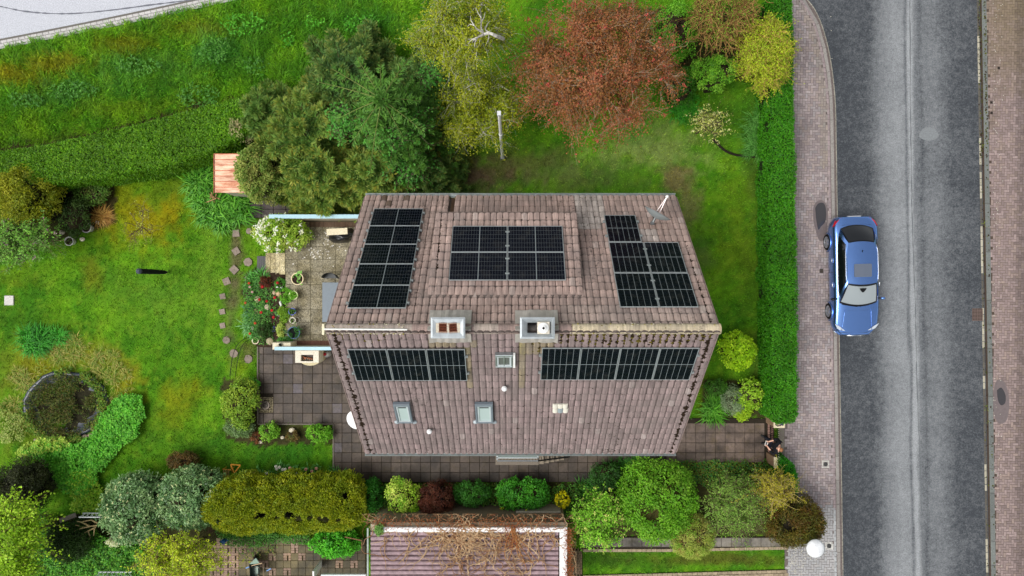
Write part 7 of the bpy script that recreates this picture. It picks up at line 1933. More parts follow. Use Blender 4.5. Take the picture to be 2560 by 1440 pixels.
for k in range(46):
    wander(1424 + random.uniform(-4, 8), random.uniform(1315, 1440), random.uniform(1, 2), random.uniform(20, 60), random.uniform(1.5, 2.5), .012, random.choice(VC))
for k in range(6): wander(1283 + random.uniform(-5, 5), 1318 + k, 1.5 + random.gauss(0, .15), random.uniform(90, 140), z + .04, .026, S(160, 110, 66), 12, .16)
b.build('stem', M_BARK, cr_)
f = Fol(); n = 2600; u = rng.random(n); x = np.where(u < .55, rng.uniform(930, 1400, n), np.where(u < .75, rng.normal(1280, 14, n), rng.normal(1422, 6, n))); y = np.where(u < .55, rng.normal(1308, 9, n), np.where(u < .75, rng.uniform(1310, 1370, n), rng.uniform(1320, 1440, n)))
n = len(x)
f.leaves(np.stack([PX(x, 2.6), PY(y, 2.6), np.full(n, 2.58) + rng.random(n) * .06], 1), np.tile([0, 0, 1.], (n, 1)), .05, .03, pick([S(150, 84, 50), S(124, 66, 40), S(104, 72, 44)], n)); f.build('dead_leaves', cr_)
bush('ivy', 'small green ivy tuft at the left corner of the garage parapet', 950, 1325, 13, 15, .5, [S(96, 140, 76), S(120, 160, 96)], .07, .6, 20, 34, .3, z0=2.3, cat='ivy', irregular=.3, stems=False)

# ------------------------------------------------------------------ neighbour's paving
M_SLAB = M_SLAB_keep
b = MB(S(64, 58, 40)); b.prism(W(NPATIO), -.2, .008); npat = tag(b.build('patio', M_JOINT), kind='structure')
xn = [560 + 18.6 * k for k in range(-4, 21)]; yn = [1345 + 18.6 * k for k in range(0, 8)]
def npc(x, y):
    m = fbm(x, y, .02, 44); c = S(104, 92, 58) * random.uniform(.75, 1.15)
    if x > 780: c = c * .55
    if random.random() < .16 or x < 590: c = S(156, 128, 108) * random.uniform(.85, 1.1) * (.8 if x > 780 else 1)
    return c
b_keep = []
for i in range(len(xn) - 1):
    for j in range(len(yn) - 1):
        cx, cy = (xn[i] + xn[i + 1]) / 2, (yn[j] + yn[j + 1]) / 2
        if not inpoly(np.array([cx]), np.array([cy]), NPATIO)[0] or cx > 912: continue
        c = npc(cx, cy); s_ = 18.6 / 60
        if c[0] > S(120, 0, 0)[0]:      # a slab patterned like a basket of small bricks
            q = s_ / 3
            for (u, v, h) in ((0, 0, 1), (0, 1, 1), (2, 0, 0), (2, 1, 0), (0, 2, 1), (1.5, 2, 1)):
                w, l = (q * 1.45, q * .92) if h else (q * .92, q * .92)
                bb = MB(); bb.bbox(0, w, 0, l, -.05, 0, .005); o = inst('brick', mk_mesh('brick', bb.V, bb.F, bb.C, M_SLAB), npat, (PX(xn[i]) + .005 + u * q, PY(yn[j + 1]) + .005 + v * q, .03), color=c * random.uniform(.9, 1.1))
        else:
            bb = MB(); bb.bbox(-s_ / 2 + .006, s_ / 2 - .006, -s_ / 2 + .006, s_ / 2 - .006, -.05, 0, .006); inst('slab', mk_mesh('slab', bb.V, bb.F, bb.C, M_SLAB), npat, (PX(cx), PY(cy), .024 + random.uniform(-.003, .003)), color=c)
b = MB(S(58, 52, 44)); b.prism(W(NPATH), -.2, .006); npt = tag(b.build('path', M_JOINT), kind='structure')
slab_grid(npt, [(1450, 1338), (1966, 1338), (1966, 1372), (1450, 1372)], [1456 + 24.8 * k for k in range(21)], [1344, 1367], .022, lambda x, y: S(124, 118, 108) * random.uniform(.85, 1.12) * (.8 if x < 1650 else 1), 1.0)
x = 1458
while x < 1960:
    b = MB(); b.bbox(-.098, .098, -.06, .06, -.08, 0, .008); inst('edge_brick', mk_mesh('edge_brick', b.V, b.F, b.C, M_STONE), npt, (PX(x + 6), PY(1376.5 - max(0, (x - 1650)) * .019 - 1), .045), (0, 0, .01), color=S(164, 148, 122) * random.uniform(.78, 1.15)); x += 12.2
b = MB(S(50, 46, 34)); b.prism(W(NPATHW), -.2, .006); npw = tag(b.build('path', M_JOINT), kind='structure')
for i in range(9):
    for j in range(5):
        b = MB(); b.bbox(-.05, .05, -.1, .1, -.05, 0, .005) if True else None
        xq, yq = 1422 + i * 3.9, 1376 + j * 13.2 + (i % 2) * 6.5
        inst('brick', mk_mesh('brick', [(v[0] * .56, v[1] * 1.02, v[2]) for v in b.V], b.F, b.C, M_BRICK), npw, (PX(xq), PY(yq), .02), color=S(116, 98, 76) * random.uniform(.7, 1.15))
b = MB(S(50, 46, 34)); b.prism(W(NPATHB), -.2, .006); npb = tag(b.build('path', M_JOINT), kind='structure')
x = 1458
while x < 1965:
    for r_ in range(2):
        b = MB(); b.bbox(-.098, .098, -.06, .06, -.08, 0, .008); inst('edge_brick', mk_mesh('edge_brick', b.V, b.F, b.C, M_STONE), npb, (PX(x + 6 + r_ * 5), PY(1441.5 - (x - 1456) * .027 + r_ * 8), .04), (0, 0, .027), color=S(164, 148, 122) * random.uniform(.78, 1.15))
    x += 12.4
# wheelbarrow on the neighbour's paving
wb = thing('wheelbarrow', tuple(P(640, 1415)), 'grey wheelbarrow with blue grips parked on the mossy patterned paving', 'wheelbarrow')
zt = .62; b = MB(S(112, 124, 116))
top = [P(x, y, zt) for x, y in ((623, 1410), (650, 1410), (650, 1448), (625, 1448))]; bot = [P(x, y, .3) for x, y in ((628, 1416), (645, 1416), (645, 1442), (629, 1442))]
b.add(top + bot, [(4, 5, 6, 7)] + [(i, (i + 1) % 4, 4 + (i + 1) % 4, 4 + i) for i in range(4)] + [((i + 1) % 4, i, 4 + i, 4 + (i + 1) % 4) for i in range(4)])
nose = [P(636, 1396, .55), P(647, 1406, zt)]; b.add([top[0], top[1], P(640, 1395, .58), bot[0], bot[1]], [(0, 2, 1), (0, 3, 2), (1, 2, 4), (2, 3, 4)], S(92, 108, 98)); b.build('tub', M_METAL, wb)
b = MB(S(150, 130, 104)); b.tube([P(629, 1414, .66), P(655, 1408, .66), P(658, 1412, .6), P(659, 1440, .5)], .018, k=6); b.tube([P(645, 1438, .4), P(662, 1440, .5)], .018, k=6); b.build('frame', M_METAL, wb)
for a, e in (((615, 1420), (623, 1417)), ((667, 1427), (678, 1421))):
    b = MB(S(120, 160, 214)); b.tube([P(*a, .5), P(*e, .56)], .024, k=7); b.build('grip', M_PLASTIC, wb)
    b = MB(S(130, 120, 110)); b.tube([P(*e, .56), P(639, 1418, .4)], .014, k=5); b.build('handle', M_METAL, wb)
whl = P(640, 1398, .2); b = MB(S(24, 24, 24)); b.lathe([(.1, -.04), (.19, -.04), (.2, 0), (.19, .04), (.1, .04)], k=18, M=Matrix.Translation(whl) @ Matrix.Rotation(R(90), 4, 'Y')); b.build('wheel', M_PLASTIC, wb)
wc = thing('watering_can', tuple(P(557, 1355)), 'small blue watering can half hidden in the yellow-green shrub', 'watering can')
p = P(557, 1355, .9); b = MB(S(40, 96, 150)); b.lathe([(.09, .7), (.1, .9), (.06, .95), (.05, .93)], p.x, p.y, 14); b.build('can', M_PLASTIC, wc)
b = MB(S(40, 96, 150)); b.tube([(p.x + .08, p.y, .75), (p.x + .22, p.y + .08, .95)], .02, .03, 6); b.build('spout', M_PLASTIC, wc)
b = MB(S(36, 84, 130)); b.tube([(p.x - .09, p.y, .75), (p.x - .16, p.y, .88), (p.x - .05, p.y, .97)], .012, k=5); b.build('handle', M_PLASTIC, wc)
ps_ = thing('white_post', tuple(P(783, 1434)), 'white post standing at the bottom edge of the neighbour paving', 'post')
b = MB(S(232, 232, 230)); b.bbox(PX(781, 1.2), PX(785.5, 1.2), PY(1446, 1.2), PY(1428, 1.2), 0, 1.2, .01); b.build('post', M_PAINT, ps_)
b = MB(S(210, 216, 218)); b.bbox(PX(802, 1.5), PX(915, 1.5), PY(1447, 1.5), PY(1436.5, 1.5), 1.4, 1.5, .01); tag(b.build('window_sill', M_PAINT), 'pale sill at the bottom edge between the paving and the garage', 'sill')
# ------------------------------------------------------------------ gate, pillars, person
def pillar(x0, x1, y0, y1, z, lab):
    t = thing('gate_pillar', tuple(P((x0 + x1) / 2, (y0 + y1) / 2)), lab, 'gate pillar')
    b = MB(S(150, 122, 98)); b.box(PX(x0 + 1.5, z), PX(x1 - 1.5, z), PY(y1 - 1.5, z), PY(y0 + 1.5, z), -.1, z - .08); b.build('shaft', M_CONC, t)
    b = MB(S(222, 208, 176)); b.bbox(PX(x0, z), PX(x1, z), PY(y1, z), PY(y0, z), z - .08, z, .012); b.build('cap_stone', M_CONC, t); return t
pillar(1935, 1963, 1045, 1070, 1.0, 'upper cream gate pillar carrying a dark bag')
pillar(1936, 1964, 1143, 1171, 1.0, 'lower cream gate pillar beside the hedge stub and the person')
bgg = thing('bag', tuple(P(1948, 1056, 1.0)), 'dark grey equipment bag standing on the upper gate pillar', 'bag')
M = Matrix.Translation(P(1949, 1054, 1.0)) @ Matrix.Rotation(-.45, 4, 'Z'); b = MB(S(66, 72, 82)); b.bbox(-.13, .13, -.1, .1, 0, .2, .04, None, M); b.build('bag_body', M_CLOTH, bgg)
b = MB(S(34, 36, 42)); b.tube([M @ Vector((-.1, -.1, .18)), M @ Vector((-.14, -.18, .1)), M @ Vector((-.02, -.2, .05)), M @ Vector((.08, -.11, .1))], .018, k=5); b.build('strap', M_CLOTH, bgg)
b = MB(S(170, 176, 186)); b.tube([M @ Vector((-.11, .0, .21)), M @ Vector((-.09, .08, .22)), M @ Vector((0, .09, .21))], .012, k=5); b.build('zip', M_METAL, bgg)
# brick threshold, then the gate
thr = thing('threshold', tuple(P(1927, 1100)), 'strip of reddish threshold bricks at the end of the slab path by the gate', 'threshold')
for i in range(2):
    for j in range(15):
        b = MB(); b.bbox(-.054, .054, -.045, .045, -.05, 0, .005); inst('brick', mk_mesh('brick', b.V, b.F, b.C, M_BRICK), thr, (PX(1922.5 + i * 7), PY(1053 + j * 6.1 + (i % 2) * 2), .026), color=S(164, 128, 114) * random.uniform(.75, 1.12))
b = MB(S(128, 120, 110)); b.bbox(PX(1947), PX(1960), PY(1146), PY(1064), -.1, .05, .01); b.build('sill_stone', M_CONC, thr)
gate = thing('gate', tuple(P(1942, 1100)), 'dark wrought iron garden gate between the two cream pillars', 'gate')
zg = 1.0; xg = PX(1945, zg); ya, yb_ = PY(1071, zg), PY(1142, zg)
for z, r in ((.12, .016), (zg, .018)):
    b = MB(S(40, 38, 38)); b.tube([(xg, ya, z), (xg, yb_, z)], r, k=6); b.build('rail', M_METAL, gate)
for k in range(15):
    y = ya + (yb_ - ya) * (k + .5) / 15; b = MB(S(38, 36, 36)); b.tube([(xg, y, .1), (xg, y, zg + .06)], .012, k=5); b.build('bar', M_METAL, gate)
    b = MB(S(190, 184, 170)); b.blob((xg, y, zg + .08), .02, (1, 1, 1.3), 6, 4, 0); b.build('finial', M_METAL, gate)

def skin(name, verts, edges, radii, mat, parent, root=0, sub=2):
    me = bpy.data.meshes.new(name); me.from_pydata([tuple(v) for v in verts], edges, [])
    o = bpy.data.objects.new(name, me); link(o, parent)
    m = o.modifiers.new('skin', 'SKIN'); m.use_smooth_shade = True
    me.skin_vertices.new() if not me.skin_vertices else None
    for i, r in enumerate(radii):
        sv = me.skin_vertices[0].data[i]; sv.radius = (r, r) if not isinstance(r, tuple) else r; sv.use_root = (i == root)
    s_ = o.modifiers.new('sub', 'SUBSURF'); s_.levels = sub; s_.render_levels = sub
    me.materials.append(mat); return o
M_SKIN = mat_plain('skin', S(216, 168, 144), .5, 0, .4, 20, .05, 0, plain=True)
M_BLACK = mat_plain('black jacket', S(24, 25, 30), .9, 0, .25, 14, .3, .3, plain=True)
M_TROU = mat_plain('dark trousers', S(34, 38, 52), .9, 0, .25, 14, .3, .3, plain=True)
M_HAIR = mat_plain('hair', S(150, 100, 62), .6, 0, .4, 60, .5, .5, plain=True)
gp = P(1914, 1101); HD = R(162)      # looks towards the house, a little up the photo
pe = thing('person', (gp.x, gp.y, .03), 'person in black standing at the gate, looking down at a controller in both hands', 'person', None, HD)
def sk(name, v, e, r, m, root=0, sub=2): return skin(name, [Vector(q) for q in v], e, r, m, pe, root, sub)
# local frame: +x forward, +y to the person's left, z up
body_v = [(0, 0, .93), (0, 0, 1.12), (.0, 0, 1.36), (.01, 0, 1.46), (.03, 0, 1.54), (.06, 0, 1.64), (.05, 0, 1.73),
          (0, .19, 1.40), (.04, .29, 1.14), (.26, .14, 1.10), (.33, .09, 1.11), (0, -.19, 1.40), (.04, -.29, 1.14), (.26, -.14, 1.10), (.33, -.09, 1.11),
          (.0, .10, .90), (.03, .12, .50), (-.01, .13, .10), (.0, -.10, .90), (.10, -.12, .50), (.10, -.13, .10)]
body_e = [(0, 1), (1, 2), (2, 3), (3, 4), (4, 5), (5, 6), (2, 7), (7, 8), (8, 9), (9, 10), (2, 11), (11, 12), (12, 13), (13, 14), (0, 15), (15, 16), (16, 17), (0, 18), (18, 19), (19, 20)]
body_r = [.13, .13, .14, .06, .055, .095, .08, .06, .045, .036, .03, .06, .045, .036, .03, .085, .055, .04, .085, .055, .04]
sk('body', body_v, body_e, body_r, M_SKIN)
sk('jacket', [(0, 0, .86), (0, 0, 1.12), (0, 0, 1.34), (0, 0, 1.44), (0, .20, 1.39), (.04, .31, 1.14), (.19, .19, 1.10), (0, -.20, 1.39), (.04, -.31, 1.14), (.19, -.19, 1.10)], [(0, 1), (1, 2), (2, 3), (2, 4), (4, 5), (5, 6), (2, 7), (7, 8), (8, 9)], [(.17, .15), (.17, .14), (.19, .14), .085, .09, .068, .055, .09, .068, .055], M_BLACK)
sk('trousers', [(0, 0, .90), (.0, .10, .84), (.03, .12, .50), (-.01, .13, .08), (.0, -.10, .84), (.10, -.12, .50), (.10, -.13, .08)], [(0, 1), (1, 2), (2, 3), (0, 4), (4, 5), (5, 6)], [.15, .105, .08, .062, .105, .08, .062], M_TROU)
for sx, sy in ((-.01, .13), (.10, -.13)):
    sk('shoe', [(sx - .06, sy, .05), (sx + .06, sy * 1.05, .05), (sx + .19, sy * 1.15, .035)], [(0, 1), (1, 2)], [.052, .052, .04], mat_plain('shoe', S(26, 26, 28), .5, 0, .4, plain=True))
sk('hair', [(-.015, 0, 1.62), (-.01, 0, 1.70), (.05, 0, 1.765)], [(0, 1), (1, 2)], [.085, .098, .07], M_HAIR)
for sg in (1, -1):
    sk('ear', [(.06, .092 * sg, 1.64), (.05, .105 * sg, 1.66)], [(0, 1)], [.016, .02], M_SKIN, sub=1)
    # palm and five fingers closed on the controller
    hx, hy, hz = .345, .085 * sg, 1.105
    sk('palm', [(hx - .03, hy + .01 * sg, hz), (hx + .03, hy, hz), (hx + .065, hy - .005 * sg, hz)], [(0, 1), (1, 2)], [.026, .034, .03], M_SKIN, sub=1)
    for k, (dx, l) in enumerate(((.01, .055), (.03, .062), (.05, .06), (.068, .05))):
        sk('finger', [(hx + dx, hy + .02 * sg, hz - .012), (hx + dx + .012, hy + .006 * sg, hz - .04), (hx + dx + .006, hy - l * .6 * sg, hz - .036)], [(0, 1), (1, 2)], [.010, .009, .008], M_SKIN, sub=1)
    sk('thumb', [(hx - .01, hy - .01 * sg, hz + .015), (hx + .02, hy - .035 * sg, hz + .032), (hx + .035, hy - .05 * sg, hz + .034)], [(0, 1), (1, 2)], [.012, .010, .009], M_SKIN, sub=1)
b = MB(S(206, 160, 138)); b.blob((.155, 0, 1.645), .022, (1.1, .8, 1.3), 8, 5, 0); b.build('nose', M_SKIN, pe, True, True)
b = MB(S(150, 84, 78)); b.box(.137, .147, -.028, .028, 1.592, 1.60); b.build('mouth', M_SKIN, pe, False, True)
for sg in (1, -1):
    b = MB(S(40, 36, 34)); b.blob((.138, .035 * sg, 1.675), .013, (.6, 1.2, .8), 8, 5, 0); b.build('eye', M_PLASTIC, pe, True, True)
Mp = Matrix.Translation((gp.x, gp.y, .03)) @ Matrix.Rotation(HD, 4, 'Z')
rc = thing('remote_controller', tuple(Mp @ Vector((.37, 0, 1.1))), 'white remote controller held in the hands of the person at the gate', 'controller', None, HD)
b = MB(S(226, 220, 214)); b.bbox(-.05, .06, -.10, .10, -.03, .02, .012); b.build('case', M_PLASTIC, rc, False, True)
b = MB(S(30, 34, 40)); b.bbox(.0, .05, -.07, .07, .02, .03, .003); b.build('screen', M_PLASTIC, rc, False, True)
for sg in (1, -1):
    b = MB(S(40, 40, 42)); b.tube([(-.02, .06 * sg, .02), (-.02, .06 * sg, .045)], .012, k=7); b.build('stick', M_PLASTIC, rc, False, True)

# ------------------------------------------------------------------ street lamp with a white disc hood
zl = 2.9; lp = P(2041, 1373, zl)
la = thing('street_lamp', (lp.x, lp.y, 0), 'street lamp with a round white hood beside the brown-green conifer', 'street lamp')
b = MB(S(120, 126, 126)); b.lathe([(.07, 0), (.065, 1.0), (.045, 1.05), (.04, zl - .15)], lp.x, lp.y, 12); b.build('post', M_METAL, la)
rl = SZ(23, zl); b = MB(S(228, 230, 232)); b.lathe([(rl * .8, zl - .14), (rl, zl - .10), (rl, zl - .06), (rl * .82, zl), (rl * .45, zl + .05), (.001, zl + .065)], lp.x, lp.y, 40); b.build('hood', mat_plain('stained lamp hood', (1, 1, 1), .5, 0, .4, 5, .3, .05), la, True)
b = MB(S(214, 212, 196)); b.lathe([(.05, zl - .32), (.15, zl - .28), (.16, zl - .15)], lp.x, lp.y, 18); b.build('glass', M_PLASTIC, la)

# ------------------------------------------------------------------ covers and grates
def cover_box(x, y, lab, r=9.5):
    t = thing('valve_cover', (PX(x), PY(y), 0), lab, 'valve cover')
    for i in range(5):
        for j in range(5):
            if 1 <= i <= 3 and 1 <= j <= 3: continue
            b = MB(); b.bbox(-.028, .028, -.028, .028, -.04, 0, .006); inst('cobble', mk_mesh('cobble', b.V, b.F, b.C, M_STONE), t, (PX(x) + (i - 2) * .062, PY(y) + (j - 2) * .062, .042), (0, 0, random.uniform(-.1, .1)), color=S(206, 204, 196) * random.uniform(.85, 1.08))
    b = MB(S(92, 92, 90)); b.lathe([(.088, .0), (.088, .042), (.07, .046)], PX(x), PY(y), 18); b.build('lid', M_METAL, t)
cover_box(2063, 1160, 'small round valve cover framed in white cobbles near the gate')
cover_box(2072, 1364, 'small round valve cover framed in cobbles beside the white lamp')
b = MB(S(96, 84, 70)); b.bbox(PX(2048), PX(2057), PY(682), PY(672), .0, .042, .006); tag(b.build('valve_cover', M_METAL), 'small square brown valve lid in the pavement beside the car', 'valve cover')
for (x, y) in ((2492, 172), (2474, 258), (2474, 284)):
    b = MB(S(70, 62, 56)); b.bbox(PX(x - 3.2), PX(x + 3.2), PY(y + 3.2), PY(y - 3.2), .08, .131, .006); tag(b.build('valve_cover', M_METAL), {172: 'dark small valve lid in the right pavement, farthest from the kerb', 258: 'dark small valve lid near the right kerb, upper of a close pair', 284: 'dark small valve lid near the right kerb, lower of a close pair'}[y], 'valve cover')
rg = thing('road_drain', (PX(2443), PY(786), 0), 'square iron road drain grate in the gutter of the dark road', 'drain')
b = MB(S(26, 24, 24)); b.box(PX(2430), PX(2456.5), PY(802), PY(771), -.05, .006); b.build('shaft', M_CONC, rg)
for k in range(9):
    b = MB(S(164, 140, 128)); y = 772.5 + k * 3.5; b.box(PX(2430), PX(2456.5), PY(y + .85), PY(y - .85), .006, .016); b.build('bar', M_METAL, rg)
for k in range(7):
    b = MB(S(156, 132, 122)); x = 2431 + k * 4.1; b.box(PX(x - .6), PX(x + .6), PY(802), PY(771), .004, .012); b.build('cross_bar', M_METAL, rg)
f = Fol()
for y in (10, 40, 100, 360, 560, 1020, 1060):
    x = rpx(y); tuft(f, x + random.uniform(-3, 12), y, 10, .1, .012, [S(96, 130, 40), S(130, 140, 50)], .1, .1, .6)
tag(f.build('kerb_weeds'), 'small weeds along the right kerb', None, None, 'stuff')
b = MB()
for k in range(420):
    y = random.uniform(-20, 400) if k < 260 else random.uniform(0, 1440); x = rpx(y) + random.choice((-3, 1.5, 11.5, 13)) + random.gauss(0, 1.2); z = .14 if x > rpx(y) + .5 else .01
    p = P(x, y, z); b.blob(p, random.uniform(.012, .035), (1, 1.3, .5), 5, 3, .3, random.choice((S(92, 96, 36), S(70, 74, 30), S(60, 46, 34))) * random.uniform(.7, 1.2))
tag(b.build('moss', M_MOSS), 'moss along the right kerb', None, None, 'stuff')

# ------------------------------------------------------------------ the blue car (local: +y forward, x across)
M_CAR = bpy.data.materials.new('car paint')
def car_paint():
    m, nt, b, o = new_mat('blue car paint')
    nt.links.new(mixc(nt, ramp(nt, noise(nt, 400, 2), [(.4, 0.), (.6, .25)]), S(116, 160, 232), S(140, 180, 242)), b.inputs['Base Color'])
    b.inputs['Metallic'].default_value = .95; b.inputs['Roughness'].default_value = .26
    b.inputs['Coat Weight'].default_value = .8; b.inputs['Coat Roughness'].default_value = .04
    return m
M_CAR = car_paint()
M_CGL = mat_glass_dark('car glass', S(14, 17, 20), .03, .8)
M_WSC = mat_glass_dark('car windscreen', S(150, 158, 160), .06, .8)  # pale base colour paints the clouds' reflection into the glass
M_TYRE = mat_plain('tyre', S(22, 22, 23), .85, 0, .2, 30, .2, .2)
M_RIM = mat_plain('alloy', S(178, 182, 188), .3, .7, .5, 10, .1, 0)
M_CHROME = mat_plain('chrome', S(222, 226, 230), .15, .9, .5, 5, .02, 0)
M_BLK = mat_plain('black trim', S(14, 14, 16), .4, 0, .4, 10, .1, 0)
car = thing('parked_car', (PX(2139, .7) - .06, PY(690, .7), 0), 'dark blue saloon car parked at the kerb of the dark road', 'car', None, R(180 + 1.4))
L2, W2 = 2.40, .93
def hw(y):                     # half width at station y
    t = y / L2; return W2 * (1 - .30 * max(0, abs(t) - .80) ** 1.5 * 11 * (1.25 if t > 0 else .9)) if abs(t) > .8 else W2 * (1 - .02 * t * t)
def hz_(y):                    # height of bonnet, waist and boot
    t = y / L2
    if t > .34: return .98 - .26 * ((t - .34) / .66) ** 1.7
    if t < -.62: return 1.02 - .10 * ((-t - .62) / .38) ** 2
    return .98 + .04 * (.34 - t) / .96
ys_c = np.concatenate([np.linspace(-L2, -L2 + .3, 6), np.linspace(-L2 + .45, L2 - .5, 18), np.linspace(L2 - .36, L2, 6)])
sec = lambda y: [(.86 * hw(y), .24), (.985 * hw(y), .42), (1.0 * hw(y), .62), (.975 * hw(y), hz_(y) - .14), (.93 * hw(y), hz_(y) - .035), (.84 * hw(y), hz_(y)), (.5 * hw(y), hz_(y) + .022), (0, hz_(y) + .03)]
vs = []; n = 15
for i, y in enumerate(ys_c):
    s_ = sec(y); k = 1 if 0 < i < len(ys_c) - 1 else .93
    row = [(-x, y, z) for x, z in s_] + [(x, y, z) for x, z in s_[-2::-1]]
    vs += [(x, yy, .55 + (z - .55) * k) for x, yy, z in row]
fs = [(i * n + j, i * n + j + 1, (i + 1) * n + j + 1, (i + 1) * n + j) for i in range(len(ys_c) - 1) for j in range(n - 1)]
fs += [tuple(range(n))[::-1], tuple((len(ys_c) - 1) * n + j for j in range(n))]
fs += [(i * n + n - 1, i * n, (i + 1) * n, (i + 1) * n + n - 1) for i in range(len(ys_c) - 1)]
b = MB(); b.add(vs, [f[::-1] for f in fs]); o = b.build('body', M_CAR, car, True, True)
me = o.data
# cabin: a skin between waist and roof
def cab(y, k):                 # k 0 waist .. 1 roof
    return None
RB, RF, WB, WF = -1.32, .30, -1.93, 1.08      # rear of roof, front of roof, foot of rear window, foot of windscreen
def outline(n_=14):
    lo, hi = [], []
    for t in np.linspace(0, 1, n_):          # along the left side, front to back
        yl = WF + (WB - WF) * t; yh = RF + (RB - RF) * t
        wl2 = .80 - .14 * max(0, (t - .72) / .28) ** 2 - .05 * max(0, (.2 - t) / .2); wh = .60 - .09 * (max(0, (t - .7) / .3)) ** 2 - .03 * max(0, (.25 - t) / .25)
        lo.append((wl2, yl, hz_(yl) - .0)); hi.append((wh, yh, 1.42 - .05 * ((t - .45) / .55) ** 2 - (.02 if t in (0,) else 0)))
    return lo, hi
lo, hi = outline(); nn_ = len(lo)
def bl(a, c, t): return tuple(a[i] + (c[i] - a[i]) * t for i in range(3))
b = MB(); rows = 6; vs = []
for k in range(rows):           # side walls, bulging outwards
    t = k / (rows - 1); bul = .05 * math.sin(math.pi * t)
    for q in range(nn_): p = bl(lo[q], hi[q], t); vs.append((p[0] + bul, p[1], p[2] + .02 * math.sin(math.pi * t)))
side_f = [(k * nn_ + q, k * nn_ + q + 1, (k + 1) * nn_ + q + 1, (k + 1) * nn_ + q) for k in range(rows - 1) for q in range(nn_ - 1)]
b.add(vs, [f[::-1] for f in side_f]); b.add([(-x, y, z) for x, y, z in vs], side_f)
m_ = 9
def across(p, crown, fwd=0.0): return [(p[0] * s_, p[1] + fwd * (1 - s_ * s_), p[2] + crown * (1 - s_ * s_)) for s_ in np.linspace(-1, 1, m_)]
vs = []
for q in range(nn_): vs += across(hi[q], .045, (.07 if q == 0 else .04 if q == 1 else 0) - (.06 if q == nn_ - 1 else .03 if q == nn_ - 2 else 0))
b.add(vs, [(q * m_ + j, q * m_ + j + 1, (q + 1) * m_ + j + 1, (q + 1) * m_ + j) for q in range(nn_ - 1) for j in range(m_ - 1)])
b.build('cabin', M_CAR, car, True, True)
def screen(name, a, c, mat, fa, fc, inset=.06, off=.012, kk=5, kx=.95):
    vs = []; b = MB()
    for k in range(kk):
        t = inset + (1 - 2 * inset) * k / (kk - 1); p = bl(a, c, t); fw = fa + (fc - fa) * t
        vs += [(x, y, z + off + .03 * math.sin(math.pi * t)) for x, y, z in across((p[0] * kx, p[1], p[2]), .03 + .015 * t, fw)]
    b.add(vs, [(k * m_ + j, k * m_ + j + 1, (k + 1) * m_ + j + 1, (k + 1) * m_ + j) for k in range(kk - 1) for j in range(m_ - 1)]); return b.build(name, mat, car, True, True)
def filler(a, c, fa, fc, off):
    return screen('screen_frame', a, c, M_BLK, fa, fc, -.02, off, 5, 1.0)
filler(lo[0], hi[0], .14, .07, .0); screen('windscreen', lo[0], hi[0], M_WSC, .14, .07, .07, .012)
filler(lo[-1], hi[-1], -.12, -.06, .0); screen('rear_window', lo[-1], hi[-1], M_CGL, -.12, -.06, .05, .012)
# side glass, two panes a side with a bright trim
for sg in (-1, 1):
    for (q0, q1) in ((1, 6), (6, 12)):
        vs = []; b = MB(); kk = 4
        for k in range(kk):
            t = .10 + .76 * k / (kk - 1); bul = .05 * math.sin(math.pi * t) + .008
            for q in range(q0, q1 + 1): p = bl(lo[q], hi[q], t); vs.append((sg * (p[0] + bul), p[1], p[2] + .02 * math.sin(math.pi * t) + .004))
        w_ = q1 - q0 + 1; F_ = [(k * w_ + j, k * w_ + j + 1, (k + 1) * w_ + j + 1, (k + 1) * w_ + j) for k in range(kk - 1) for j in range(w_ - 1)]
        b.add(vs, F_ if sg < 0 else [f[::-1] for f in F_]); b.build('side_window', M_CGL, car, True, True)
    tr = []
    for q in range(1, 13): p = bl(lo[q], hi[q], .90); tr.append((sg * (p[0] + .025), p[1], p[2] + .012))
    b = MB(); b.tube(tr, .010, k=5); b.build('window_trim', M_CHROME, car, True, True)
    tr = []
    for q in range(0, 13): p = bl(lo[q], hi[q], .06); tr.append((sg * (p[0] + .025), p[1], p[2] + .012))
    b = MB(); b.tube(tr, .010, k=5); b.build('window_trim', M_CHROME, car, True, True)
b = MB(S(124, 132, 146)); vs = [(x * .34, y, 0) for y in (.26, -.26) for x in (-1, 1)]
zr = lambda x, y: 1.425 + .045 * (1 - (x / .6) ** 2) - .05 * ((y - (RF + (RB - RF) * .45)) / (1.56 * .55)) ** 2 * .55
pl_ = [(.35 * c_, -.21 + .26 * s_) for c_, s_ in ((-.9, -1), (0, -1), (.9, -1), (1, -.88), (1, .88), (.9, 1), (0, 1), (-.9, 1), (-1, .88), (-1, -.88))]
def roof_z(x, y):
    t = (RF - y) / (RF - RB) * (nn_ - 1); q = int(t); f_ = t - q; p = [hi[q][i] * (1 - f_) + hi[q + 1][i] * f_ for i in range(3)]; s_ = x / p[0]
    return p[2] + .045 * (1 - s_ * s_)
b.add([(x, y, roof_z(x, y) + .014) for x, y in pl_] + [(0, -.21, roof_z(0, -.21) + .014)], [(i, (i + 1) % 10, 10) for i in range(10)]); b.build('sunroof', mat_glass_dark('sunroof glass', S(96, 104, 118), .12, .5), car, False, True)
b = MB(S(20, 22, 26)); b.add([(-.03, -1.0, 1.455), (.03, -1.0, 1.455), (0, -.92, 1.455), (0, -1.02, 1.52)], [(0, 1, 3), (1, 2, 3), (2, 0, 3)]); b.build('aerial_fin', M_BLK, car, False, True)
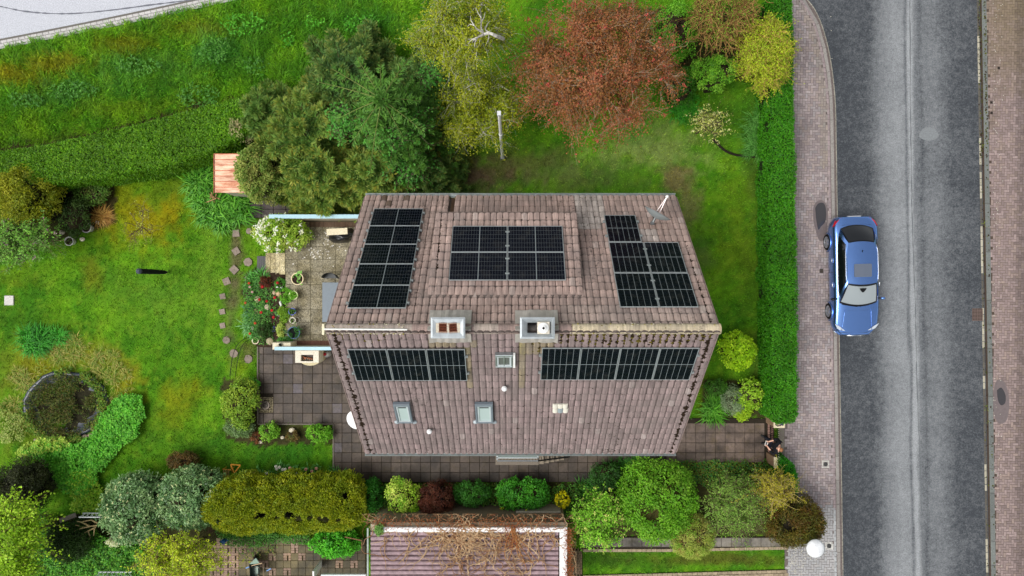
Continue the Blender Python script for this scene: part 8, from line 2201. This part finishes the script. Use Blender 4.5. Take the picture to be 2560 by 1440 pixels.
for sg in (-1, 1):
    for y in (-1.42, 1.42):
        M = Matrix.Translation((sg * (W2 - .10), y, .335)) @ Matrix.Rotation(R(90) * sg, 4, 'Y')
        b = MB(); b.lathe([(.2, -.1), (.32, -.1), (.335, -.06), (.335, .07), (.31, .105), (.235, .11)], k=28, M=M, cap=False); wh_ = b.build('wheel', M_TYRE, car, True, True)
        b = MB(); b.lathe([(.235, .09), (.235, .112), (.21, .112), (.20, .05)], k=28, M=M, cap=False); b.build('rim', M_RIM, wh_, False, True)
        b = MB(S(30, 30, 32)); b.lathe([(.2, .03), (.2, .04)], k=20, M=M); b.build('brake_disc', M_BLK, wh_, False, True)
        for k in range(5):
            b = MB(); Mk = M @ Matrix.Rotation(k * 1.2566, 4, 'Z'); b.box(.02, .215, -.03, .03, .06, .105, M=Mk); b.build('spoke', M_RIM, wh_, False, True)
        b = MB(); 
        arc = [(sg * (hw(y) + .004), y + .38 * math.cos(a), .335 + .38 * math.sin(a)) for a in np.linspace(0, math.pi, 14)]
        b.tube(arc, .03, k=5); b.build('wheel_arch', M_CAR, car, True, True)
    for y in (.34, -.66):
        x = sg * (hw(y) - .012); b = MB(); b.tube([(x, y + .1, .83), (x + sg * .035, y + .06, .84), (x + sg * .035, y - .06, .84), (x, y - .1, .83)], .016, k=6); b.build('door_handle', M_CHROME, car, True, True)
    b = MB(); b.blob((sg * 1.0, .92, 1.0), .1, (1.0, .62, .68), 10, 7, 0); mi = b.build('mirror', M_CAR if sg < 0 else M_BLK, car, True, True)
    b = MB(); b.box(sg * .86 - .05, sg * .86 + .07, .88, .94, .94, .98); b.build('mirror_arm', M_BLK, mi, False, True)
    hl = []
    for (fx, yy, dz) in ((.97, 1.93, -.0), (.93, 2.12, -.01), (.62, 2.32, -.03), (.60, 2.22, .0), (.80, 2.02, .01)): hl.append((sg * hw(yy) * min(fx, .96), yy, hz_(yy) + dz + .012))
    b = MB(); b.add(hl, [(0, 1, 2, 3, 4)[::-1] if sg > 0 else (0, 1, 2, 3, 4)]); b.add([(x, y, z + .004) for x, y, z in hl], [(0, 1, 2, 3, 4) if sg > 0 else (4, 3, 2, 1, 0)]); b.build('headlight', mat_plain('lamp lens', S(214, 222, 230), .1, .3, .8, 10, .1, 0), car, False, True)
    tl = []
    for (fx, yy, zz) in ((.99, -1.98, .86), (.98, -2.22, .84), (.80, -2.38, .82), (.78, -2.36, .93), (.93, -2.2, .95), (.96, -2.0, .94)): tl.append((sg * (hw(yy) + .006) * fx, yy - .01, zz))
    b = MB(S(200, 24, 36)); b.add(tl, [(0, 1, 2, 3, 4, 5), (5, 4, 3, 2, 1, 0)]); b.build('tail_light', mat_glass_dark('tail lens', S(190, 16, 30), .1, .5), car, False, True)
    b = MB(S(176, 182, 190)); b.tube([(sg * .3, 2.41, .46), (sg * .62, 2.36, .45), (sg * .84, 2.18, .46)], .02, k=5); b.build('bumper_trim', M_CHROME, car, True, True)
b = MB(); b.box(-.38, .38, 2.36, 2.425, .40, .68); gl = b.build('grille', M_BLK, car, False, True)
b = MB(); b.tube([(-.4, 2.40, .70), (0, 2.43, .715), (.4, 2.40, .70)], .018, k=5); b.build('grille_rim', M_CHROME, gl, True, True)
b = MB(S(226, 228, 230)); b.box(-.26, .26, 2.425, 2.45, .5, .62); b.build('number_plate', M_PAINT, car, False, True)
b = MB(S(226, 228, 230)); b.box(-.26, .26, -2.43, -2.385, .74, .86); b.build('number_plate', M_PAINT, car, False, True)
for sg in (-1, 1):
    b = MB(); b.tube([(sg * .05, 1.24, hz_(1.2) + .06), (sg * .5 + .15, 1.14, hz_(1.1) + .055)], .012, k=4); b.build('wiper', M_BLK, car, False, True)
    pts = [(sg * (.52 + .10 * (y - 1.2)), y, hz_(y) + .024 - .002) for y in np.linspace(1.35, 2.2, 6)]
    b = MB(); b.tube([(x * .98, y, z + .002) for x, y, z in pts], .010, k=5); b.build('bonnet_crease', M_CAR, car, True, True)
    # door gaps
    for y in (.93, -.16, -1.12):
        b = MB(); b.tube([(sg * (hw(y) * q + .001), y, z) for q, z in ((.987, .42), (1.001, .62), (.977, hz_(y) - .14), (.932, hz_(y) - .035))], .005, k=4); b.build('door_gap', M_BLK, car, False, True)
for nm, ln_ in (('bonnet_gap', [(x, 1.30 + .10 * (1 - (x / .8) ** 2), 0) for x in np.linspace(-.8, .8, 9)]), ('boot_gap', [(x, -2.02 - .08 * (1 - (x / .7) ** 2), 0) for x in np.linspace(-.7, .7, 9)]), ('bonnet_edge', [(x, 2.26 + .06 * (1 - (x / .7) ** 2), 0) for x in np.linspace(-.62, .62, 9)])):
    b = MB(); b.tube([(x, y, hz_(y) + .03 - .008 - .022 * (abs(x) / .47) ** 2 * .25 - (.018 if abs(x) > .6 else 0)) for x, y, _ in ln_], .007, k=4); b.build(nm, M_BLK, car, False, True)
b = MB(S(96, 92, 88)); b.add([(-.14, .50, 1.432), (.14, .50, 1.432), (.1, .58, 1.415), (.03, .66, 1.40), (-.03, .66, 1.40), (-.1, .58, 1.415)], [(0, 1, 2, 3, 4, 5)]); b.build('sensor_patch', M_BLK, car, False, True)
